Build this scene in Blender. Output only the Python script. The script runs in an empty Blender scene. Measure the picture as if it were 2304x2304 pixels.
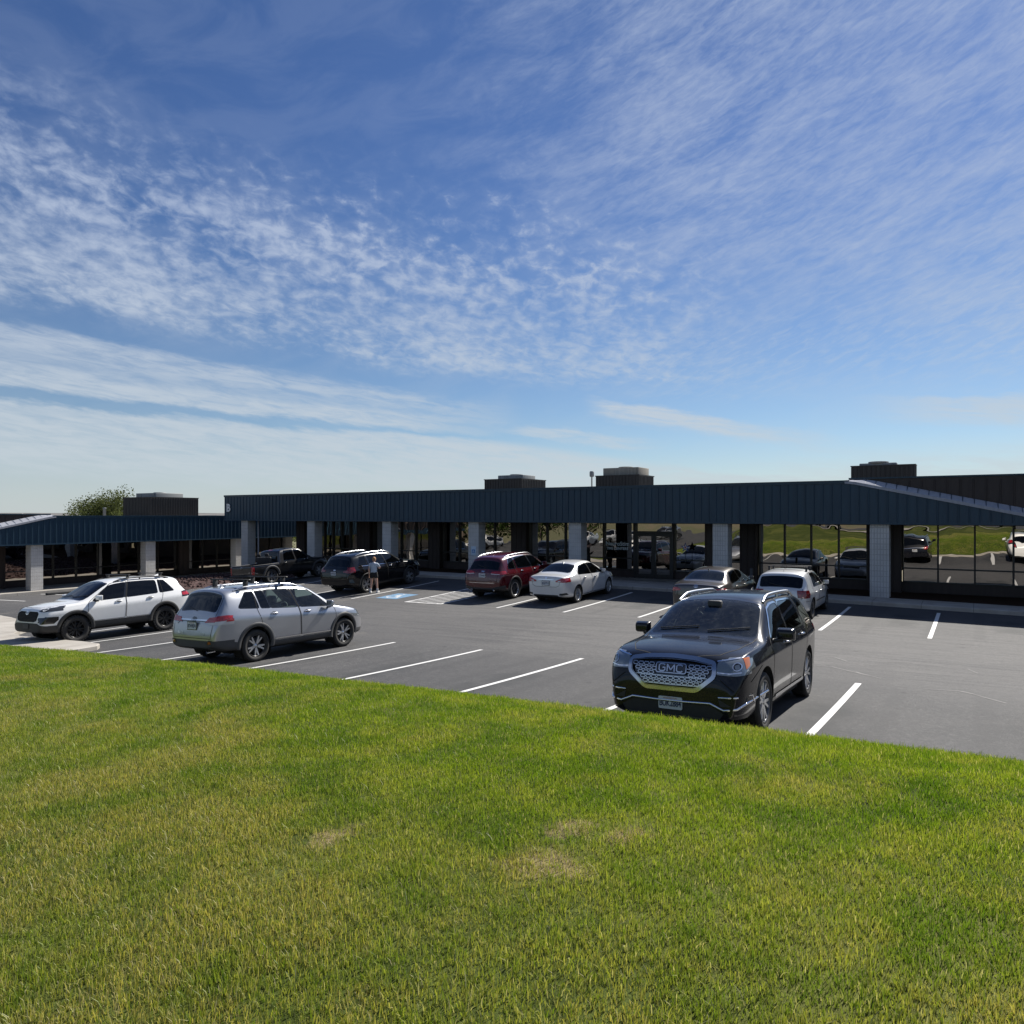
import bpy, bmesh, math, random
from mathutils import Vector, Matrix, noise
from mathutils.bvhtree import BVHTree
R = math.radians
SC = bpy.context.scene
COL = SC.collection

# ------------------------------------------------------------------ camera
CAM_Z = 3.3
YAW = 0.57064
cam_d = bpy.data.cameras.new("camera")
cam_d.sensor_fit = 'HORIZONTAL'; cam_d.sensor_width = 36.0
cam_d.lens = 36.0 * 1618.33 / 2304.0
cam_d.shift_y = 7.8 / 2304.0
cam_d.clip_start = 0.05; cam_d.clip_end = 9000
cam = bpy.data.objects.new("camera", cam_d); COL.objects.link(cam)
cam.location = (0, 0, CAM_Z); cam.rotation_euler = (R(90), 0, YAW)
SC.camera = cam

# ------------------------------------------------------------------ sun, exposure
SUN = Vector((0.12, 1.0, 0.93)).normalized()
SUN_EL = math.asin(SUN.z); SUN_AZ = math.atan2(SUN.x, SUN.y)
sun_d = bpy.data.lights.new("sun", 'SUN'); sun_d.energy = 5.0; sun_d.angle = R(0.53)
sun_d.color = (1.0, 0.955, 0.88)
sun = bpy.data.objects.new("sun", sun_d); COL.objects.link(sun)
sun.rotation_euler = SUN.to_track_quat('Z', 'Y').to_euler()
SC.view_settings.view_transform = 'Standard'; SC.view_settings.look = 'None'
SC.view_settings.gamma = 1.0; SC.view_settings.exposure = 0.72
SC.view_settings.use_curve_mapping = False
SC.cycles.max_bounces = 8; SC.cycles.transparent_max_bounces = 12
SC.cycles.caustics_reflective = False; SC.cycles.caustics_refractive = False
SC.cycles.sample_clamp_indirect = 6.0

# ------------------------------------------------------------------ node helper
class NB:
    """small helper that wires shader nodes"""
    def __init__(self, tree): self.t = tree
    def n(self, typ, **kw):
        nd = self.t.nodes.new(typ)
        for k, v in kw.items(): setattr(nd, k, v)
        return nd
    def put(self, sock, v):
        if isinstance(v, bpy.types.NodeSocket): self.t.links.new(v, sock)
        elif v is not None: sock.default_value = v
    def m(self, op, a, b=None, c=None, clamp=False):
        nd = self.n('ShaderNodeMath', operation=op); nd.use_clamp = clamp
        self.put(nd.inputs[0], a)
        if b is not None: self.put(nd.inputs[1], b)
        if c is not None: self.put(nd.inputs[2], c)
        return nd.outputs[0]
    def v(self, op, a, b=None):
        nd = self.n('ShaderNodeVectorMath', operation=op)
        self.put(nd.inputs[0], a)
        if b is not None: self.put(nd.inputs[1], b)
        return nd.outputs['Value'] if op in ('DOT_PRODUCT', 'LENGTH') else nd.outputs[0]
    def noise(self, vec, scale=5, detail=4, rough=.5, dist=0.0, lac=2.0):
        nd = self.n('ShaderNodeTexNoise')
        if vec is not None: self.put(nd.inputs['Vector'], vec)
        nd.inputs['Scale'].default_value = scale; nd.inputs['Detail'].default_value = detail
        nd.inputs['Roughness'].default_value = rough; nd.inputs['Distortion'].default_value = dist
        nd.inputs['Lacunarity'].default_value = lac
        return nd.outputs[0]
    def ramp(self, fac, a, b, lo=0.0, hi=1.0, smooth=True):
        nd = self.n('ShaderNodeMapRange'); nd.interpolation_type = 'SMOOTHSTEP' if smooth else 'LINEAR'
        self.put(nd.inputs['Value'], fac); nd.inputs[1].default_value = a; nd.inputs[2].default_value = b
        nd.inputs[3].default_value = lo; nd.inputs[4].default_value = hi
        return nd.outputs[0]
    def mix(self, fac, a, b, blend='MIX'):
        nd = self.n('ShaderNodeMix', data_type='RGBA'); nd.blend_type = blend
        self.put(nd.inputs[0], fac); self.put(nd.inputs[6], a); self.put(nd.inputs[7], b)
        return nd.outputs[2]
    def xyz(self, x, y, z):
        nd = self.n('ShaderNodeCombineXYZ')
        for i, q in enumerate((x, y, z)): self.put(nd.inputs[i], q)
        return nd.outputs[0]
    def sep(self, v):
        nd = self.n('ShaderNodeSeparateXYZ'); self.put(nd.inputs[0], v); return nd.outputs

def c4(c): return (c[0], c[1], c[2], 1.0)

# ------------------------------------------------------------------ sky with high thin cloud
W = bpy.data.worlds.new("World"); SC.world = W; W.use_nodes = True
def build_sky():
    t = W.node_tree; t.nodes.clear(); b = NB(t)
    out = b.n('ShaderNodeOutputWorld'); bg = b.n('ShaderNodeBackground')
    sky = b.n('ShaderNodeTexSky', sky_type='NISHITA'); sky.sun_disc = False
    sky.sun_elevation = SUN_EL; sky.sun_rotation = SUN_AZ
    sky.altitude = 300; sky.air_density = 1.0; sky.dust_density = 0.25; sky.ozone_density = 3.0
    d = b.n('ShaderNodeTexCoord').outputs['Generated']
    d = b.v('NORMALIZE', d)
    s = b.sep(d); dx, dy, dz = s[0], s[1], s[2]
    ca, sa = math.cos(YAW), math.sin(YAW)
    right = b.m('ADD', b.m('MULTIPLY', dx, ca), b.m('MULTIPLY', dy, sa))
    fwd = b.m('ADD', b.m('MULTIPLY', dx, -sa), b.m('MULTIPLY', dy, ca))
    az = b.m('MULTIPLY', b.m('ARCTAN2', right, fwd), 57.2958)      # degrees, + = towards the building's far end
    el = b.m('MULTIPLY', b.m('ARCSINE', dz), 57.2958)
    A = b.xyz(az, el, 0.0)
    def mul(*a):
        r = a[0]
        for q in a[1:]: r = b.m('MULTIPLY', r, q)
        return r
    def line(p, q):                                                 # elevation of the straight line through two (az, el) points
        k = (q[1]-p[1])/(q[0]-p[0]); return b.m('ADD', b.m('MULTIPLY', az, k), p[1]-k*p[0])
    def rot(ang, sx, sy, o=0.0):
        c, s_ = math.cos(R(ang)), math.sin(R(ang))
        return b.xyz(b.m('MULTIPLY', b.m('ADD', b.m('MULTIPLY', az, c), b.m('MULTIPLY', el, s_)), sx),
                     b.m('MULTIPLY', b.m('SUBTRACT', b.m('MULTIPLY', el, c), b.m('MULTIPLY', az, s_)), sy), o)
    wob = b.m('MULTIPLY', b.m('SUBTRACT', b.noise(rot(-8, .11, .25), 1.0, 4, .6), .5), 3.2)
    ew = b.m('ADD', el, wob)
    wobf = b.m('MULTIPLY', b.m('SUBTRACT', b.noise(rot(-8, .22, .9, 3.0), 1.0, 5, .65), .5), 1.5)
    ef = b.m('ADD', el, wobf)
    # 1. mottled cloudlets: cells shrink towards the horizon
    cell = b.ramp(el, 8, 30, 1.0, .62, False)
    pu = b.n('ShaderNodeVectorMath', operation='MULTIPLY'); b.put(pu.inputs[0], rot(-6, .62, 1.05)); b.put(pu.inputs[1], b.xyz(1.0, 1.0, 1.0))
    puff = b.noise(pu.outputs[0], 1.0, 8, .58, .3)
    puff_lo = b.noise(rot(-8, .80, 1.9, 2.0), 1.0, 7, .60, .5)
    coarse = b.noise(rot(-12, .10, .16, 1.0), 1.0, 4, .6, .4)
    d0 = b.m('SUBTRACT', ew, line((-35.4, 13.4), (10, 9.4)))         # height over the lower border of the field
    core = mul(b.ramp(d0, -.6, 1.6), b.ramp(d0, 17, 6.5), b.ramp(az, 25, 9))
    fieldl = mul(b.ramp(d0, -.6, 1.6), b.ramp(d0, 16.5, 8.0), b.ramp(az, -12, -27))
    fld = b.m('MAXIMUM', core, fieldl)
    pmix = b.m('ADD', b.m('MULTIPLY', puff, b.ramp(d0, 2, 7, .25, 1)), b.m('MULTIPLY', puff_lo, b.ramp(d0, 2, 7, .75, 0)))
    thr = b.m('SUBTRACT', b.m('ADD', pmix, b.m('MULTIPLY', b.m('SUBTRACT', coarse, .5), .55)), b.m('MULTIPLY', b.m('SUBTRACT', 1.0, fld), .16))
    ac = mul(fld, b.ramp(thr, .34, .74, 0, .70))
    ac = b.m('ADD', ac, mul(fld, b.ramp(b.m('ADD', coarse, b.m('MULTIPLY', puff, .3)), .50, .80, 0, .30), b.ramp(az, 6, -24, .3, 1)))
    # stray puffs above the field
    stray = mul(b.ramp(d0, 6, 9), b.ramp(d0, 19, 12), b.ramp(az, -26, -14), b.ramp(az, 20, 6), b.ramp(thr, .50, .70, 0, .66))
    # 2. fine rippled veil on the right
    rip = b.noise(rot(19, .62, 2.3), 1.0, 8, .66, .5); rip2 = b.noise(rot(14, .13, .34, 5.0), 1.0, 5, .6, .5)
    vm = mul(b.ramp(b.m('ADD', az, b.m('MULTIPLY', b.m('SUBTRACT', rip2, .5), 26.0)), -9, 18), b.ramp(b.m('SUBTRACT', ew, line((5, 19.5), (35, 10.5))), -2.5, 6))
    veil = mul(vm, b.m('ADD', b.ramp(rip, .30, .74, .07, .42), b.ramp(rip2, .34, .68, -.02, .22)))
    vlow = mul(b.ramp(az, 2, 16), b.ramp(ew, 18, 12), b.ramp(ew, 7.5, 11), b.ramp(rip, .40, .72, .02, .34))
    gen = b.m('ADD', mul(b.ramp(rip2, .36, .66), .10), b.ramp(el, 6.0, -.5, 0, .42))
    # 3. long sheets low on the left
    fine = b.noise(rot(-7, .30, 1.9, 7.0), 1.0, 7, .64, .5)
    def sheet(p, q, up, dn, soft_up, soft_dn, src=None):
        c = b.m('SUBTRACT', src or ef, line(p, q)); return mul(b.ramp(c, up+soft_up, up), b.ramp(c, -dn-soft_dn, -dn))
    s1 = mul(sheet((-35.4, 5.6), (11, 3.55), 1.6, 1.5, .55, 2.2), b.ramp(az, 17, 6), b.ramp(fine, .24, .66, .52, 1), .95)
    s1 = mul(s1, b.ramp(b.m('SUBTRACT', el, line((0, 5.6), (13, 3.6))), .5, -.35))
    s2 = mul(sheet((-35.4, 9.0), (0, 6.9), .25, .35, 1.0, .5), b.ramp(az, 3, -12), b.ramp(fine, .28, .62, .35, 1), .92)
    s3 = mul(sheet((-35.4, 12.0), (-3, 8.6), .1, .25, .7, 1.5), b.ramp(az, 2, -8), b.ramp(fine, .32, .66, .18, 1), .70)
    s3v = mul(sheet((-35.4, 10.6), (-5, 8.0), .9, .9, 1.2, 1.0), b.ramp(az, -8, -30), b.ramp(fine, .3, .7, .3, .62))
    low = mul(b.ramp(el, 5.5, 1.5), b.ramp(az, 0, -26), .50)
    rb = mul(sheet((6.8, 8.7), (23, 5.6), .25, .35, .5, .9), b.ramp(az, 5.4, 8.0), b.ramp(az, 27, 15), b.ramp(fine, .28, .60, .34, 1), .97)
    rbb = mul(sheet((0, 6.9), (11, 5.4), .2, .2, .5, .5), b.ramp(az, -2, 2), b.ramp(az, 13, 7), b.ramp(fine, .3, .62, .2, 1), .72)
    rb2 = mul(sheet((26, 7.9), (36, 7.1), .3, .5, .5, 1.1), b.ramp(az, 24, 33), b.ramp(fine, .28, .6, .45, 1), .82)
    rb3 = mul(b.ramp(el, 5.6, 2.2), b.ramp(az, 12, 30), b.ramp(fine, .30, .64, .16, .85))
    rb4 = mul(sheet((12, 3.3), (30, 1.2), .2, .4, .6, .9), b.ramp(az, 9, 14), b.ramp(fine, .3, .62, .2, 1), .8)
    dens = ac
    for q in (stray, veil, vlow, gen, s1, s2, s3, s3v, low, rb, rbb, rb2, rb3, rb4):
        dens = b.m('SUBTRACT', b.m('ADD', dens, q), b.m('MULTIPLY', dens, q))
    dens = b.m('MULTIPLY', dens, b.ramp(el, -1.0, .3))
    dens = b.m('MULTIPLY', dens, .92)
    skc = b.mix(1.0, sky.outputs[0], b.mix(b.ramp(el, 4, 30), (.86, .94, 1.03, 1), (.58, .74, 1.02, 1)), 'MULTIPLY')
    cloud = b.mix(b.ramp(el, 0, 25), (6.9, 7.75, 8.3, 1), (5.4, 6.4, 8.5, 1))
    colr = b.mix(dens, skc, cloud)
    t.links.new(colr, bg.inputs['Color']); bg.inputs['Strength'].default_value = 0.05
    t.links.new(bg.outputs[0], out.inputs[0])
build_sky()

# ------------------------------------------------------------------ materials
MATS = {}
def mat(name, base=(.5,.5,.5), rough=.6, metal=0.0, coat=0.0, spec=.5, fn=None, bump=None):
    """principled material; fn(nb, principled) may wire extra nodes"""
    if name in MATS: return MATS[name]
    m = bpy.data.materials.new(name); m.use_nodes = True; t = m.node_tree; b = NB(t)
    p = t.nodes['Principled BSDF']
    p.inputs['Base Color'].default_value = c4(base); p.inputs['Roughness'].default_value = rough
    p.inputs['Metallic'].default_value = metal; p.inputs['Coat Weight'].default_value = coat
    p.inputs['Coat Roughness'].default_value = .03
    p.inputs['Specular IOR Level'].default_value = spec
    if fn: fn(b, p)
    MATS[name] = m
    return m
def worldpos(b): return b.n('ShaderNodeNewGeometry').outputs['Position']
def objpos(b): return b.n('ShaderNodeTexCoord').outputs['Object']
def add_bump(b, p, h, strength=.3, dist=.01):
    bp = b.n('ShaderNodeBump'); bp.inputs['Strength'].default_value = strength; bp.inputs['Distance'].default_value = dist
    b.put(bp.inputs['Height'], h); b.t.links.new(bp.outputs[0], p.inputs['Normal'])

# ------------------------------------------------------------------ terrain of the lot (world metres, camera at z = 3.3)
PT = (-1.85451816, 0.58941616, -1.09009521, -0.24565151, 0.21367439, -0.03224639)
def gz(X, Y):
    X = max(-46.0, min(9.0, X)); Y = max(5.0, min(30.5, Y))
    return 3.3 + PT[0] + PT[1]*X/10 + PT[2]*Y/10 + PT[3]*X*Y/100 + PT[4]*Y*Y/100 + PT[5]*X*X/100

# ------------------------------------------------------------------ mesh helpers
class MB:
    """collects geometry for ONE mesh object; every primitive may carry a material index"""
    def __init__(s): s.v = []; s.f = []; s.mi = []; s.sm = []
    def add(s, vs, fs, mi=0, smooth=False):
        o = len(s.v); s.v += [tuple(q) for q in vs]
        for f in fs: s.f.append([o + i for i in f]); s.mi.append(mi); s.sm.append(smooth)
        return s
    def box(s, x0, x1, y0, y1, z0, z1, mi=0):
        vs = [(x, y, z) for z in (z0, z1) for y in (y0, y1) for x in (x0, x1)]
        return s.add(vs, [(0,2,3,1), (4,5,7,6), (0,1,5,4), (2,6,7,3), (0,4,6,2), (1,3,7,5)], mi)
    def bbox(s, x0, x1, y0, y1, z0, z1, bev=.02, mi=0, M=None):
        """box with chamfered edges"""
        bm = bmesh.new(); bmesh.ops.create_cube(bm, size=1.0)
        for v in bm.verts: v.co = Vector(((x0+x1)/2 + v.co.x*(x1-x0), (y0+y1)/2 + v.co.y*(y1-y0), (z0+z1)/2 + v.co.z*(z1-z0)))
        bmesh.ops.bevel(bm, geom=list(bm.edges), offset=bev, segments=2, profile=.5, affect='EDGES')
        return s.bm(bm, mi, True, M)
    def bm(s, bm, mi=0, smooth=False, M=None):
        bm.verts.index_update()
        vs = [(M @ v.co) if M else v.co.copy() for v in bm.verts]
        s.add(vs, [[v.index for v in f.verts] for f in bm.faces], mi, smooth); bm.free(); return s
    def tube(s, pts, r, n=8, mi=0, caps=True, smooth=True):
        """tube along a polyline; r number or list"""
        pts = [Vector(p) for p in pts]; rr = r if isinstance(r, (list, tuple)) else [r]*len(pts)
        vs = []; up = None
        for i, p in enumerate(pts):
            t = (pts[min(i+1, len(pts)-1)] - pts[max(i-1, 0)]).normalized()
            if up is None or abs(up.dot(t)) > .95: up = Vector((0,0,1)) if abs(t.z) < .9 else Vector((1,0,0))
            a = t.cross(up).normalized(); c = a.cross(t).normalized(); up = c
            for k in range(n):
                q = 2*math.pi*k/n
                vs.append(p + (a*math.cos(q) + c*math.sin(q))*rr[i])
        fs = []
        for i in range(len(pts)-1):
            for k in range(n): fs.append((i*n+k, i*n+(k+1)%n, (i+1)*n+(k+1)%n, (i+1)*n+k))
        s.add(vs, fs, mi, smooth)
        if caps: s.add(vs[:n], [list(range(n))[::-1]], mi); s.add(vs[-n:], [list(range(n))], mi)
        return s
    def lathe(s, prof, n=32, axis='y', c=(0,0,0), mi=0, smooth=True, close=False):
        """profile [(radius, along)] turned about an axis"""
        vs = []
        for (r, a) in prof:
            for k in range(n):
                q = 2*math.pi*k/n; u, w = r*math.cos(q), r*math.sin(q)
                p = (u, a, w) if axis == 'y' else (u, w, a) if axis == 'z' else (a, u, w)
                vs.append((p[0]+c[0], p[1]+c[1], p[2]+c[2]))
        fs = []; m = len(prof)
        for i in range(m-1 if not close else m):
            j = (i+1) % m
            for k in range(n): fs.append((i*n+k, i*n+(k+1)%n, j*n+(k+1)%n, j*n+k))
        return s.add(vs, fs, mi, smooth)
    def prism(s, poly, a0, a1, plane='xz', mi=0):
        """extrude a 2D polygon between a0 and a1 along the third axis"""
        def P(u, v, a): return (u, a, v) if plane == 'xz' else (a, u, v) if plane == 'yz' else (u, v, a)
        n = len(poly); vs = [P(u, v, a0) for u, v in poly] + [P(u, v, a1) for u, v in poly]
        fs = [list(range(n)), list(range(n, 2*n))[::-1]] + [(i, n+i, n+(i+1)%n, (i+1)%n) for i in range(n)]
        return s.add(vs, fs, mi)
    def sphere(s, c, r, mi=0, sc=(1,1,1), u=12, v=8):
        vs = []; 
        for i in range(v+1):
            t = math.pi*i/v
            for k in range(u):
                q = 2*math.pi*k/u
                vs.append((c[0]+r*sc[0]*math.sin(t)*math.cos(q), c[1]+r*sc[1]*math.sin(t)*math.sin(q), c[2]+r*sc[2]*math.cos(t)))
        fs = [(i*u+k, (i+1)*u+k, (i+1)*u+(k+1)%u, i*u+(k+1)%u) for i in range(v) for k in range(u)]
        return s.add(vs, fs, mi, True)
    def build(s, name, mats, parent=None, fixn=True, loc=None):
        me = bpy.data.meshes.new(name); me.from_pydata([tuple(q) for q in s.v], [], s.f); 
        if not isinstance(mats, (list, tuple)): mats = [mats]
        for m in mats: me.materials.append(m)
        me.polygons.foreach_set('material_index', s.mi); me.polygons.foreach_set('use_smooth', s.sm)
        if fixn:
            bm = bmesh.new(); bm.from_mesh(me); bmesh.ops.recalc_face_normals(bm, faces=bm.faces); bm.to_mesh(me); bm.free()
        me.update()
        o = bpy.data.objects.new(name, me); COL.objects.link(o)
        if parent: o.parent = parent
        if loc: o.location = loc
        return o

def tag(o, label=None, cat=None, group=None, kind=None):
    if label: o['label'] = label
    if cat: o['category'] = cat
    if group: o['group'] = group
    if kind: o['kind'] = kind
    return o
def empty(name, loc=(0,0,0), label=None, cat=None, group=None):
    o = bpy.data.objects.new(name, None); COL.objects.link(o); o.location = loc; o.empty_display_size = .3
    return tag(o, label, cat, group)
def copy_tree(o, parent=None):
    c = o.copy(); COL.objects.link(c)
    if parent: c.parent = parent
    for ch in list(o.children): copy_tree(ch, c)
    return c
def text_geo(txt, size, depth=.0, bold=.0, spacing=1.0):
    """glyph outlines as plain mesh data in the xy plane, centred"""
    cu = bpy.data.curves.new('glyphs', 'FONT'); cu.body = txt; cu.size = size; cu.align_x = 'CENTER'; cu.align_y = 'CENTER'
    cu.extrude = depth; cu.offset = bold; cu.space_character = spacing; cu.resolution_u = 3
    o = bpy.data.objects.new('glyphs', cu); COL.objects.link(o)
    dg = bpy.context.evaluated_depsgraph_get(); dg.update()
    me = bpy.data.meshes.new_from_object(o.evaluated_get(dg))
    vs = [v.co.copy() for v in me.vertices]; fs = [list(p.vertices) for p in me.polygons]
    COL.objects.unlink(o); bpy.data.objects.remove(o); bpy.data.curves.remove(cu); bpy.data.meshes.remove(me)
    return vs, fs
def grid_sheet(name, xs, ys, zf, m, kind='structure', smooth=True):
    mb = MB(); nx = len(xs)
    vs = [(x, y, zf(x, y)) for y in ys for x in xs]
    fs = [(j*nx+i, j*nx+i+1, (j+1)*nx+i+1, (j+1)*nx+i) for j in range(len(ys)-1) for i in range(nx-1)]
    mb.add(vs, fs, 0, smooth); o = mb.build(name, m, fixn=False); tag(o, kind=kind); return o
def frange(a, b, n): return [a + (b-a)*i/(n-1) for i in range(n)]

# ================================================================== SITE
def sstep(a, b, x):
    t = max(0.0, min(1.0, (x-a)/(b-a))); return t*t*(3-2*t)
_gz0 = gz
def gz(X, Y):
    """lot surface: the crowned lot, falling away to the lower building on the far side"""
    g = _gz0(X, Y)
    k = sstep(-26, -37, X)
    if k > 0: g = g*(1-k) + (3.3 - 3.55 + (X+30)*.058)*k
    return g
KERB_Y = 8.5
_cr = [(-40,-3.75),(-30,-3.2),(-20,-2.66),(-14.96,-2.36),(-11.33,-2.14),(-8.65,-2.01),(-5.99,-1.90),(-3.85,-1.82),(-2.89,-1.79),(-1.42,-1.74),(.29,-1.68),(5,-1.5),(12,-1.3),(40,-.7)]
def crest(X):
    for (a, za), (b, zb) in zip(_cr, _cr[1:]):
        if X <= b: return za + (zb-za)*(max(X, a)-a)/(b-a)
    return _cr[-1][1]
def side_z(X, Y): return gz(X, 8.4) + (8.4-Y)*.02
def low_side(X, Y, z):
    """west of the lawn the ground drops to the side lot"""
    k = sstep(-19.5, -28, X)*sstep(8.3, 6.0, Y); return z*(1-k) + (side_z(X, Y)-.02)*k
def lawn_z(X, Y):
    B = sum(crest(X+d) for d in (-1.5, -.7, 0, .7, 1.5))/5
    bump = .035*noise.noise(Vector((X*.45, Y*.45, 3.1))) + .015*noise.noise(Vector((X*1.6, Y*1.6, 7.7)))
    if Y <= 5.0:
        t = 5.0 - Y
        z = B + .0 + .030*min(t, 8)
        if t > 8:
            # the lawn runs on behind the viewer and climbs a little to the upper lot
            u = sstep(8, 26, t); z = z*(1-u) + (-1.30 + .0*X)*u
        return low_side(X, Y, 3.3 + z + bump)
    t = min(1.0, (Y-5.0)/(KERB_Y-.12-5.0))
    zk = gz(X, KERB_Y) - 3.3 + .14
    e = t**1.9*(1-t*.12)/.88
    return low_side(X, Y, 3.3 + (B+.0)*(1-e) + zk*e + bump*(1-t))

def asph(b, p):
    P = worldpos(b)
    n1 = b.noise(P, .33, 5, .6, .6); n2 = b.noise(P, 140, 3, .8); n3 = b.noise(P, 2.4, 5, .65, .4)
    s = b.sep(P)
    str_ = b.noise(b.xyz(b.m('MULTIPLY', s[0], .22), b.m('MULTIPLY', s[1], 2.2), 0.0), 1.3, 6, .62, .8)
    aisle = b.m('MULTIPLY', b.ramp(s[1], 12.5, 16.5), b.ramp(s[1], 27.5, 23.5))
    base = b.mix(b.ramp(n1, .3, .72), (.027, .028, .031, 1), (.054, .053, .054, 1))
    base = b.mix(b.m('MULTIPLY', aisle, b.ramp(str_, .33, .66, .25, 1.0)), base, (.100, .095, .092, 1))
    base = b.mix(b.ramp(str_, .54, .74, 0, .45), base, (.038, .038, .041, 1))
    base = b.mix(b.ramp(n3, .58, .78, 0, .4), base, (.12, .112, .108, 1))
    g1, g2 = b.noise(P, 11, 3, .75, .3), b.noise(P, 38, 2, .8)
    base = b.mix(b.ramp(g1, .50, .72, 0, .50), base, (.125, .120, .116, 1)); base = b.mix(b.ramp(g1, .48, .30, 0, .55), base, (.022, .022, .024, 1))
    base = b.mix(b.ramp(g2, .56, .74, 0, .65), base, (.17, .165, .16, 1)); base = b.mix(b.ramp(g2, .44, .28, 0, .7), base, (.014, .014, .015, 1))
    pt = b.n('ShaderNodeTexVoronoi'); b.put(pt.inputs['Vector'], b.v('ADD', P, b.v('MULTIPLY', b.xyz(n1, n3, 0.0), (2.2, 2.2, 0)))); pt.inputs['Scale'].default_value = .17; pc = b.n('ShaderNodeSeparateColor'); b.t.links.new(pt.outputs['Color'], pc.inputs[0])
    base = b.mix(b.ramp(pc.outputs[0], .0, 1.0, 0, .42, False), base, (.028, .028, .031, 1))
    base = b.mix(b.m('MULTIPLY', b.ramp(b.m('ABSOLUTE', b.m('SUBTRACT', n2, .5)), .02, .16), .75), base, b.mix(b.ramp(n2, .40, .60), (.010, .010, .011, 1), (.15, .145, .14, 1)))
    # pale dried run-off under the stalls at the low corner, and oil spots in the stall middles
    spot = b.m('MULTIPLY', b.ramp(b.noise(P, .9, 3, .6), .60, .74), b.ramp(s[0], -12, -19))
    base = b.mix(b.m('MULTIPLY', spot, .5), base, (.17, .15, .125, 1))
    # oil drips and tyre-darkened wheel paths in the stalls
    u = b.m('MULTIPLY', b.m('SUBTRACT', b.m('FRACT', b.m('DIVIDE', b.m('ADD', s[0], 39.02), 2.755)), .5), 2.755)
    wv = b.m('MULTIPLY', b.m('SUBTRACT', b.noise(P, 3.0, 4, .6), .5), .9)
    for yy, sq in ((11.4, .30), (24.6, .30), (10.2, .8), (26.2, .8)):
        dd = b.m('SQRT', b.m('ADD', b.m('MULTIPLY', u, u), b.m('MULTIPLY', b.m('POWER', b.m('SUBTRACT', s[1], yy), 2.0), sq)))
        base = b.mix(b.ramp(b.m('ADD', dd, wv), .10, .70, .75, 0), base, (.018, .020, .022, 1))
    au = b.m('ABSOLUTE', b.m('SUBTRACT', b.m('ABSOLUTE', b.m('ADD', u, b.m('MULTIPLY', wv, .25))), .78)); inrow = b.m('MAXIMUM', b.ramp(s[1], 14.6, 13.6), b.ramp(s[1], 21.4, 22.4))
    base = b.mix(b.m('MULTIPLY', b.ramp(au, .06, .20, .30, 0), inrow), base, (.026, .026, .028, 1))
    turn = b.noise(b.xyz(b.m('MULTIPLY', s[0], .10), b.m('MULTIPLY', s[1], 1.5), 8.0), 2.2, 3, .5, 1.6)
    base = b.mix(b.m('MULTIPLY', aisle, b.ramp(b.m('ABSOLUTE', b.m('SUBTRACT', turn, .5)), .0, .018, .38, 0)), base, (.030, .030, .032, 1))
    vor = b.n('ShaderNodeTexVoronoi'); b.put(vor.inputs['Vector'], P); vor.inputs['Scale'].default_value = 1.1
    base = b.mix(b.ramp(vor.outputs['Distance'], .03, .10, .75, 0), base, (.018, .018, .02, 1))
    b.t.links.new(base, p.inputs['Base Color'])
    add_bump(b, p, b.m('ADD', n2, b.m('MULTIPLY', n3, .4)), .35, .006)
M_ASPH = mat('asphalt', rough=.88, fn=asph)
def conc(b, p):
    P = worldpos(b); n1 = b.noise(P, 1.3, 5, .6, .4); n2 = b.noise(P, 60, 3, .7)
    c = b.mix(b.ramp(n1, .3, .7), (.30, .275, .24, 1), (.40, .375, .335, 1))
    c = b.mix(b.ramp(n2, .45, .7, 0, .35), c, (.22, .20, .18, 1))
    s = b.sep(P)
    for ax, sp in ((0, 1.52), (1, 1.52)):
        fr = b.m('ABSOLUTE', b.m('SUBTRACT', b.m('FRACT', b.m('DIVIDE', s[ax], sp)), .5))
        c = b.mix(b.ramp(fr, .490, .497, 0, .7), c, (.10, .09, .08, 1))
    b.t.links.new(c, p.inputs['Base Color']); add_bump(b, p, n2, .25, .004)
M_CONC = mat('concrete', rough=.85, fn=conc)
def paintw(b, p):
    P = worldpos(b); n = b.noise(P, 26, 5, .75, .3); n2 = b.noise(P, 2.1, 3, .6)
    f = b.ramp(b.m('ADD', n, b.m('MULTIPLY', n2, .35)), .30, .58, 1, 0)
    c = b.mix(b.m('MULTIPLY', f, .8), (.60, .595, .58, 1), (.15, .145, .14, 1)); b.t.links.new(c, p.inputs['Base Color'])
M_LINE = mat('line_paint', rough=.7, fn=paintw)
def paintb(b, p):
    P = worldpos(b); n = b.noise(P, 22, 4, .7)
    c = b.mix(b.ramp(n, .36, .66, .75, .05), (.14, .33, .54, 1), (.10, .11, .13, 1)); b.t.links.new(c, p.inputs['Base Color'])
M_BLUE = mat('blue_line_paint', rough=.7, fn=paintb)
def soil(b, p):
    P = worldpos(b); n = b.noise(P, 9, 6, .7); n0 = b.noise(P, .5, 4, .6, .3)
    c = b.mix(b.ramp(n, .3, .7), (.030, .042, .009, 1), (.075, .095, .020, 1))
    c = b.mix(b.ramp(n0, .45, .65, 0, .6), c, (.13, .135, .035, 1))
    s2 = b.sep(P); F = b.xyz(s2[0], s2[1], 0.0); sml = b.noise(F, 6.0, 3, .6)
    for (x, y, r) in DEADSPOTS:
        d = b.m('ADD', b.v('LENGTH', b.v('SUBTRACT', F, (x, y, 0))), b.m('MULTIPLY', b.m('SUBTRACT', sml, .5), .5)); c = b.mix(b.ramp(d, r*.3, r*1.3, .85, 0), c, b.mix(n, (.10, .075, .040, 1), (.33, .26, .15, 1)))
    b.t.links.new(c, p.inputs['Base Color']); add_bump(b, p, n, .8, .04)
DEADSPOTS = [(-1.77, 3.05, .21), (-1.80, 3.48, .14), (-1.54, 3.54, .12), (-2.86, 2.70, .13)]
M_LAWN = mat('lawn_turf', rough=.95, fn=soil, spec=.1)
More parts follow.
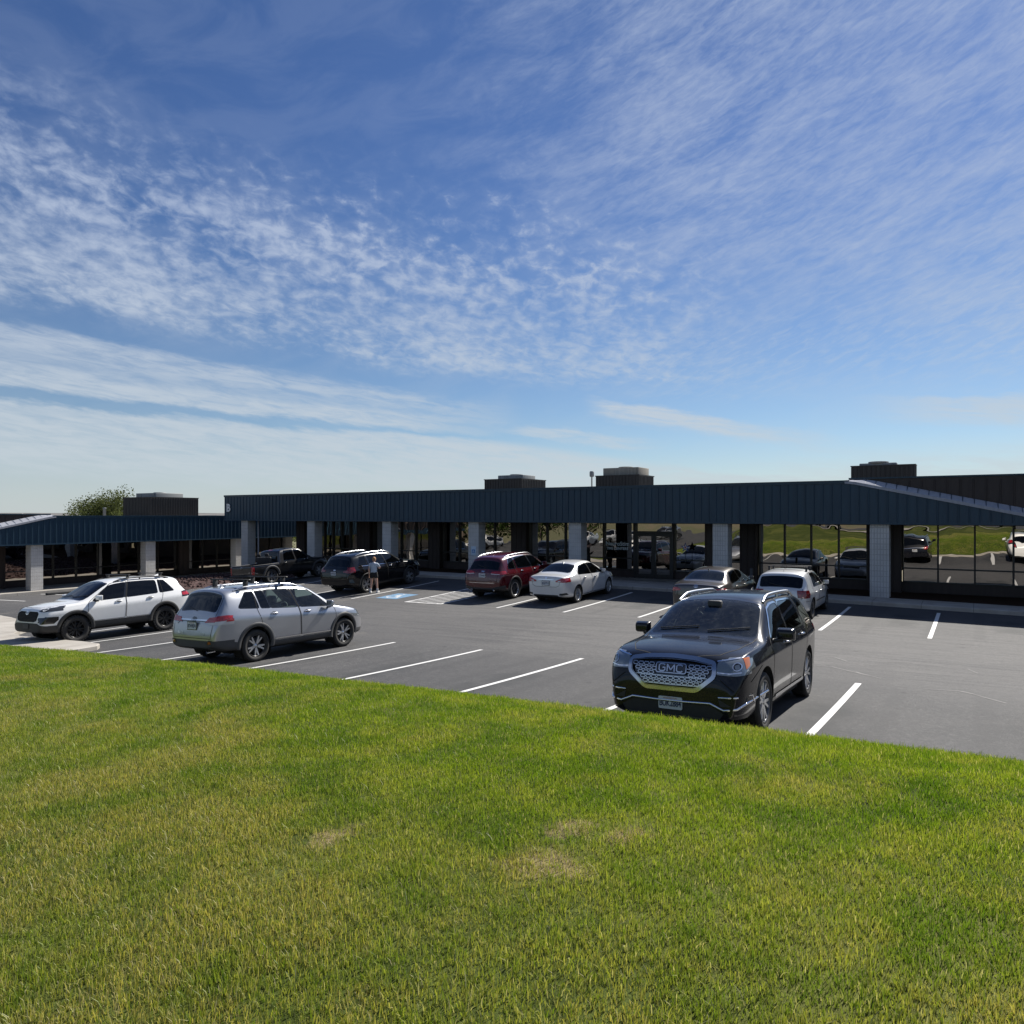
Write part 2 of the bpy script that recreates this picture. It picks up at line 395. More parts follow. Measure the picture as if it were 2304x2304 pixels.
def earth(b, p):
    P = worldpos(b); n = b.noise(P, .004, 6, .6); n2 = b.noise(P, .09, 4, .6)
    c = b.mix(b.ramp(n, .35, .65), (.17, .14, .09, 1), (.11, .12, .06, 1)); c = b.mix(b.ramp(n2, .4, .7, 0, .4), c, (.22, .19, .13, 1))
    b.t.links.new(c, p.inputs['Base Color'])
M_EARTH = mat('dry_earth', rough=.95, fn=earth, spec=.1)
def mulch(b, p):
    P = worldpos(b); n = b.noise(P, 30, 5, .7)
    c = b.mix(b.ramp(n, .3, .7), (.022, .014, .010, 1), (.085, .050, .034, 1)); b.t.links.new(c, p.inputs['Base Color']); add_bump(b, p, n, 1.0, .04)
M_MULCH = mat('bark_mulch', rough=.95, fn=mulch, spec=.1)
def lava(b, p):
    P = worldpos(b); v = b.n('ShaderNodeTexVoronoi'); b.put(v.inputs['Vector'], P); v.inputs['Scale'].default_value = 9
    c = b.mix(b.m('MULTIPLY', v.outputs['Distance'], 1.2), (.105, .060, .056, 1), (.022, .014, .013, 1))
    w = b.n('ShaderNodeSeparateColor'); b.t.links.new(v.outputs['Color'], w.inputs[0])
    c = b.mix(b.ramp(w.outputs[0], .6, 1, 0, .4), c, (.18, .13, .12, 1))
    b.t.links.new(c, p.inputs['Base Color'])
M_LAVA = mat('red_lava_rock', rough=.95, fn=lava, spec=.15)

# --- the land, out to the horizon
mb = MB()
rings = [0, 60, 140, 300, 700, 1500, 3200, 7000]; ns = 48; vs = [(0, 15, -1.75)]
for r in rings[1:]:
    for k in range(ns):
        a = 2*math.pi*k/ns; vs.append((r*math.cos(a), 15+r*math.sin(a), -1.75 - .0*r))
fs = [(0, 1+k, 1+(k+1) % ns) for k in range(ns)]
for i in range(len(rings)-2):
    o = 1+i*ns; fs += [(o+k, o+ns+k, o+ns+(k+1) % ns, o+(k+1) % ns) for k in range(ns)]
mb.add(vs, fs); tag(mb.build('ground', M_EARTH, fixn=False), kind='structure')

# --- parking lot
grid_sheet('parking_lot', frange(-43.3, 42, 172), frange(KERB_Y-.05, 28.5, 41), gz, M_ASPH)

# --- painted lines
def strip(mb, p, q, w, mi=0, dz=.006, f=None):
    f = f or gz
    p = Vector(p); q = Vector(q); n = max(2, int((q-p).length/.4)+1); t = (q-p).normalized(); s = Vector((-t.y, t.x))*w/2
    vs = []
    for i in range(n):
        c = p.lerp(q, i/(n-1))
        for k in (-1, 1):
            a = c + s*k; vs.append((a.x, a.y, f(a.x, a.y)+dz))
    mb.add(vs, [(2*i, 2*i+1, 2*i+3, 2*i+2) for i in range(n-1)], mi)
mb = MB()
for x in (-33.3, -28.4, -24.85, -21.95, -14.6, -11.85, -9.1, -6.4, -3.65, -.97, 1.75, 4.5, 7.2):
    strip(mb, (x, 21.72), (x, 27.62), .105)
for x in (-23.9, -21.1, -18.65, -15.78, -12.78, -10.0, -7.28, -4.56, -1.74, 1.05, 3.85, 6.6):
    strip(mb, (x, 8.62), (x, 14.22), .105)
# hatched aisle
xa, xb, ya, yb = -18.98, -17.22, 21.75, 27.4
strip(mb, (xa, ya), (xa, yb), .10); strip(mb, (xb, ya), (xb, yb), .10); strip(mb, (xa-.05, ya), (xb+.05, ya), .10, dz=.008)
for k in range(-4, 9):
    y0 = ya + .75*k; sl = 1.43/.90
    p0, p1 = [xa+.06, y0], [xb-.06, y0 + (xb-xa-.12)*sl]
    if p0[1] < ya+.06: p0 = [xa+.06 + (ya+.06-y0)/sl, ya+.06]
    if p1[1] > yb: p1 = [xa+.06 + (yb-y0)/sl, yb]
    if p0[0] < p1[0]-.1: strip(mb, p0, p1, .09, dz=.007)
# stalls along the lower building
for y in (16.2, 13.4, 19.0):
    strip(mb, (-42.9, y+.15), (-36.6, y-.5), .11)
tag(mb.build('parking_lines', M_LINE, fixn=False), kind='structure')
# accessible-stall symbol
mb = MB(); cx, cy = -20.5, 22.95
strip(mb, (cx, cy-.72), (cx, cy+.72), 1.15, 0, .008)
def sym(pts, w): 
    for a, c in zip(pts, pts[1:]): strip(mb, (cx+a[0], cy+a[1]), (cx+c[0], cy+c[1]), w, 1, .011)
ring = [(-.04 + .27*math.cos(R(a)), -.20 + .27*math.sin(R(a))) for a in range(150, 372, 20)]
sym(ring, .075); sym([(-.10, .36), (-.06, -.02)], .12); sym([(-.07, .17), (.14, .17)], .07); sym([(-.06, -.04), (.20, -.04)], .10); sym([(.18, -.02), (.27, -.36), (.36, -.33)], .09)
sym([(-.13, .53), (-.02, .53)], .13)
tag(mb.build('parking_symbol', [M_BLUE, M_LINE], fixn=False), kind='structure')
# --- sealed cracks and small litter specks
mb = MB()
CR = [[(-2.17,15.66),(-1.95,15.55),(-1.77,15.29),(-1.66,15.23),(-1.45,14.98)], [(-.72,14.27),(-.52,14.3),(-.2,14.39),(-.01,14.22),(.11,14.02),(.43,13.6)],
      [(-1.59,17.26),(-1.15,17.48)], [(-.1,17.17),(.07,16.68)], [(-3.1,17.25),(-2.6,17.3),(-2.28,16.85)], [(-2.77,15.81),(-2.44,15.92),(-1.73,15.26)],
      [(-6.2,18.3),(-5.4,18.55),(-4.9,18.4)], [(.9,15.2),(1.5,14.9),(2.2,15.1)]]
for c in CR:
    for i, (a, d) in enumerate(zip(c, c[1:])): strip(mb, a, d, .022 + .014*((i*7) % 3), 0, .004)
tag(mb.build('pavement_cracks', mat('crack_sealant', (.15, .147, .142), .8), fixn=False), kind='structure')

# --- lawn sheet, kerbs, pavements
xs = frange(-40, 40, 161); ys = frange(-22, 2, 33)[:-1] + frange(2, KERB_Y-.12, 34)
grid_sheet('lawn', xs, ys, lawn_z, M_LAWN)
def profile_run(name, prof, xs, zf, m):
    """sweeps a (y, dz) profile along x following zf(x, y)"""
    mb = MB(); n = len(prof); vs = [(x, y, zf(x, prof[0][0]) + dz) for x in xs for (y, dz) in prof]
    fs = [(i*n+k, i*n+k+1, (i+1)*n+k+1, (i+1)*n+k) for i in range(len(xs)-1) for k in range(n-1)]
    mb.add(vs, fs); o = mb.build(name, m, fixn=True); tag(o, kind='structure'); return o
profile_run('kerb', [(KERB_Y, -.06), (KERB_Y-.01, .11), (KERB_Y-.04, .13), (KERB_Y-.16, .14), (KERB_Y-.17, .0)], frange(-18.9, 40, 120), gz, M_CONC)
# far pavement with its kerb, the planting bed behind it and the paved entrance
FLOOR = .20
def walk_z(X, Y): return gz(X, 28.4)
profile_run('pavement', [(28.4, -.06), (28.41, .12), (28.44, .145), (29.85, .16), (29.86, .05)], frange(-33.2, 40, 147), walk_z, M_CONC)
grid_sheet('planting_bed', frange(-40.5, 40, 120), [29.85, 30.6, 31.5, 32.4, 33.6], lambda X, Y: (gz(X, 28.4)+.13)*(1-sstep(29.9, 32, Y)) + FLOOR*sstep(29.9, 32, Y) + .02*noise.noise(Vector((X, Y*2, 0))), M_MULCH)
grid_sheet('entrance_pavement', frange(-16.9, -9.4, 16), [29.86, 30.4, 31, 32, 33.2], lambda X, Y: (gz(X, 28.4)+.162)*(1-sstep(29.9, 32, Y)) + (FLOOR+.035)*sstep(29.9, 32, Y), M_CONC)
# pavement pad on the low corner: rounded slab with its own edge
def slab(name, pts, h=.12):
    mb = MB(); n = len(pts); cx = sum(p[0] for p in pts)/n; cy = sum(p[1] for p in pts)/n
    def inset(k): return [(x+(cx-x)*k, y+(cy-y)*k) for x, y in pts]
    vs = [(x, y, gz(x, y)-.06) for x, y in pts] + [(x, y, gz(x, y)+h-.02) for x, y in pts] + [(x, y, gz(x, y)+h) for x, y in inset(.012)]
    fs = []
    for r in (0, 1): fs += [(r*n+i, r*n+(i+1) % n, (r+1)*n+(i+1) % n, (r+1)*n+i) for i in range(n)]
    mb.add(vs, fs); 
    # gridded top
    top = inset(.012); mb.add([(x, y, gz(x, y)+h) for x, y in top] + [(cx, cy, gz(cx, cy)+h)], [(i, (i+1) % n, n) for i in range(n)])
    o = mb.build(name, M_CONC, fixn=True); tag(o, kind='structure'); return o
slab('pavement_corner', [(-19.15, 8.2), (-19.1, 9.4), (-19.25, 9.95), (-19.6, 10.2), (-20.6, 10.28), (-22.5, 10.22), (-24.0, 10.2), (-25.5, 10.6), (-26.5, 11.5), (-28, 12.15), (-30, 12.4), (-34, 12.4), (-38, 12.2), (-38, 8.2), (-30, 7.9), (-24, 8)])
# lower building: pavement, gravel mound
LBZ = -1.05     # floor level of the lower building
def lb_walk(X, Y): return LBZ + .02 + (gz(-43.3, Y)+.14-LBZ-.02)*sstep(-45.2, -43.5, X)
mb = MB(); xs = [-51.5, -47, -45.4, -44.4, -43.5, -43.42, -43.4]; ys = frange(8, 44, 37)
vs = [(x, y, lb_walk(x, y) if x < -43.41 else gz(-43.3, y)-.08) for y in ys for x in xs]; nx = len(xs)
mb.add(vs, [(j*nx+i, j*nx+i+1, (j+1)*nx+i+1, (j+1)*nx+i) for j in range(len(ys)-1) for i in range(nx-1)])
tag(mb.build('lower_pavement', M_CONC, fixn=False), kind='structure')
def mound(X, Y):
    k = sstep(-43.3, -41.5, X)*sstep(-33.3, -35.2, X)*sstep(20.6, 22.6, Y)
    return gz(X, Y) + .015 + .34*k + .06*noise.noise(Vector((X*1.7, Y*1.7, 1)))*k
grid_sheet('gravel_bed', frange(-43.3, -33.3, 50), frange(20.6, 44, 90), mound, M_LAVA, smooth=False)
rng = random.Random(5); mb = MB()
for _ in range(1500):
    x, y = rng.uniform(-43, -33.7), rng.uniform(21, 31); r = rng.uniform(.03, .085); bm = bmesh.new(); bmesh.ops.create_icosphere(bm, subdivisions=1, radius=r)
    for v in bm.verts: v.co *= rng.uniform(.7, 1.15)
    mb.bm(bm, 0, False, Matrix.Translation((x, y, mound(x, y)+r*.3)))
tag(mb.build('gravel', M_LAVA), 'reddish lava gravel heaped in the bed beside the pickup', 'gravel', kind='stuff')
# upper lot and path behind the viewer (seen in the mirror glass)
grid_sheet('upper_lot', frange(-24, 60, 28), frange(-46, -21.9, 8), lambda X, Y: 2.02, M_ASPH)
grid_sheet('side_lot', frange(-95, -27.5, 60), frange(-46, 7.7, 50), lambda X, Y: side_z(X, Y)+.02, M_ASPH)
mb = MB(); strip_pts = [(-16, -20), (-8, -15), (-2, -12), (6, -10), (20, -9)]
for a, d in zip(strip_pts, strip_pts[1:]): strip(mb, a, d, 1.3, 0, .07, lawn_z)
tag(mb.build('footpath', M_CONC, fixn=False), kind='structure')

# --- distant rise and what stands on it
def hillm(b, p):
    P = worldpos(b); n = b.noise(P, .02, 5, .65)
    c = b.mix(b.ramp(n, .38, .62), (.10, .105, .11, 1), (.21, .20, .19, 1)); b.t.links.new(c, p.inputs['Base Color'])
M_HILL = mat('hazy_hill', rough=1, fn=hillm, spec=0)
mb = MB(); n = 140; vs = []
for i in range(n):
    a = YAW + R(-50 + 100*i/(n-1)); d = Vector((-math.sin(a), math.cos(a)))
    h = 9.5 + 2.2*noise.noise(Vector((i*.11, 0, 0)))
    for rr, z in ((1500, -1.7), (1800, h*.55), (2100, h), (2700, h*.95), (3300, -1.7)): vs.append((d.x*rr, d.y*rr, z))
mb.add(vs, [(i*5+k, (i+1)*5+k, (i+1)*5+k+1, i*5+k+1) for i in range(n-1) for k in range(4)], 0, True)
tag(mb.build('hills', M_HILL), kind='structure')
rng = random.Random(11); mb = MB()
for i in range(420):
    a = YAW + R(rng.uniform(-42, 20)); rr = rng.uniform(900, 2000); r = rng.uniform(3, 6); 
    zz = -1.7 + max(0, (rr-1500)/600*9)
    bm = bmesh.new(); bmesh.ops.create_icosphere(bm, subdivisions=2, radius=r)
    for v in bm.verts: v.co *= 1 + .35*noise.noise(v.co*.5 + Vector((i, 0, 0)))
    mb.bm(bm, 0, True, Matrix.Translation((-math.sin(a)*rr, math.cos(a)*rr, zz+r*.5)))
tag(mb.build('distant_trees', mat('hazy_foliage', (.095, .11, .115), 1, spec=0)), 'grey green line of trees along the horizon', 'trees', kind='stuff')
mb = MB()
for i in range(46):
    a = YAW + R(rng.uniform(-38, -13)); rr = rng.uniform(900, 1700); w = rng.uniform(8, 16); h = rng.uniform(3, 5); zz = -1.7 + max(0, (rr-1500)/600*9)
    M = Matrix.Translation((-math.sin(a)*rr, math.cos(a)*rr, zz)) @ Matrix.Rotation(rng.uniform(0, 3), 4, 'Z')
    vs = [(-w/2,-4,0),(w/2,-4,0),(w/2,4,0),(-w/2,4,0),(-w/2,-4,h),(w/2,-4,h),(w/2,4,h),(-w/2,4,h)]; rf = [(-w/2,-4.4,h),(w/2,-4.4,h),(w/2,4.4,h),(-w/2,4.4,h),(-w/2,0,h+2.2),(w/2,0,h+2.2)]
    mb.add([M @ Vector(v) for v in vs], [(0,1,5,4),(1,2,6,5),(2,3,7,6),(3,0,4,7)], 0); mb.add([M @ Vector(v) for v in rf], [(0,1,5,4),(2,3,4,5),(0,4,3),(1,2,5)], 1)
tag(mb.build('far_off_town', [mat('pale_house_wall', (.55, .52, .48), .9), mat('pale_house_roof', (.30, .27, .25), .9)]), 'pale houses of a far-off town along the horizon', 'town', kind='stuff')

# ================================================================== BUILDINGS
def steelp(c1, c2):
    def f(b, p):
        P = worldpos(b); n = b.noise(P, 1.1, 4, .6); s = b.sep(P)
        st = b.noise(b.xyz(b.m('MULTIPLY', s[0], 4), b.m('MULTIPLY', s[1], 4), b.m('MULTIPLY', s[2], .35)), 2.0, 4, .6)
        c = b.mix(b.ramp(st, .35, .7), c4(c1), c4(c2)); wn = b.n('ShaderNodeTexWhiteNoise', noise_dimensions='1D'); b.put(wn.inputs['W'], b.m('FLOOR', b.m('DIVIDE', b.m('ADD', s[0], s[1]), .96))); c = b.mix(b.ramp(wn.outputs['Value'], 0, 1, 0, .22, False), c, c4([q*.62 for q in c1])); b.t.links.new(c, p.inputs['Base Color'])
    return f
M_FASC = mat('navy_metal_siding', rough=.42, spec=.4, fn=steelp((.0110, .036, .064), (.0150, .046, .078)))
M_COPE = mat('navy_metal_coping', rough=.38, spec=.4, fn=steelp((.009, .032, .056), (.012, .038, .064)))
M_BROWN = mat('brown_metal_siding', rough=.5, spec=.3, fn=steelp((.036, .027, .026), (.046, .035, .033)))
M_SCREEN = mat('bronze_screen_siding', rough=.5, spec=.3, fn=steelp((.029, .027, .027), (.039, .037, .036)))
M_TRIM = mat('pale_grey_trim', rough=.95, spec=.0, fn=steelp((.32, .33, .37), (.38, .39, .43)))
M_SOFF = mat('dark_soffit', (.020, .017, .016), .8)
M_BRONZE = mat('dark_bronze_frame', (.012, .011, .011), .45)
M_GALV = mat('galvanised_sheet', rough=.8, metal=.0, spec=.1, fn=steelp((.22, .23, .235), (.30, .31, .315)))
M_TANM = mat('tan_cabinet_metal', rough=.8, spec=.1, fn=steelp((.24, .225, .195), (.30, .28, .245)))
M_ROOF = mat('roof_membrane', (.22, .21, .20), .9)
def cmu(b, p):
    P = worldpos(b); s = b.sep(P)
    u = b.m('ADD', s[0], s[1])
    fl = b.m('ABSOLUTE', b.m('SUBTRACT', b.m('FRACT', b.m('DIVIDE', u, .102)), .5))
    groove = b.ramp(fl, .34, .44, 0, 1)
    cr = b.m('ABSOLUTE', b.m('SUBTRACT', b.m('FRACT', b.m('DIVIDE', s[2], .203)), .5))
    joint = b.ramp(cr, .455, .485, 0, 1)
    n = b.noise(P, 45, 4, .75); n1 = b.noise(P, 1.6, 4, .6)
    h = b.m('SUBTRACT', b.m('MULTIPLY', n, .45), b.m('MAXIMUM', groove, joint))
    c = b.mix(b.ramp(n1, .3, .7), (.47, .465, .46, 1), (.56, .555, .55, 1))
    c = b.mix(b.m('MULTIPLY', b.m('MAXIMUM', b.m('MULTIPLY', groove, .55), joint), .55), c, (.30, .29, .275, 1))
    c = b.mix(b.ramp(s[2], -1.4, -.2, 0.0, 0.0), c, (.4, .36, .3, 1))
    b.t.links.new(c, p.inputs['Base Color']); add_bump(b, p, h, .9, .02)
M_CMU = mat('painted_split_block', rough=.85, fn=cmu)
def mirror(b, p):
    t = b.t; t.nodes.remove(p)
    P = worldpos(b)
    g = b.n('ShaderNodeBsdfGlossy'); g.inputs['Color'].default_value = (.43, .405, .37, 1); g.inputs['Roughness'].default_value = .004
    bp = b.n('ShaderNodeBump'); bp.inputs['Strength'].default_value = .055; bp.inputs['Distance'].default_value = .12
    b.put(bp.inputs['Height'], b.noise(P, .75, 2, .45)); t.links.new(bp.outputs[0], g.inputs['Normal'])
    d = b.n('ShaderNodeBsdfDiffuse'); d.inputs['Color'].default_value = (.006, .006, .006, 1)
    fr = b.n('ShaderNodeLayerWeight'); fr.inputs['Blend'].default_value = .35
    mx = b.n('ShaderNodeMixShader'); b.put(mx.inputs[0], b.ramp(fr.outputs['Fresnel'], 0, .6, .86, 1.0, False))
    t.links.new(d.outputs[0], mx.inputs[1]); t.links.new(g.outputs[0], mx.inputs[2])
    t.links.new(mx.outputs[0], t.nodes['Material Output'].inputs['Surface'])
M_MIRR = mat('bronze_mirror_glass', fn=mirror)

def ribbed(mb, x0, x1, y, zb, ztop, sp=.32, proud=.028, w=.034, mi=0, phase=0.0):
    n = int((x1-x0)/sp); 
    for k in range(n+1):
        x = x0 + .03 + phase + sp*k
        if x + w > x1: break
        z1 = ztop(x) if callable(ztop) else ztop
        if z1 - zb < .05: continue
        # trapezoid standing seam
        vs = [(x-.008, y, zb), (x+.004, y-proud, zb), (x+w-.004, y-proud, zb), (x+w+.008, y, zb)]
        vs = vs + [(a, c, z1) for a, c, _ in vs]
        mb.add(vs, [(0,1,5,4), (1,2,6,5), (2,3,7,6), (0,3,2,1), (4,5,6,7)], mi)

def office(root, xl, xr, zs, zt, floor, cols, pils, wins, xdiag, ddir, wall_end, ground_fn, doors=None, skipwall=()):
    """low office block; local x runs along the front, y into the building, z is world height"""
    SL = .231; low = zs + .30
    xlow = xdiag + ddir*(zt-low)/SL
    def top(x):
        d = (x-xdiag)*ddir
        return zt if d <= 0 else max(low, zt - SL*d)
    # fascia
    mb = MB()
    pts = [(xl, zs), (xr, zs)]
    if ddir > 0: pts += [(xr, low), (xlow, low), (xdiag, zt), (xl, zt)]
    else: pts += [(xr, zt), (xdiag, zt), (xlow, low), (xl, low)]
    mb.prism(pts, 0, .2)
    ribbed(mb, xl, xr, 0, zs+.05, lambda x: top(x)-.085)
    mb.box(xl-.01, xr, -.036, -.001, zs-.03, zs+.05)
    # returns at the ends
    mb.box(xl, xl+.2, .201, 3.0, zs, zt-.01 if ddir > 0 else low); mb.box(xr-.2, xr, .201, 3.0, zs, zt-.01 if ddir < 0 else low)
    mb.build('fascia', M_FASC, root)
    mb = MB(); a, c = (xl-.02, xdiag) if ddir > 0 else (xdiag, xr+.02)
    mb.box(a, c, -.045, .26, zt-.10, zt+.025); mb.box(a, c, -.052, -.046, zt-.02, zt+.02)
    mb.build('coping', M_COPE, root)
    # sloping pale trim along the raked end of the fascia
    mb = MB(); A, B = (xdiag-.15*ddir, xlow); n = 17; vs = []
    for i in range(n+1):
        x = A + (B-A)*i/n; z = top(x) if (x-xdiag)*ddir > 0 else zt + .0
        z = zt - SL*max(0.0, (x-xdiag)*ddir)
        vs += [(x, -.05, z-.10), (x, -.05, z+.005), (x, .405, min(z+.20, zt+.055)), (x, .405, min(z+.10, zt))]
    fs = []
    for i in range(n):
        for k in range(3): fs.append((4*i+k, 4*i+k+1, 4*i+5+k, 4*i+4+k))
    mb.add(vs, fs)
    for i in range(0, n+1, 1):
        x = A + (B-A)*i/n; z = zt - SL*max(0.0, (x-xdiag)*ddir)
        mb.add([(x-.012, -.054, z+.0), (x+.012, -.054, z+.0), (x+.012, .40, min(z+.222, zt+.06)), (x-.012, .40, min(z+.222, zt+.06))], [(0,1,2,3)], 1)
    mb.build('raked_trim', [M_TRIM, M_COPE], root)
    # upper wall set back behind the raked end
    mb = MB(); a, c = (xdiag-.05, xr) if ddir > 0 else (xl, xdiag+.05)
    mb.box(a, c, .42, .60, zs, zt+.07); ribbed(mb, a, c, .42, zs, zt-.03, .40)
    mb.build('upper_wall', M_BROWN, root)
    mb = MB(); mb.box(a-.02, c, .37, .66, zt+.071, zt+.13); mb.build('wall_cap', M_COPE, root)
    mb = MB(); mb.box(xl+.2, xr-.2, .2, 3.3, zs+.03, zs+.06); mb.build('soffit', M_SOFF, root)
    mb = MB(); mb.box(xl+.05, xr, .62, 24, zt-.34, zt-.24); mb.build('roof', M_ROOF, root)
    # enclosed block: plinth, head band, end and back walls
    x0, x1 = wall_end
    mb = MB()
    mb.box(x0, x1, 3.10, 3.4, floor-.5, floor+.40); mb.box(x0, x1, 3.10, 3.4, zs-.045, zs+.029)
    mb.box(x0, x0+.25, 3.41, 23.8, floor-.5, zt-.35); mb.box(x1-.25, x1, 3.41, 23.8, floor-.5, zt-.35); mb.box(x0+.25, x1-.25, 23.6, 23.8, floor-.5, zt-.35)
    mb.build('wall', M_BROWN, root)
    for x, w in pils:
        mb = MB(); mb.box(x-w/2, x+w/2, 2.78, 3.09, floor-.4, zs+.028)
        ribbed(mb, x-w/2, x+w/2, 2.78, floor, zs-.02, .30, .02)
        mb.build('pilaster', M_BROWN, root)
    for x, w in cols:
        g = ground_fn(x); mb = MB()
        mb.box(x-w/2, x+w/2, .13, .75, g-.5, zs+.02)
        mb.build('column', M_CMU, root)
    rng = random.Random(3)
    def pane(par, x0, x1, z0, z1, y=3.13):
        e = rng.uniform(-.0022, .0022); f = rng.uniform(-.0014, .0014); w = x1-x0; h = z1-z0
        mb = MB(); mb.add([(x0, y-e*w/2-f*h/2, z0), (x1, y+e*w/2-f*h/2, z0), (x1, y+e*w/2+f*h/2, z1), (x0, y-e*w/2+f*h/2, z1)], [(0,1,2,3)])
        mb.build('pane', M_MIRR, par, fixn=False)
    sill, rail = floor+.40, floor+.97
    def window(x0, x1, z0=None, z1=None, rl=True):
        z0 = sill if z0 is None else z0; z1 = zs-.047 if z1 is None else z1
        mb = MB(); f = .032
        mb.box(x0, x0+f, 3.02, 3.16, z0, z1); mb.box(x1-f, x1, 3.02, 3.16, z0, z1)
        mb.box(x0+f, x1-f, 3.03, 3.16, z0, z0+.05); mb.box(x0+f, x1-f, 3.03, 3.16, z1-.04, z1)
        if rl: mb.box(x0+f, x1-f, 3.05, 3.16, rail-.028, rail+.028)
        o = mb.build('window', M_BRONZE, root); pane(o, x0+f, x1-f, z0+.05, z1-.04)
    for a, c, n in wins:
        for k in range(n): window(a+(c-a)*k/n, a+(c-a)*(k+1)/n)
    if doors:
        dx0, dx1, dh = doors
        mb = MB(); mb.box(dx0, dx0+.09, 2.98, 3.16, floor, zs-.047); mb.box(dx1-.09, dx1, 2.98, 3.16, floor, zs-.047); mb.box(dx0+.09, dx1-.09, 2.98, 3.16, dh+.01, dh+.12); mb.box(dx0+.09, dx1-.09, 3.0, 3.16, zs-.09, zs-.047)
        fr = mb.build('door_frame', M_BRONZE, root); pane(fr, dx0+.09, dx1-.09, dh+.12, zs-.09)
        mid = (dx0+dx1)/2
        for a, c, hx in ((dx0+.095, mid-.004, mid-.14), (mid+.004, dx1-.095, mid+.14)):
            mb = MB(); s = .11
            mb.box(a, a+s, 3.0, 3.10, floor+.012, dh); mb.box(c-s, c, 3.0, 3.10, floor+.012, dh); mb.box(a+s, c-s, 3.0, 3.10, floor+.012, floor+.26); mb.box(a+s, c-s, 3.0, 3.10, dh-.12, dh)
            d = mb.build('door', M_BRONZE, root); pane(d, a+s, c-s, floor+.26, dh-.12, 3.06)
            mb = MB(); mb.tube([(hx, 3.0, floor+.85), (hx, 2.93, floor+.87), (hx, 2.93, floor+1.23), (hx, 3.0, floor+1.25)], .014, 8); mb.build('handle', M_GALV, d)

ZS, ZT = 2.99, 4.62
bld = empty('office_building', (0, 30.05, 0), 'long low office block with navy ribbed fascia above mirrored windows and pale block columns', 'building')
CX = [-40.2, -33.9, -27.74, -21.74, -15.85, -8.97, -2.98, 3.1, 9.2]
office(bld, -42.1, 22.0, ZS, ZT, FLOOR, [(x, .645) for x in CX],
       [(-37.9, .8), (-32.15, 1.1), (-26.5, .85), (-20.67, .94), (-10.0, .95), (-8.5, .76), (-3.07, 1.24), (3.0, .95), (9.2, .95)],
       [(-37.45, -32.75, 6), (-31.55, -26.95, 4), (-26.05, -21.2, 4), (-20.15, -15.75, 4), (-15.70, -14.10, 1), (-12.02, -10.5, 1), (-9.5, -8.9, 1), (-8.1, -3.72, 4), (-2.42, 2.5, 4), (3.5, 8.7, 4), (9.7, 21, 8)],
       -4.0, 1, (-38.3, 22), lambda x: walk_z(x, 28.4)+.13, (-14.08, -12.05, 2.41))
mb = MB(); mb.tube([(-39.42, .62, ZS), (-39.42, .62, .25)], .045, 10); mb.tube([(-39.42, .62, .25), (-39.42, .45, .17)], .045, 10); mb.build('downspout', M_TRIM, bld)
# metal siding on the wall over the breezeway is part of the lower block
lob = empty('lower_office_building', (-45.3, 0, 0), 'lower office block at right angles to the long one, navy fascia on stout pale columns', 'building')
lob.rotation_euler = (0, 0, R(90))
office(lob, 5.0, 46.5, 1.63, 3.27, LBZ, [(13.3, .64), (20.1, .64), (26.9, .66), (33.7, .64)],
       [(13.4, .9), (19.2, .75), (31.0, .8)], # pale end pier below
       [(7, 12.9, 4), (13.9, 18.8, 4), (19.6, 30.55, 8), (31.45, 40.0, 7)],
       20.9, -1, (5.5, 40.8), lambda x: lb_walk(-45.5, x))

mb = MB(); mb.bbox(40.05, 40.75, 2.7, 3.6, LBZ-.3, 1.62, .02); mb.build('end_pier', M_CMU, lob)
# letter on the fascia
mb = MB(); vs, fs = text_geo('B', .70, .02, .02)
mb.add([Matrix.Translation((-41.60, 29.985, 3.78)) @ Matrix.Rotation(R(90), 4, 'X') @ v for v in vs], fs)
tag(mb.build('fascia_letter', mat('white_letter', (.78, .78, .76), .5)), 'white capital letter B fixed at the end of the navy fascia', 'sign')

# --- rooftop plant in ribbed screens
def rooftop(x0, x1, y0, y1, zb, zt, label, ux0, ux1, uy0, uy1, uz, um, rot=None):
    e = empty('rooftop_unit', ((x0+x1)/2, (y0+y1)/2, zb), label, 'rooftop unit', 'rooftop units in ribbed screens')
    hx, hy, h = (x1-x0)/2, (y1-y0)/2, zt-zb
    mb = MB(); t = .06
    mb.box(-hx, hx, -hy, -hy+t, 0, h); mb.box(-hx, hx, hy-t, hy, 0, h); mb.box(-hx, -hx+t, -hy+t, hy-t, 0, h); mb.box(hx-t, hx, -hy+t, hy-t, 0, h)
    ribbed(mb, -hx, hx, -hy, 0, h-.05, .19, .03)
    # ribs of the sides: same seam turned
    m2 = MB(); ribbed(m2, -hy, hy, -hx, 0, h-.05, .19, .03); Mr = Matrix.Rotation(R(90), 4, 'Z')
    mb.add([Mr @ Vector(v) for v in m2.v], m2.f); Mr = Matrix.Rotation(R(-90), 4, 'Z'); mb.add([Mr @ Vector(v) for v in m2.v], m2.f)
    mb.box(-hx-.035, hx+.035, -hy-.035, -hy-.0305, h-.05, h); mb.box(hx+.0305, hx+.035, -hy-.03, hy+.03, h-.05, h)
    mb.build('screen', M_SCREEN, e)
    mb = MB(); mb.bbox(ux0, ux1, uy0, uy1, .2, h+uz, .03); mb.box(ux0+.15, ux0+.7, uy0-.012, uy0+.01, h-.3, h+uz-.06); mb.lathe([(.02, 0), (.42, 0), (.42, .06), (.36, .08), (.02, .09)], 20, 'z', ((ux0+ux1)/2, (uy0+uy1)/2, h+uz))
    mb.box(ux1-.5, ux1-.1, uy0-.03, uy0, h-.2, h+uz-.05)
    mb.build('air_conditioner', um, e)
    return e
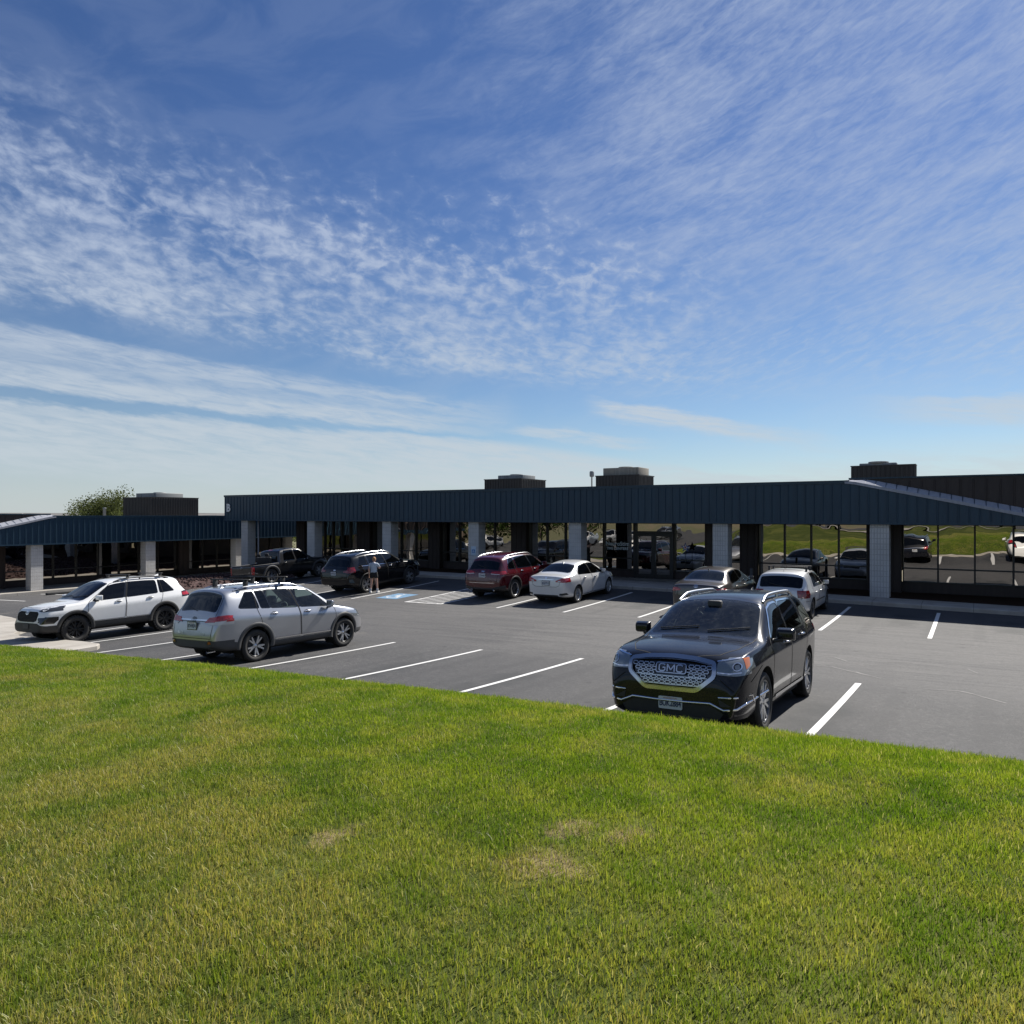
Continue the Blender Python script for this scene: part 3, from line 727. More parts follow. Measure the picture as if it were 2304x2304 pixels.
rooftop(-25.1, -22.45, 36.0, 38.85, 4.3, 5.50, 'bronze ribbed rooftop screen with grey unit poking out, left on the long roof', -.9, .9, -.6, .9, .26, M_GALV)
rooftop(-17.6, -15.05, 36.0, 38.1, 4.3, 5.50, 'bronze ribbed rooftop screen with taller tan unit, middle of the long roof', -1.0, 1.1, -.7, .8, .42, M_TANM)
rooftop(-4.70, -2.16, 36.0, 36.75, 4.3, 5.56, 'dark ribbed rooftop screen with low grey lid, behind the raked trim', -.95, .55, -.3, .3, .10, M_GALV)
e = rooftop(-51.6, -48.2, 28.5, 32.2, 2.9, 4.60, 'brown ribbed rooftop screen on the roof of the lower building beside the tree', -1.2, 1.3, -1.2, .9, .30, mat('weathered_cabinet', (.20, .21, .21), .6))
def small_roof(name, x, y, zb, prof, m, label, cat):
    mb = MB(); mb.lathe(prof, 16, 'z', (0, 0, 0)); o = mb.build(name, m, loc=(x, y, zb)); tag(o, label, cat); return o
small_roof('vent_pipe', -16.95, 34.2, 4.3, [(.0, 0), (.035, 0), (.035, 1.02), (.10, 1.04), (.12, 1.1), (.12, 1.26), (.10, 1.33), (0, 1.34)], M_GALV, 'thin vent pipe with grey cap rising beside the tan rooftop unit', 'vent')
small_roof('vent_pipe', -49.0, 25.8, 2.9, [(0, 0), (.09, 0), (.09, .85), (.11, .86), (.11, .92), (0, .93)], M_GALV, 'short grey vent pipe standing on the lower roof before the tree', 'vent')
small_roof('roof_ventilator', -54.0, 23.0, 2.93, [(0, 0), (.34, 0), (.30, .12), (.22, .16), (.20, .40), (.12, .48), (0, .50)], mat('white_vent_metal', (.7, .7, .68), .5), 'small white turbine ventilator on the far left roof', 'vent')

# --- things under the canopy
def bollard(x, y, label):
    z = walk_z(x, 28.4)+.145; mb = MB(); mb.lathe([(0, 0), (.11, 0), (.11, .02), (.062, .025), (.062, .90), (.05, .94), (0, .955)], 18, 'z'); o = mb.build('bollard', mat('black_post_paint', (.014, .014, .015), .4), loc=(x, y, z))
    tag(o, label, 'bollard', 'black bollards before the windows')
bollard(-5.98, 28.95, 'black round bollard on the pavement behind the silver white hatchback')
bollard(-7.37, 28.95, 'black round bollard on the pavement between the brown saloon and the silver white hatchback')
bollard(-20.2, 28.95, 'black round bollard on the pavement in front of the red off-roader')
mb = MB(); mb.bbox(-14.1, -11.9, 30.9, 31.75, FLOOR+.015, FLOOR+.05, .01); tag(mb.build('doormat', mat('black_rubber_mat', (.012, .012, .013), .9)), 'black doormat on the pavement in front of the glass doors', 'doormat')
# accessible parking plaque on the column
e = empty('parking_sign', (-21.72, 30.17, 1.47), 'pale blue accessible parking plaque on the column behind the red car', 'sign')
mb = MB(); mb.bbox(-.16, .16, -.012, .008, -.24, .24, .006); mb.build('plate', mat('pale_sign_face', (.46, .56, .66), .5), e)
mb = MB(); mb.box(-.085, .085, -.0165, -.013, -.10, .08, 0)
for a in range(0, 300, 20):
    p, q = R(100+a), R(120+a); mb.add([(.045*math.cos(p), -.0185, -.03+.045*math.sin(p)), (.045*math.cos(q), -.0185, -.03+.045*math.sin(q)), (.03*math.cos(q), -.0185, -.03+.03*math.sin(q)), (.03*math.cos(p), -.0185, -.03+.03*math.sin(p))], [(0,1,2,3)], 1)
mb.box(-.012, .006, -.0185, -.017, -.03, .055, 1)
mb.build('symbol', [mat('sign_blue', (.035, .17, .42), .5), mat('sign_white', (.8, .8, .8), .5)], e)
# star on a stake by the doors
e = empty('star_ornament', (-11.35, 32.7, FLOOR-.02), 'blue star ornament with white and red inner star on a thin stake by the doors', 'ornament')
mb = MB(); mb.tube([(0, 0, 0), (0, 0, 1.45)], .012, 8); mb.build('stake', M_BRONZE, e)
def star(r1, r2, y0, y1, rot=0): return [((r1 if k % 2 == 0 else r2)*math.sin(R(36*k)+rot), 1.62+(r1 if k % 2 == 0 else r2)*math.cos(R(36*k)+rot)) for k in range(10)]
mb = MB(); mb.prism(star(.24, .10, 0, 0), -.012, .012, 'xz'); mb.build('star', mat('star_blue', (.03, .05, .22), .5), e)
mb = MB(); mb.prism(star(.15, .06, 0, 0, .1), -.022, -.0125, 'xz', 0); mb.prism(star(.075, .03, 0, 0, .1), -.030, -.0225, 'xz', 1); mb.build('inner_star', [mat('star_white', (.75, .72, .75), .5), mat('star_red', (.42, .03, .05), .5)], e)
# vinyl lettering on the glass left of the doors
mb = MB()
for txt, size, z in (('NeuroStim', .29, 1.88), ('TMS CENTERS', .185, 1.64)):
    vs, fs = text_geo(txt, size, 0, .004); mb.add([Matrix.Translation((-15.0, 33.135, z)) @ Matrix.Rotation(R(90), 4, 'X') @ v for v in vs], fs)
tag(mb.build('window_lettering', mat('vinyl_lettering', (.62, .68, .72), .6), fixn=False), 'pale vinyl lettering on the window left of the glass doors', 'lettering')
# wheel stop by the lower building
e = MB(); e.bbox(-.09, .09, -.9, .9, 0, .13, .03); o = e.build('wheel_stop', mat('dark_rubber_stop', (.03, .03, .03), .8), loc=(-40.9, 19.4, gz(-40.9, 19.4)-.005)); tag(o, 'dark rubber wheel stop on the asphalt by the lower building', 'wheel stop'); o.rotation_euler = (0, 0, R(4))

# ================================================================== TREES
def leafm(c1, c2):
    def f(b, p):
        t = b.t; t.nodes.remove(p); rn = b.n('ShaderNodeNewGeometry').outputs['Random Per Island']; n = b.noise(worldpos(b), .9, 2, .5)
        c = b.mix(b.m('ADD', b.m('MULTIPLY', rn, .6), b.m('MULTIPLY', n, .4)), c4(c1), c4(c2))
        d = b.n('ShaderNodeBsdfDiffuse'); tr = b.n('ShaderNodeBsdfTranslucent'); mx = b.n('ShaderNodeMixShader'); mx.inputs[0].default_value = .35
        t.links.new(c, d.inputs[0]); t.links.new(c, tr.inputs[0]); t.links.new(d.outputs[0], mx.inputs[1]); t.links.new(tr.outputs[0], mx.inputs[2]); t.links.new(mx.outputs[0], t.nodes['Material Output'].inputs[0])
    return f
M_LEAF = mat('olive_leaf', fn=leafm((.060, .078, .026), (.135, .150, .055)))
M_LEAF2 = mat('bright_leaf', fn=leafm((.06, .11, .015), (.20, .24, .05)))
M_LEAF3 = mat('dark_leaf', fn=leafm((.018, .034, .010), (.05, .075, .022)))
M_BARK = mat('bark', rough=.95, fn=lambda b, p: b.t.links.new(b.mix(b.noise(worldpos(b), 14, 5, .7), (.06, .045, .035, 1), (.15, .12, .10, 1)), p.inputs['Base Color']))
def tree(loc, h, rx, rz, label, m, seed, nleaf=2600, ls=.16, trunk=.16, group=None, base=.25):
    rng = random.Random(seed); e = empty('tree', loc, label, 'tree', group)
    mb = MB(); cz = h - rz; tips = []
    mb.tube([(0, 0, -.3), (.05, .02, h*.25), (.0, .08, h*.5), (-.04, .02, h*.72)], [trunk*1.3, trunk, trunk*.7, trunk*.35], 10)
    for k in range(13):
        a = 2.4*k; z0 = h*(base+.05 + .38*k/13); r = rx*rng.uniform(.55, .95); z1 = min(h*.97, z0 + rz*rng.uniform(.35, 1.0))
        p1 = (r*.45*math.cos(a), r*.45*math.sin(a), z0+(z1-z0)*.6); p2 = (r*math.cos(a+.2), r*math.sin(a+.2), z1); mb.tube([(0, 0, z0), p1, p2], [trunk*.42, trunk*.25, trunk*.06], 6); tips += [Vector(p1), Vector(p2), Vector(p2)]
        for j in range(2):
            p3 = Vector(p1) + Vector((rng.uniform(-1, 1)*rx*.4, rng.uniform(-1, 1)*rx*.4, rng.uniform(.1, .7)*rz)); mb.tube([p1, p3], [trunk*.15, trunk*.04], 5); tips.append(p3)
    mb.build('trunk', M_BARK, e)
    clumps = []
    for t in tips: clumps.append((t, rng.uniform(.16, .34)*rx))
    for _ in range(16):
        a, q = rng.uniform(0, 6.28), rng.uniform(-.6, 1); s = math.sqrt(max(0, 1-q*q)); rr = rng.uniform(.55, .95)
        clumps.append((Vector((rx*rr*s*math.cos(a), rx*rr*s*math.sin(a), cz+rz*rr*q)), rng.uniform(.16, .30)*rx))
    mb = MB(); vs = []; fs = []
    for i in range(nleaf):
        c, r = clumps[i % len(clumps)]
        d = Vector((rng.gauss(0, 1), rng.gauss(0, 1), rng.gauss(0, .8))); d.normalize(); p = c + d*r*rng.uniform(.2, 1.08)**.6
        L = ls*rng.uniform(.6, 1.3); ax = Vector((rng.gauss(0, 1), rng.gauss(0, 1), rng.gauss(-.2, .7))).normalized(); sd = ax.cross(Vector((rng.gauss(0, 1), rng.gauss(0, 1), rng.gauss(0, 1)))).normalized()*L*.28
        o = len(vs); vs += [p, p+ax*L*.5+sd, p+ax*L, p+ax*L*.5-sd]; fs.append((o, o+1, o+2, o+3))
    mb.add(vs, fs); mb.build('crown', m, e, fixn=False)
    return e
tree((-62.5, 33.5, -1.4), 6.45, 3.5, 2.7, 'olive green tree showing over the roof of the lower building', M_LEAF, 4, 17000, .17, .17)
tree((-54.0, 47.2, -1.4), 6.2, 3.2, 3.0, 'sunlit bright green tree seen through the gap beyond the lower building', M_LEAF2, 8, 3600, .22, .12, base=.1)

for k, (x, y, h, rx) in enumerate([(-84, -24, 8, 4.5), (-77, -26, 7, 4.2), (-70, -28, 9, 4.8), (-63, -28, 7.5, 4.2), (-56, -30, 8, 4.0), (-49, -31, 9, 4.5), (-92, -18, 8, 4.4)]):
    if k < 2: te = tree((x, y, side_z(x, y)), h, rx, h*.42, 'dark green tree in the row behind the side lot, mirrored in the windows', M_LEAF3, 20+k, 2200, .42, .2, 'trees behind the side lot', base=.02)
    else:
        te = copy_tree(te); te.location = (x, y, side_z(x, y)); te.rotation_euler = (0, 0, k*1.3); te.scale = (rx/4.2,)*2 + (h/7,)

# ================================================================== CARS
def paint(name, col, metal=0.0, rough=.32, dust=.0, dustc=(.30, .26, .21), coat=1.0, spec=.5):
    def f(b, p):
        P = objpos(b); geo = b.n('ShaderNodeNewGeometry'); N = b.sep(geo.outputs['Normal'])
        n = b.noise(P, 3.0, 5, .65); n2 = b.noise(P, 90, 2, .6)
        c = b.mix(b.ramp(n, .3, .7), c4([q*.96 for q in col]), c4([min(1, q*1.04) for q in col]))
        d = b.m('MULTIPLY', b.ramp(b.m('ADD', b.m('MULTIPLY', n, .7), b.m('MULTIPLY', n2, .3)), .36, .72), dust)
        c = b.mix(d, c, c4(dustc))
        c = b.mix(geo.outputs['Backfacing'], c, (.018, .018, .019, 1))
        b.t.links.new(c, p.inputs['Base Color'])
        b.t.links.new(b.m('MULTIPLY', b.m('SUBTRACT', 1.0, geo.outputs['Backfacing']), b.m('MULTIPLY', b.m('SUBTRACT', 1.0, b.m('MULTIPLY', d, .8)), coat)), p.inputs['Coat Weight'])
        b.t.links.new(b.m('MULTIPLY', b.m('SUBTRACT', 1.0, geo.outputs['Backfacing']), metal), p.inputs['Metallic'])
        b.t.links.new(b.ramp(d, 0, 1, rough, .8), p.inputs['Roughness'])
    return mat(name, col, rough, metal, 1.0, spec, fn=f)
def glassm(name, tint, refl=1.0, dirt_haze=.03):
    def f(b, p):
        t = b.t; t.nodes.remove(p)
        tr = b.n('ShaderNodeBsdfTransparent'); tr.inputs[0].default_value = c4(tint)
        g = b.n('ShaderNodeBsdfGlossy'); g.inputs[0].default_value = (.9, .93, .95, 1); g.inputs['Roughness'].default_value = .01
        fr = b.n('ShaderNodeFresnel'); fr.inputs[0].default_value = 1.5
        mx = b.n('ShaderNodeMixShader'); b.put(mx.inputs[0], b.m('MULTIPLY', fr.outputs[0], refl, clamp=True)); t.links.new(tr.outputs[0], mx.inputs[1]); t.links.new(g.outputs[0], mx.inputs[2])
        d = b.n('ShaderNodeBsdfDiffuse'); d.inputs[0].default_value = (.35, .36, .35, 1); m2 = b.n('ShaderNodeMixShader')
        n = b.noise(objpos(b), 14, 4, .7); b.put(m2.inputs[0], b.ramp(n, .45, .85, dirt_haze*.4, dirt_haze*2)); t.links.new(mx.outputs[0], m2.inputs[1]); t.links.new(d.outputs[0], m2.inputs[2])
        t.links.new(m2.outputs[0], t.nodes['Material Output'].inputs[0])
    return mat(name, fn=f)
M_PLAST = mat('black_trim_plastic', rough=.62, fn=lambda b, p: b.t.links.new(b.mix(b.noise(objpos(b), 20, 4, .6), (.018, .018, .019, 1), (.034, .034, .035, 1)), p.inputs['Base Color']))
M_GREYPL = mat('grey_trim_plastic', (.050, .051, .054), .6)
M_SEAM = mat('panel_gap', (.006, .006, .006), .9)
M_GLOSSB = mat('gloss_black_trim', (.006, .006, .007), .12, coat=.8)
M_CHROME = mat('chrome', (.78, .78, .80), .09, 1.0)
M_SATIN = mat('satin_metal', (.52, .53, .55), .28, 1.0)
def tyrem(b, p):
    P = objpos(b); n = b.noise(P, 24, 4, .6); c = b.mix(n, (.014, .014, .0145, 1), (.036, .034, .032, 1)); b.t.links.new(c, p.inputs['Base Color'])
M_TYRE = mat('tyre_rubber', rough=.8, fn=tyrem)
M_ALLOY = mat('alloy_wheel', (.55, .56, .58), .3, .85)
M_DALLOY = mat('dark_alloy_wheel', (.10, .10, .105), .35, .6)
M_BALLOY = mat('black_alloy_wheel', (.012, .012, .013), .3, .2)
M_BRAKE = mat('dark_wheel_drum', (.016, .016, .017), .8)  # near-black drum and disc behind the spokes
M_ARCH = mat('wheel_well', (.008, .008, .008), .95)
M_INTER = mat('dark_cabin_trim', (.022, .022, .024), .8)
M_INTERG = mat('grey_cabin_trim', (.11, .11, .115), .8)
M_HLAMP = mat('clear_headlamp', (.24, .26, .28), .07, .5, coat=1.0)
M_HDARK = mat('smoked_headlamp', (.045, .048, .052), .08, .2, coat=1.0)
M_LENS = mat('lamp_projector', (.02, .02, .025), .04, .6, coat=1.0)
M_LEDW = mat('lamp_white_bar', (.72, .74, .76), .15, coat=.6)
M_AMBER = mat('amber_lens', (.62, .17, .03), .15, coat=1.0)
def redl(name, c1, c2):
    def f(b, p):
        n = b.noise(objpos(b), 22, 2, .5); b.t.links.new(b.mix(b.ramp(n, .4, .65), c4(c1), c4(c2)), p.inputs['Base Color'])
    return mat(name, rough=.12, coat=1.0, fn=f)
M_RED = redl('red_tail_lens', (.28, .006, .010), (.48, .020, .024))
M_REDD = redl('dark_red_tail_lens', (.12, .004, .006), (.30, .012, .016))
M_CLEAR = mat('clear_tail_lens', (.55, .53, .53), .12, coat=1.0)
M_PLATE = mat('plate_white', (.62, .65, .66), .45)
M_PTXT = mat('plate_ink', (.02, .035, .10), .5)
M_PRED = mat('plate_red_ink', (.35, .05, .05), .5)
G_CLEAR = glassm('clear_car_glass', (.62, .74, .70), 1.25, .055)  # dirt layer raised to paint a sky-bright haze over the windscreens
G_SIDE = glassm('side_car_glass', (.70, .80, .78), 1.1, .03)
G_DARK = glassm('privacy_car_glass', (.035, .036, .038), 1.0, .006)
G_MID = glassm('tinted_car_glass', (.14, .15, .15), 1.0, .012)

def tab(t, x):
    if x <= t[0][0]: return t[0][1]
    for (a, p), (c, q) in zip(t, t[1:]):
        if x <= c: return p + (q-p)*(x-a)/max(1e-9, c-a)
    return t[-1][1]
AX = {'L': (0, 2, Vector((0, 1, 0))), 'R': (0, 2, Vector((0, -1, 0))), 'F': (1, 2, Vector((1, 0, 0))), 'B': (1, 2, Vector((-1, 0, 0))), 'T': (0, 1, Vector((0, 0, 1)))}
def pip(p, poly):
    c = False; n = len(poly)
    for i in range(n):
        (x1, y1), (x2, y2) = poly[i], poly[i-1]
        if (y1 > p[1]) != (y2 > p[1]) and p[0] < (x2-x1)*(p[1]-y1)/(y2-y1)+x1: c = not c
    return c
def grow(poly, d):
    n = len(poly); A = sum(poly[i-1][0]*poly[i][1]-poly[i][0]*poly[i-1][1] for i in range(n)); s = 1 if A > 0 else -1; out = []
    for i in range(n):
        a, p, c = Vector(poly[i-1]), Vector(poly[i]), Vector(poly[(i+1) % n])
        e1, e2 = (p-a).normalized(), (c-p).normalized(); n1 = Vector((e1.y, -e1.x))*s; n2 = Vector((e2.y, -e2.x))*s
        b = (n1+n2); b = b.normalized() if b.length > 1e-6 else n1; k = d/max(.35, b.dot(n1)); out.append((p.x+b.x*k, p.y+b.y*k))
    return out
def densify(poly, step, closed=True):
    out = []; n = len(poly)
    for i in range(n if closed else n-1):
        a, c = Vector(poly[i]), Vector(poly[(i+1) % n]); k = max(1, int((c-a).length/step))
        out += [tuple(a.lerp(c, j/k)) for j in range(k)]
    if not closed: out.append(tuple(poly[-1]))
    return out
def rounded(poly, r, n=3):
    out = []; m = len(poly)
    for i in range(m):
        a, p, c = Vector(poly[i-1]), Vector(poly[i]), Vector(poly[(i+1) % m]); q = min(r, (a-p).length*.45, (c-p).length*.45)
        s, e = p+(a-p).normalized()*q, p+(c-p).normalized()*q
        for j in range(n+1):
            t = j/n; out.append(tuple(s*(1-t)**2 + p*2*t*(1-t) + e*t*t))
    return out

class Car:
    def __init__(s, name, sp):
        s.sp = sp; s.name = name; s.root = empty(name); s.ids = {}; s.parts = {}; s.next = 1
        s.L, s.hw = sp['L'], sp['W']/2
        s._shell()
    def top(s, x): return tab(s.sp['top'], x)
    def belt(s, x): return min(tab(s.sp['belt'], x), s.top(x)-.045)
    def w(s, x): return s.hw*tab(s.sp['wid'], x)
    def edge(s, x): return max(s.top(x)-tab(s.sp.get('crown', [(0, .06)]), x), s.belt(x)+.012)
    def _shell(s):
        sp = s.sp; X = sorted(set([round(p[0], 3) for p in sp['top']] + [round(q, 3) for q in sp.get('stn', [])]))
        bot = sp['bot']; vs = []; ring = 16; rows = []
        for x in X:
            zt, zb, h = s.top(x), tab(bot, x), s.w(x); zb = min(zb, zt-.12); be = max(s.belt(x), zb+.07); ed = max(s.edge(x), be+.008)
            wb, wr = h*tab(sp['beltw'], x), h*tab(sp['roofw'], x); H = be-zb; sh = sp.get('shoulder', .80)
            half = [(h*.80, zb), (h*.955, zb+min(.05, H*.2)), (h*sp.get('midw', .988), zb+H*.42), (h*sp.get('shw', .998), zb+H*sh), (wb, be), (wr, ed), (wr*.60, ed+(zt-ed)*.80)]
            row = [(x, 0, zb)] + [(x, y, z) for y, z in half] + [(x, 0, zt)] + [(x, -y, z) for y, z in half[::-1]]
            rows.append(row); vs += row
        n = len(rows); bm = bmesh.new(); bv = [bm.verts.new(v) for v in vs]; cr = bm.edges.layers.float.new('crease_edge')
        for i in range(n-1):
            for k in range(ring): bm.faces.new((bv[i*ring+k], bv[i*ring+(k+1) % ring], bv[(i+1)*ring+(k+1) % ring], bv[(i+1)*ring+k]))
        for i, flip in ((0, False), (n-1, True)):
            o = i*ring
            fl = [[o+15, o+0, o+1, o+2, o+14]] + [[o+16-k, o+k, o+k+1, o+15-k] for k in (2, 3, 4, 5, 6)] + [[o+9, o+7, o+8]]
            fl[0] = [o+15, o, o+1]; fl.insert(1, [o+15, o+1, o+2, o+14])
            for f in fl: bm.faces.new([bv[q] for q in (f if flip else f[::-1])])
        bm.edges.ensure_lookup_table()
        crz = sp.get('crease', {1: .5, 2: .5, 3: .2, 4: .65, 5: .6, 6: .2})
        for i in range(n-1):
            for k, c in crz.items():
                for kk in (k, ring-k):
                    e = bm.edges.get((bv[i*ring+kk], bv[(i+1)*ring+kk]))
                    if e: e[cr] = c
        bmesh.ops.recalc_face_normals(bm, faces=bm.faces)
        me = bpy.data.meshes.new('cage'); bm.to_mesh(me); bm.free(); o = bpy.data.objects.new('cage', me); COL.objects.link(o)
        md = o.modifiers.new('s', 'SUBSURF'); md.levels = md.render_levels = 2
        dg = bpy.context.evaluated_depsgraph_get(); dg.update(); s.bm = bmesh.new(); s.bm.from_mesh(o.evaluated_get(dg).to_mesh())
        bpy.data.objects.remove(o); bpy.data.meshes.remove(me)
        s.bm.normal_update(); s.bvh = BVHTree.FromBMesh(s.bm)
        s.pid = s.bm.faces.layers.int.new('pid'); s.n0 = s.bm.verts.layers.float_vector.new('n0')
        for v in s.bm.verts: v[s.n0] = v.normal
    # -- lookups on the untouched skin
    def hit(s, ax, u, v):
        i, j, d = AX[ax]; o = Vector((0, 0, 0)); o[i] = u; o[j] = v; o += d*9
        if ax in 'FB': o.x += s.L/2
        r = s.bvh.ray_cast(o, -d)
        return (r[0], r[1]) if r[0] is not None else (None, None)
    def pid_new(s, key): 
        if key not in s.ids: s.ids[key] = s.next; s.next += 1
        return s.ids[key]
    def carve(s, key, ax, poly, mind=.1, over=None, rng=None):
        """cuts poly (side, front, back or top view) into the skin and files the faces under key"""
        bm = s.bm; i, j, d = AX[ax]; pid = s.pid_new(key)
        def ok(f): return f.normal.dot(d) > mind and (rng is None or rng(f.calc_center_median()))
        n = len(poly)
        for k in range(n):
            a, c = Vector(poly[k]), Vector(poly[(k+1) % n]); e = c-a
            if e.length < 1e-5: continue
            lo0, hi0, lo1, hi1 = min(a.x, c.x)-1e-4, max(a.x, c.x)+1e-4, min(a.y, c.y)-1e-4, max(a.y, c.y)+1e-4
            cand = []
            for f in bm.faces:
                if not ok(f): continue
                us = [v.co[i] for v in f.verts]; ws = [v.co[j] for v in f.verts]
                if max(us) < lo0 or min(us) > hi0 or max(ws) < lo1 or min(ws) > hi1: continue
                cand.append(f)
            if not cand: continue
            g = set(cand)
            for f in cand: g.update(f.edges); g.update(f.verts)
            no = Vector((0, 0, 0)); no[i] = e.y; no[j] = -e.x; co = Vector((0, 0, 0)); co[i] = a.x; co[j] = a.y
            bmesh.ops.bisect_plane(bm, geom=list(g), dist=2e-5, plane_co=co, plane_no=no.normalized())
        bm.normal_update()
        for f in bm.faces:
            if ok(f):
                c = f.calc_center_median()
                if pip((c[i], c[j]), poly) and (over is None or f[s.pid] in over): f[s.pid] = pid
        return key
    def below(s, key, zf, keep=()):
        """everything under a height line (lower cladding)"""
        pid = s.pid_new(key); co = Vector((0, 0, zf))
        fs = [f for f in s.bm.faces if min(v.co.z for v in f.verts) < zf < max(v.co.z for v in f.verts)]
        g = set(fs)
        for f in fs: g.update(f.edges); g.update(f.verts)
        bmesh.ops.bisect_plane(s.bm, geom=list(g), dist=2e-5, plane_co=co, plane_no=Vector((0, 0, 1))); s.bm.normal_update()
        for f in s.bm.faces:
            if f.calc_center_median().z < zf and f[s.pid] == 0: f[s.pid] = pid
    def both(s, fn):
        for a in ('L', 'R'): fn(a)
    def emit(s, key, name, m, parent=None, push=0.0, keepid=False, extra=None):
        """turns the faces filed under key into one mesh part"""
        pid = 0 if key is None else s.ids.get(key, -1)
        fs = [f for f in s.bm.faces if f[s.pid] == pid]
        if not fs: return None
        ix = {}; vs = []; ns = []; pf = []
        for f in fs:
            q = []
            for v in f.verts:
                if v not in ix:
                    ix[v] = len(vs); nn = Vector(v[s.n0]); nn = nn.normalized() if nn.length > .1 else Vector((0, 0, 1)); vs.append(v.co + nn*push); ns.append(nn)
                q.append(ix[v])
            pf.append(q)
        mi = [0]*len(pf); ms = [m]
        if extra:
            em, mats = extra; ms += mats; o = len(vs); vs += [Vector(q) for q in em.v]; pf += [[o+i for i in f] for f in em.f]; mi += [k+1 for k in em.mi]; ns += [Vector((0, 0, 0))]*len(em.v)
        me = bpy.data.meshes.new(name); me.from_pydata([tuple(v) for v in vs], [], pf)
        for q in ms: me.materials.append(q)
        me.polygons.foreach_set('material_index', mi); me.polygons.foreach_set('use_smooth', [True]*len(pf)); me.update()
        me.normals_split_custom_set_from_vertices([tuple(q) for q in ns])
        o = bpy.data.objects.new(name, me); COL.objects.link(o); o.parent = parent or s.root; s.parts[key] = o
        return o
    # -- ribbons, bands and tubes hugging the skin
    def ribbon(s, mb, ax, pts, w, off=.003, mi=0, closed=False, step=.05, thick=0.0):
        i, j, d = AX[ax]; pts = densify(pts, step, closed); n = len(pts); vs = []; good = []
        for k in range(n):
            a = Vector(pts[k-1] if (closed or k > 0) else pts[k]); c = Vector(pts[(k+1) % n] if (closed or k < n-1) else pts[k]); t = (c-a)
            if t.length < 1e-7: t = Vector((1, 0))
            t.normalize(); q = Vector((-t.y, t.x))*w/2; row = []
            for sg in (-1, 1):
                p, nn = s.hit(ax, pts[k][0]+q.x*sg, pts[k][1]+q.y*sg)
                row.append(None if p is None else p + nn*off)
            good.append(all(r is not None for r in row)); vs += [r if r is not None else Vector((0, 0, 0)) for r in row]
        fs = [(2*k, 2*k+1, 2*((k+1) % n)+1, 2*((k+1) % n)) for k in range(n if closed else n-1) if good[k] and good[(k+1) % n]]
        mb.add(vs, fs, mi, True)
    def patch(s, mb, ax, poly, off=.004, mi=0):
        """flat-ish polygon lying on the skin"""
        pts = densify(poly, .06); vs = []
        for p in pts:
            h, n = s.hit(ax, *p)
            if h is None: return
            vs.append(h+n*off)
        mb.add(vs, [list(range(len(vs)))], mi, False)
    def pathpts(s, ax, pts, off, step=.08):
        out = []
        for p in densify(pts, step, False):
            h, n = s.hit(ax, *p)
            if h is not None: out.append(h+n*off)
        return out
    # -- standard pieces
    def window_poly(s, xb0, xb1, xt0, xt1, gb=.02, gt=.055, r=.04):
        b = [(x, s.belt(x)+gb) for x in frange(xb0, xb1, 6)]; t = [(x, s.edge(x)-gt) for x in frange(xt1, xt0, 6)]
        return rounded(b+t, r, 2)
    def arches(s, clad=None, cw=.075, off=.012, lip=None):
        sp = s.sp
        for wx in (sp['rax'], sp['fax']):
            Ra, wz = sp['arch'], sp['wr']+sp.get('archdz', .015)
            poly = [(wx+Ra*math.cos(R(a)), wz+Ra*math.sin(R(a))) for a in range(-40, 221, 13)]
            for ax in 'LR': s.carve('hole', ax, poly, .25, rng=lambda c: c.z < wz+Ra+.05)
            for sg in (1, -1):
                mb = MB(); clb = MB()
                vs = []; ang = list(range(-38, 219, 8)); yi = s.hw-.34
                for a in ang:
                    x, z = wx+(Ra+.004)*math.cos(R(a)), wz+(Ra+.004)*math.sin(R(a)); h, n = s.hit('L', x, max(z, tab(sp['bot'], x)+.06)); yo = (h.y if h else s.hw)-.004
                    vs += [(x, sg*yo, z), (x, sg*yi, z)]
                mb.add(vs, [(2*k, 2*k+1, 2*k+3, 2*k+2) for k in range(len(ang)-1)], 0, True)
                mb.add([(wx, sg*yi, wz)] + [vs[2*k+1] for k in range(len(ang))], [(0, k, k+1) for k in range(1, len(ang))])
                if clad:
                    prof = []
                    ang = list(range(-34, 215, 6))
                    for a in ang:
                        c_, s_ = math.cos(R(a)), math.sin(R(a)); row = []
                        for rr, o_ in ((Ra-.012, -.05), (Ra-.012, off), (Ra+cw*.8, off), (Ra+cw, -.004)):
                            x, z = wx+rr*c_, wz+rr*s_; xh, zh = wx+max(rr, Ra+.01)*c_, wz+max(rr, Ra+.01)*s_
                            zmin = tab(sp['bot'], x)+.055
                            h, n = s.hit('L', xh, max(zh, zmin)); y = (h.y if h else s.hw-.02)+o_
                            row.append((x, sg*y, max(z, zmin-.03)))
                        prof += row
                    clb.add(prof, [(4*k+q, 4*k+q+1, 4*k+q+5, 4*k+q+4) for k in range(len(ang)-1) for q in range(3)], 0, True)
                mb.build('wheel_well', M_ARCH, s.root)
                if clad: clb.build('wheel_arch_trim', clad, s.root)
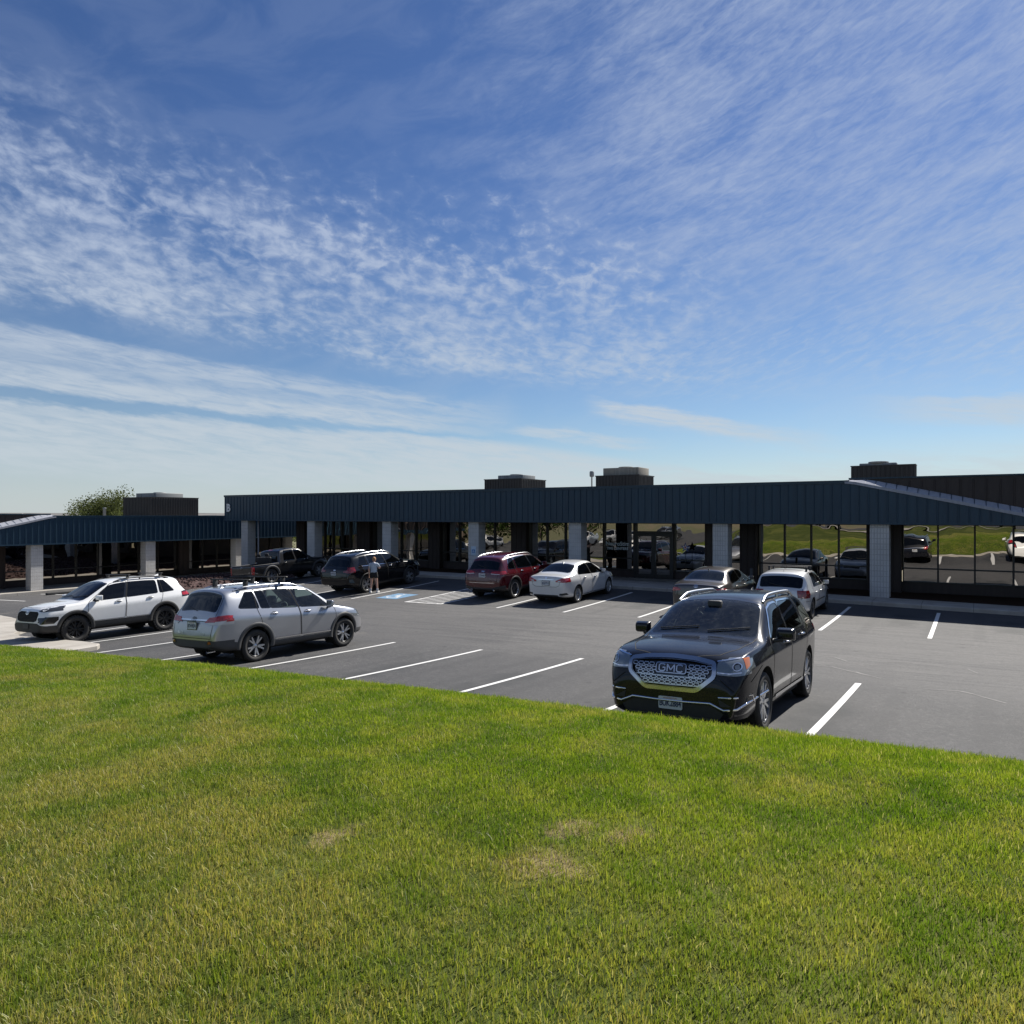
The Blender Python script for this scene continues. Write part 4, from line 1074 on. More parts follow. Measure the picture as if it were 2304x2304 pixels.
    def wheels(s, rimr, style, spokes, m_spoke, m_rim=None, width=.235, lip=None, chunky=False, dark=None):
        sp = s.sp; Rr = sp['wr']; m_rim = m_rim or m_spoke; hub = bpy.data.objects.new('wheel', None); first = None
        def make():
            ty = MB(); w = width; k = rimr
            prof = [(k+.004, -w*.40), (k+.012, -w*.46), (k+(Rr-k)*.5, -w*.5), (Rr-.03, -w*.48), (Rr-.008, -w*.40), (Rr, -w*.25), (Rr, w*.25), (Rr-.008, w*.40), (Rr-.03, w*.48), (k+(Rr-k)*.5, w*.5), (k+.012, w*.46), (k+.004, w*.40)]
            ty.lathe(prof, 44, 'y')
            if chunky:
                for q in range(30):
                    a = 2*math.pi*q/30
                    for y0, y1, da in ((-.5, -.30, 0), (-.26, -.03, .1), (.03, .26, .0), (.30, .5, .1)):
                        M = Matrix.Rotation(-(a+da), 4, 'Y'); bx = MB(); bx.box(-.022, .022, y0*w, y1*w, Rr-.016, Rr+.007); ty.add([M @ Vector(v) for v in bx.v], bx.f)
            ri = MB()
            ri.lathe([(k+.006, w*.42), (k-.004, w*.445), (k-.016, w*.43), (k-.022, w*.38), (k-.030, w*.30), (k-.04, -w*.3)], 44, 'y', mi=1)
            ri.lathe([(0, w*.36), (.028, w*.36), (.034, w*.33), (.060, w*.30), (.062, w*.2)], 20, 'y', mi=0)
            y0 = w*.31
            for q in range(spokes):
                a0 = 2*math.pi*q/spokes
                if style == 'split': segs = [(a0, a0-.20, .030, .022), (a0, a0+.20, .030, .022)]
                elif style == 'twin': segs = [(a0-.14, a0-.10, .026, .020), (a0+.14, a0+.10, .026, .020)]
                elif style == 'wide': segs = [(a0, a0, .030, .058)]
                else: segs = [(a0, a0, .024, .022)]
                for (aa, ab, wa, wb) in segs:
                    pa = Vector((math.cos(aa)*.045, 0, math.sin(aa)*.045)); pb = Vector((math.cos(ab)*(k-.018), 0, math.sin(ab)*(k-.018))); t = (pb-pa).normalized(); sd = Vector((-t.z, 0, t.x)); rows = []
                    for u, yy in ((0, y0+.010), (.35, y0+.012), (.75, y0+.016), (1, y0+.020)):
                        c = pa.lerp(pb, u); ww = (wa+(wb-wa)*u)
                        rows += [c-sd*ww+Vector((0, yy-.035, 0)), c-sd*ww*.72+Vector((0, yy, 0)), c+sd*ww*.72+Vector((0, yy, 0)), c+sd*ww+Vector((0, yy-.035, 0))]
                    ri.add(rows, [(4*r+e, 4*r+e+1, 4*r+e+5, 4*r+e+4) for r in range(3) for e in range(3)], 0, False)
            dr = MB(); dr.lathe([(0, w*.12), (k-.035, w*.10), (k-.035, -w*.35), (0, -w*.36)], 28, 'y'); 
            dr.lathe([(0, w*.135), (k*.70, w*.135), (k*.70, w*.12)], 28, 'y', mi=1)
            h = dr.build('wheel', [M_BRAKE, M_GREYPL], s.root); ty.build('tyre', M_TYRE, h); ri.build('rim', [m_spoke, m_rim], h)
            return h
        h0 = make(); tr = sp.get('track', s.hw-width*.5-.028)
        for n, (x, sg) in enumerate(((sp['rax'], 1), (sp['rax'], -1), (sp['fax'], 1), (sp['fax'], -1))):
            h = h0 if n == 0 else copy_tree(h0, s.root)
            h.location = (x, sg*tr, Rr-.012); rot = (n*23+sp.get('wrot', 0)) % 360
            h.rotation_euler = (0, R(rot), 0 if sg > 0 else math.pi)
        return h0
    def mirror(s, x, z, m, size=(.11, .23, .17), out=.15, skull=None):
        for sg in (1, -1):
            h, n = s.hit('L', x+.02, z-.05); y = (h.y if h else s.hw*.9)
            mb = MB(); bx = MB(); bm = bmesh.new(); bmesh.ops.create_cube(bm, size=1)
            for v in bm.verts: v.co = Vector((v.co.x*size[0], v.co.y*size[1], v.co.z*size[2]))
            for v in bm.verts:
                if v.co.x > 0: v.co.y *= .80; v.co.z *= .66
                if v.co.y*1 > 0: v.co.x -= .012
            bmesh.ops.bevel(bm, geom=list(bm.edges), offset=.03, segments=3, profile=.6, affect='EDGES')
            mb.bm(bm, 0, True, Matrix.Translation((x, sg*(y+out), z+.01)) @ Matrix.Scale(sg, 4, (0, 1, 0)))
            mb.tube([(x+.03, sg*(y-.02), z-.085), (x+.02, sg*(y+.05), z-.075), (x, sg*(y+out*.8), z-.06)], [.032, .028, .035], 8, 1)
            mb.add([(x-size[0]*.5-.003, sg*(y+out+a*size[1]*.38), z+.01+c*size[2]*.36) for a, c in ((-1, -1), (1, -1), (1, 1), (-1, 1))], [(0, 1, 2, 3)], 2)
            mb.build('door_mirror', [m, M_PLAST, M_CHROME], s.root)
    def handle(s, parent, ax, x, z, m, ln=.20):
        h, n = s.hit(ax, x, z)
        if h is None: return
        sg = 1 if ax == 'L' else -1; mb = MB()
        # flat dark oval painted as the shade of a recess, bowed bar in front
        recess_shade = [(x+.085*math.cos(a), z+.034*math.sin(a)) for a in [2*math.pi*k/14 for k in range(14)]]; s.patch(mb, ax, recess_shade, .0025, 1)
        pts = [(x-ln/2, h.y+sg*.004, z), (x-ln/2+.03, h.y+sg*.030, z), (x+ln/2-.03, h.y+sg*.032, z), (x+ln/2, h.y+sg*.004, z)]
        mb.tube(pts, [.012, .016, .016, .012], 8)
        mb.build('handle', [m, M_SEAM], parent)
    def roofrails(s, m, x0, x1, inset=.0, raised=.045, r=.016, posts=True, y=None):
        for sg in (1, -1):
            pts = []; 
            for x in frange(x0, x1, 14):
                yy = s.w(x)*tab(s.sp['roofw'], x)*(.90-inset); h, n = s.hit('T', x, yy)
                if h is None: continue
                t = (x-x0)/(x1-x0); lift = raised*min(1, 7*min(t, 1-t))+.006; pts.append((h.x, sg*h.y, h.z+lift))
            if len(pts) < 3: continue
            mb = MB(); n = 6
            mb.tube(pts, [r*.8]+[r]*(len(pts)-2)+[r*.8], 8)
            if posts:
                for k in (1, len(pts)//2, len(pts)-2):
                    p = pts[k]; mb.tube([(p[0], p[1], p[2]), (p[0], p[1], p[2]-raised-.02)], r*.9, 6)
            mb.build('roof_rail', m, s.root)
    def fin(s, x, m):
        h, n = s.hit('T', x, 0)
        if h is None: return
        mb = MB(); z = h.z-.004; mb.add([(x-.09, 0, z), (x-.07, .022, z), (x+.09, .012, z), (x+.11, 0, z), (x+.09, -.012, z), (x-.07, -.022, z), (x-.075, 0, z+.065), (x-.03, 0, z+.055)], [(0,1,6),(1,2,7,6),(2,3,7),(3,4,7),(4,5,6,7),(5,0,6)]); mb.build('aerial', m, s.root)
    def plate(s, ax, z, text, topt='WASHINGTON', frame=None, y=0.0, tilt=0.0, w=.305, h=.152, size=.105):
        d = AX[ax][2]; hs = [s.hit(ax, y+a*w*.45, z+c*h*.45)[0] for a in (-1, 0, 1) for c in (-1, 0, 1)]
        hs = [q for q in hs if q is not None]
        if not hs: return
        x = max(q.x for q in hs) if d.x > 0 else min(q.x for q in hs)
        sg = d.x; M = Matrix.Translation((x+sg*.014, y, z)) @ Matrix.Rotation(R(90)*sg, 4, 'Z') @ Matrix.Rotation(R(90), 4, 'X') @ Matrix.Rotation(tilt, 4, 'X')
        mb = MB()
        if frame is not None: mb.add([M @ Vector((a*(w/2+.016), c*(h/2+.016), -.003)) for a, c in ((-1,-1),(1,-1),(1,1),(-1,1))], [(0,1,2,3)], 3)
        poly = rounded([(-w/2, -h/2), (w/2, -h/2), (w/2, h/2), (-w/2, h/2)], .018, 3); n = len(poly)
        mb.add([M @ Vector((a, c, .0)) for a, c in poly] + [M @ Vector((a, c, -.018)) for a, c in poly], [list(range(n))] + [(i, n+i, n+(i+1) % n, (i+1) % n) for i in range(n)], 0)
        vs, fs = text_geo(text, size, 0, .0028, .95); mx = max(v.x for v in vs)-min(v.x for v in vs); k = min(1, w*.92/mx)
        mb.add([M @ Vector((v.x*k, v.y-.008, .0025)) for v in vs], fs, 1)
        if topt:
            vs, fs = text_geo(topt, .026, 0, 0); mb.add([M @ Vector((v.x, v.y+h*.38, .0025)) for v in vs], fs, 2)
        mb.build('licence_plate', [M_PLATE, M_PTXT, M_PRED, frame or M_PLAST], s.root, fixn=False)
    def cabin(s, m=None, grey=False, rows=2, seatx=None):
        """seats, dash, steering wheel and floor"""
        sp = s.sp; m = m or M_INTER; mb = MB(); bz = tab(sp['bot'], sp['rax']+1); fx = sp['cab'][1]; bx_ = sp['cab'][0]; seat = sp.get('seatz', .62); w = s.hw
        mb.box(bx_-.2, fx+.5, -w*.84, w*.84, bz+.08, bz+.14)
        def chair(x, y, ww):
            mb.bbox(x-.25, x+.27, y-ww, y+ww, seat-.12, seat+.05, .05)
            M = Matrix.Translation((x-.27, y, seat)) @ Matrix.Rotation(R(-14), 4, 'Y'); mb.bbox(-.07, .07, -ww*.95, ww*.95, -.05, .60, .05, 0, M)
            for yy in ((0,) if ww < .4 else (-ww*.55, ww*.55)): mb.bbox(-.05, .05, yy-.13, yy+.13, .63, .80, .04, 0, M)
        x1 = (seatx or [fx-.85])[0]
        for y in (-.37, .37): chair(x1, y, .245)
        chair(sp.get('bench', x1-.90), 0, .60)
        if rows > 2: chair(x1-1.65, 0, .55)
        dz = tab(sp['belt'], fx)-.06
        mb.bbox(fx-.30, fx+.25, -w*.80, w*.80, dz-.32, dz, .07)
        st = Matrix.Translation((fx-.40, .37, dz-.02)) @ Matrix.Rotation(R(-62), 4, 'Y')
        mb.add([st @ Vector(p) for p in (lambda q: q.v)(MB().lathe([(.17, 0), (.185, .015), (.20, 0), (.185, -.015)], 20, 'z', close=True))], MB().lathe([(.17, 0), (.185, .015), (.20, 0), (.185, -.015)], 20, 'z', close=True).f, 0, True)
        mb.tube([(fx-.40, .37, dz-.02), (fx-.1, .37, dz-.12)], .035, 8)
        mb.build('cabin', m, s.root)
    def under(s):
        sp = s.sp; z = min(q[1] for q in sp['bot']); mb = MB(); mb.box(sp['rax']-.45, sp['fax']+.45, -s.hw+.36, s.hw-.36, z-.04, z+.1); mb.box(sp['rax']+.45, sp['fax']-.5, -s.hw+.12, s.hw-.12, z+.005, z+.06)
        mb.tube([(sp['rax'], -s.hw+.2, sp['wr']), (sp['rax'], s.hw-.2, sp['wr'])], .05, 8); mb.tube([(sp['fax'], -s.hw+.2, sp['wr']), (sp['fax'], s.hw-.2, sp['wr'])], .04, 8)
        mb.build('underbody', M_ARCH, s.root)
    def wipers(s, x, z, span=.55):
        mb = MB()
        for y0, y1 in ((.08, .08+span), (-.62, -.62+span)):
            pts = [];
            for t in frange(0, 1, 7):
                h, n = s.hit('F', y0+(y1-y0)*t, z+.05*t)
                if h is not None: pts.append(h+n*.014)
            if len(pts) > 2: mb.tube(pts, .009, 6)
        if mb.v: mb.build('wiper', M_PLAST, s.root)
    def rearwiper(s, z, y0, y1):
        mb = MB(); pts = [h+n*.015 for h, n in (s.hit('B', y, z+.02*k) for k, y in enumerate(frange(y0, y1, 5))) if h is not None]
        if len(pts) > 2: mb.tube(pts, .008, 6); mb.build('rear_wiper', M_PLAST, s.root)
    def text(s, mb, ax, txt, y, z, size, off=.008, mi=0, bold=.002, spacing=1.0):
        vs, fs = text_geo(txt, size, 0, bold, spacing); sg = -1 if ax == 'B' else 1; out = []
        for v in vs:
            h, n = s.hit(ax, y + v.x*sg, z+v.y)
            out.append(h+n*off if h is not None else Vector((s.L if ax == 'F' else 0, y+v.x*sg, z+v.y)))
        mb.add(out, fs, mi)
    def place(s, X, Yr, Yf, label, cat, head):
        """stands the car on the lot: rear and front axle positions in world Y, head = +1 facing the building"""
        sp = s.sp; cx = (sp['rax']+sp['fax'])/2; wb = sp['fax']-sp['rax']; yc = (Yr+Yf)/2
        ya, yb = yc-head*wb/2, yc+head*wb/2; za, zb = gz(X, ya), gz(X, yb); zl, zr = gz(X-.8, yc), gz(X+.8, yc)
        fwd = Vector((0, head*wb, zb-za)).normalized(); side = Vector((1.6, 0, zr-zl)).normalized()*(-1 if head > 0 else 1)
        up = fwd.cross(side).normalized(); side = up.cross(fwd)
        Mx = Matrix((fwd, side, up)).transposed().to_4x4(); o = Vector((X, yc, (za+zb)/2+.010))
        s.root.matrix_world = Matrix.Translation(o - Mx.to_3x3() @ Vector((cx, 0, 0))) @ Mx
        s.root.location = s.root.matrix_world.translation
        tag(s.root, label, cat); s.bm.free()
        return s.root

def door_poly(c, xrb, xrt, xfb, xft, zb, xrm=None, xfm=None):
    """rear/front edge at the sill (b), belt (m) and roof (t)"""
    xrm = xrb if xrm is None else xrm; xfm = xfb if xfm is None else xfm
    p = [(xrb, zb), (xfb, zb), (xfm, c.belt(xfm)-.02)] + [(x, c.edge(x)-.028) for x in frange(xft, xrt, 6)] + [(xrm, c.belt(xrm)-.02)]
    return rounded(p, .05, 2)
def wscreen(c, x0, x1, k0=.95, k1=.90, g0=.02, g1=.02):
    """poly in the front/back view between cowl x0 and header x1"""
    pts = []
    a, z0, z1 = c.w(x0)*tab(c.sp['roofw'], x0)*k0, c.edge(x0)+g0, c.edge(x1)-g1
    b = c.w(x1)*tab(c.sp['roofw'], x1)*k1
    t0, t1 = c.top(x0)+g0*.5, c.top(x1)-g1
    return rounded([(-a, z0), (-a*.5, t0*.7+z0*.3), (0, t0), (a*.5, t0*.7+z0*.3), (a, z0), (b, z1), (b*.5, t1*.75+z1*.25), (0, t1), (-b*.5, t1*.75+z1*.25), (-b, z1)], .06, 2)

def make_car(name, sp):
    """body, doors, glass, arches, wheels and the usual fittings from one table"""
    c = Car(name, sp); pm = sp['paint']
    # doors first, then the dark surrounds, then the panes
    dk = []
    for n, d in enumerate(sp['doors']):
        poly = door_poly(c, *d)
        for ax in 'LR': c.carve('door%d%s' % (n, ax), ax, poly, .2, over={0})
        dk.append(poly)
    wk = []
    for n, (di, xb0, xb1, xt0, xt1, gm) in enumerate(sp['wins']):
        poly = c.window_poly(xb0, xb1, xt0, xt1, sp.get('gb', .015), sp.get('gt', .055))
        for ax in 'LR':
            if sp.get('surround', .018): c.carve('sur', ax, grow(poly, sp.get('surround', .018)), .3)
            wk.append((n, ax, poly, di, gm))
    if sp.get('strip'):
        q = sp['strip']; poly = c.window_poly(*q, gb=sp.get('gb', .015)-.01, gt=sp.get('gt', .055)-.012)
        for ax in 'LR': c.carve('sur', ax, poly, .3)
    for n, ax, poly, di, gm in wk: c.carve('win%d%s' % (n, ax), ax, poly, .3)
    x0, x1, gm = sp['wind'][:3]; pw = wscreen(c, x0, x1, *sp['wind'][3:])
    c.carve('sur', 'F', grow(pw, .022), .08, rng=lambda q: q.x > x1-.25); c.carve('wind', 'F', pw, .08, rng=lambda q: q.x > x1-.25)
    if sp.get('rear'):
        r0, r1, rgm = sp['rear'][:3]; pr = wscreen(c, r0, r1, *sp['rear'][3:])
        c.carve('sur', 'B', grow(pr, .016), .08, rng=lambda q: q.x < r1+.3); c.carve('rearg', 'B', pr, .08, rng=lambda q: q.x < r1+.3)
    if 'lamps' in sp: sp['lamps'](c)
    if sp.get('clad'): c.below('clad', sp['clad'])
    c.arches(sp.get('cladm'), sp.get('cladw', .075))
    # --- meshes
    ex = MB()
    if 'seams' in sp:
        for ax, pts, cl in sp['seams']:
            c.ribbon(ex, ax, pts, .012, .0025, 0, cl)
    c.emit(None, 'body', pm, extra=(ex, [M_SEAM]))
    doors = {}
    for n, poly in enumerate(dk):
        for ax in 'LR':
            ex = MB(); c.ribbon(ex, ax, poly, .013, .003, 0, True)
            doors[n, ax] = c.emit('door%d%s' % (n, ax), 'door', pm, extra=(ex, [M_SEAM]))
            hx, hz = sp['handles'][n] if n < len(sp['handles']) else (None, None)
            if hx and doors[n, ax]: c.handle(doors[n, ax], ax, hx, hz, sp.get('handlem', pm), sp.get('handlel', .2))
    for n, ax, poly, di, gm in wk:
        ex = MB()
        if sp.get('winchrome'):
            if sp['winchrome'] == 'belt': c.ribbon(ex, ax, [(x, c.belt(x)+.004) for x in frange(sp['wins'][n][1], sp['wins'][n][2], 8)], .022, .008, 0)
            else: c.ribbon(ex, ax, grow(poly, .014), .020, .007, 0, True)
        c.emit('win%d%s' % (n, ax), 'window', gm, parent=doors.get((di, ax)), push=-.002, extra=(ex, [M_CHROME if sp.get('winchrome') else M_PLAST]))
    c.emit('sur', 'window_surround', sp.get('surm', M_GLOSSB))
    c.emit('wind', 'windscreen', gm if False else sp['wind'][2], push=-.002)
    if sp.get('rear'): c.emit('rearg', 'rear_window', sp['rear'][2], push=-.002)
    c.emit('clad', 'lower_cladding', sp.get('cladm') or M_PLAST)
    c.cabin(sp.get('cabinm'), rows=sp.get('rows', 2)); c.under()
    rr, st, ns, ms, mr = sp['rim']; c.wheels(rr, st, ns, ms, mr, sp.get('tw', .235), chunky=sp.get('chunky', False))
    c.mirror(*sp['mirror'])
    c.wipers(sp['wind'][0], c.top(sp['wind'][0])+.035)
    sp['finish'](c)
    return c

def lamp_std(keys):
    """keys: list of (key, [(axis, poly)...]) carved on both sides when the axis is L (mirrored to R) or F/B (mirrored in y)"""
    def f(c):
        for key, cuts in keys:
            for sd in (1, -1):
                for ax, poly in cuts:
                    k = key + ('a' if sd > 0 else 'b')
                    if ax == 'L': c.carve(k, 'L' if sd > 0 else 'R', poly, .15)
                    else:
                        c.carve(k, ax, [(y*sd, z) for y, z in poly], .12)
    return f
def emit2(c, key, name, m, push=.004, extra=None):
    out = []
    for k in 'ab': out.append(c.emit(key+k, name, m, push=push, extra=extra(k) if extra else None))
    return out
def emblem(c, mb, ax, y, z, r, mi=0, off=.012):
    """three nested ovals"""
    for (cy, cz, ry, rz) in ((0, 0, 1, .68), (0, .10, .36, .55), (0, .38, .72, .26)):
        pts = [(y+r*(cy+ry*math.cos(R(a))), z+r*(cz+rz*math.sin(R(a)))) for a in range(0, 360, 24)]; c.ribbon(mb, ax, pts, r*.17, off, mi, True, .03)

# ------------------------------------------------------------------ silver crossover, tail to the lawn
P_SILV = paint('silver_paint', (.40, .415, .445), .72, .30, .06)
def lamps_silver(c):
    SILV_L(c)
    c.carve('clad', 'B', [(-1, .2), (1, .2), (1, .555), (-1, .555)], .1)
    for ax in 'LR': c.carve('clad', ax, [(-.2, .2), (.70, .2), (.70, .46), (.30, .53), (-.2, .555)], .1)
def fin_silver(c):
    emit2(c, 'tl', 'tail_light', M_RED, .012); emit2(c, 'tlc', 'tail_light', M_CLEAR, .010); emit2(c, 'hl', 'headlight', M_HLAMP, .006)
    mb = MB(); c.ribbon(mb, 'B', [(-.56, .985), (.56, .985)], .030, .010); c.ribbon(mb, 'B', [(-.40, .955), (.40, .955)], .010, .006, 1); mb.build('tailgate_trim', [M_CHROME, M_SEAM], c.root)
    mb = MB(); emblem(c, mb, 'B', 0, .995, .075); mb.build('emblem', M_GLOSSB, c.root)
    mb = MB(); c.text(mb, 'B', 'RAV4', .40, .70, .075, .006); c.text(mb, 'B', 'LE', -.43, .70, .07, .006); c.ribbon(mb, 'B', [(-.28, .73), (.28, .73)], .035, .003, 1); mb.build('badge', [M_CHROME, P_SILV], c.root)
    c.plate('B', .86, 'BTW9074', 'WASHINGTON', M_GLOSSB)
    for sd in (1, -1):
        mb = MB(); c.patch(mb, 'B', [(sd*.52, .47), (sd*.76, .47), (sd*.72, .56), (sd*.60, .57)], .006, 0); c.patch(mb, 'B', [(sd*.56, .485), (sd*.70, .485), (sd*.67, .54), (sd*.60, .545)], .010, 1); mb.build('rear_reflector', [M_PLAST, M_REDD], c.root)
    c.roofrails(M_SATIN, .62, 2.45, 0, .05, .018)
    c.fin(.80, P_SILV)
    # bars across the rails
    for x in (.98, 2.02):
        h, n = c.hit('T', x, 0); z = h.z+.135; mb = MB()
        bm = bmesh.new(); bmesh.ops.create_cube(bm, size=1)
        for v in bm.verts: v.co = Vector((v.co.x*.085, v.co.y*1.42, v.co.z*.028))
        bmesh.ops.bevel(bm, geom=list(bm.edges), offset=.011, segments=2, affect='EDGES'); mb.bm(bm, 0, True, Matrix.Translation((x, 0, z)))
        for sg in (1, -1):
            y = sg*.555; h2, n = c.hit('T', x, y); mb.bbox(x-.05, x+.05, y-.035, y+.035, h2.z+.015, z-.006, .012)
        mb.build('roof_bar', M_PLAST, c.root)
    for sg in 'LR':
        mb = MB(); c.ribbon(mb, sg, [(1.52, .455), (3.20, .455)], .032, .016); mb.build('sill_trim', M_CHROME, c.root)
    c.rearwiper(1.17, .0, .38)
    mb = MB(); mb.tube([(.02, -.52, .30), (.22, -.52, .31)], .03, 10); mb.build('exhaust_pipe', M_CHROME, c.root)
RAV_TOP = [(0, .64), (.02, .76), (.05, .90), (.09, 1.04), (.15, 1.15), (.29, 1.42), (.35, 1.55), (.36, 1.615), (.46, 1.645), (.85, 1.68), (1.5, 1.71), (2.1, 1.705), (2.5, 1.67), (2.72, 1.605), (3.1, 1.36), (3.45, 1.125), (3.58, 1.07), (3.9, 1.035), (4.25, .95), (4.42, .86), (4.52, .74), (4.60, .58)]
SP_SILV = dict(L=4.60, W=1.845, top=RAV_TOP, belt=[(0, 1.04), (.3, 1.20), (.6, 1.205), (1.2, 1.165), (2.0, 1.12), (3.0, 1.075), (3.55, 1.03), (4.3, .88), (4.6, .52)],
    wid=[(0, .76), (.05, .85), (.18, .925), (.5, .975), (1.0, 1), (3.3, 1), (3.9, .975), (4.25, .90), (4.45, .79), (4.6, .62)], beltw=[(0, .93), (.5, .92), (1, .925), (3.5, .925), (4.2, .90), (4.6, .9)],
    roofw=[(0, .84), (.15, .82), (.36, .735), (1, .715), (2.5, .70), (2.8, .735), (3.3, .80), (3.6, .83), (4.6, .76)], crown=[(0, .03), (.3, .06), (.5, .075), (2.5, .07), (3.1, .05), (3.6, .045), (4.6, .03)],
    bot=[(0, .40), (.25, .30), (.9, .26), (3.9, .25), (4.35, .25), (4.6, .33)], stn=[.6, 1.02, 2.9, 3.3, 4.05],
    wr=.362, rax=1.02, fax=3.68, arch=.415, rim=(.245, 'split', 5, M_ALLOY, M_BALLOY), cab=(1.2, 3.15), paint=P_SILV, rows=2, cabinm=M_INTERG,
    doors=[(2.30, 2.10, 3.42, 2.60, .43, 2.26, 3.36), (1.30, 1.08, 2.28, 2.07, .43, 1.06, 2.24)],
    wins=[(0, 2.30, 3.22, 2.14, 2.66, G_SIDE), (1, 1.44, 2.20, 1.36, 2.05, G_SIDE), (1, 1.18, 1.41, 1.12, 1.33, G_DARK), (None, .60, 1.12, .86, 1.06, G_DARK)],
    wind=(3.48, 2.62, G_CLEAR), rear=(.17, .36, G_DARK, .92, .93, .02, .05), handles=[(2.48, 1.005), (1.50, 1.035)], handlem=M_CHROME, clad=.415, cladm=M_GREYPL, cladw=.085,
    mirror=(3.13, 1.12, P_SILV), surround=.02, winchrome=None, gt=.075, strip=(1.16, 3.24, 1.10, 2.68),
    seams=[('B', [(-.66, .60), (.66, .60), (.70, 1.0), (.64, 1.50)], False), ('B', [(-.66, .60), (-.70, 1.0), (-.64, 1.50)], False), ('T', [(3.55, .70), (4.3, .55), (4.42, .40), (4.42, -.40), (4.3, -.55), (3.55, -.70)], False), ('L', [(.62, .60), (.16, .60)], False)],
    lamps=lamp_std([('tl', [('B', [(.40, .93), (.95, .96), (.95, 1.08), (.52, 1.04)]), ('L', rounded([(-.1, .95), (.30, .99), (.44, 1.075), (.30, 1.09), (-.1, 1.06)], .02))]),
                    ('tlc', [('B', [(.58, .885), (.95, .90), (.95, .96), (.50, .935)]), ('L', [(-.1, .885), (.20, .905), (.28, .98), (-.1, .95)])]),
                    ('hl', [('L', rounded([(4.12, .90), (4.40, .74), (4.62, .70), (4.62, .82), (4.35, .93)], .02)), ('F', [(.48, .74), (.95, .74), (.95, .90), (.55, .82)])])]),
    finish=fin_silver)
SILV_L = SP_SILV['lamps']; SP_SILV['lamps'] = lamps_silver
silver = make_car('silver_crossover', SP_SILV)
silver.place(-14.36, 10.44, 13.10, 'silver crossover with black bars across its roof rails, tail towards the lawn', 'car', 1)

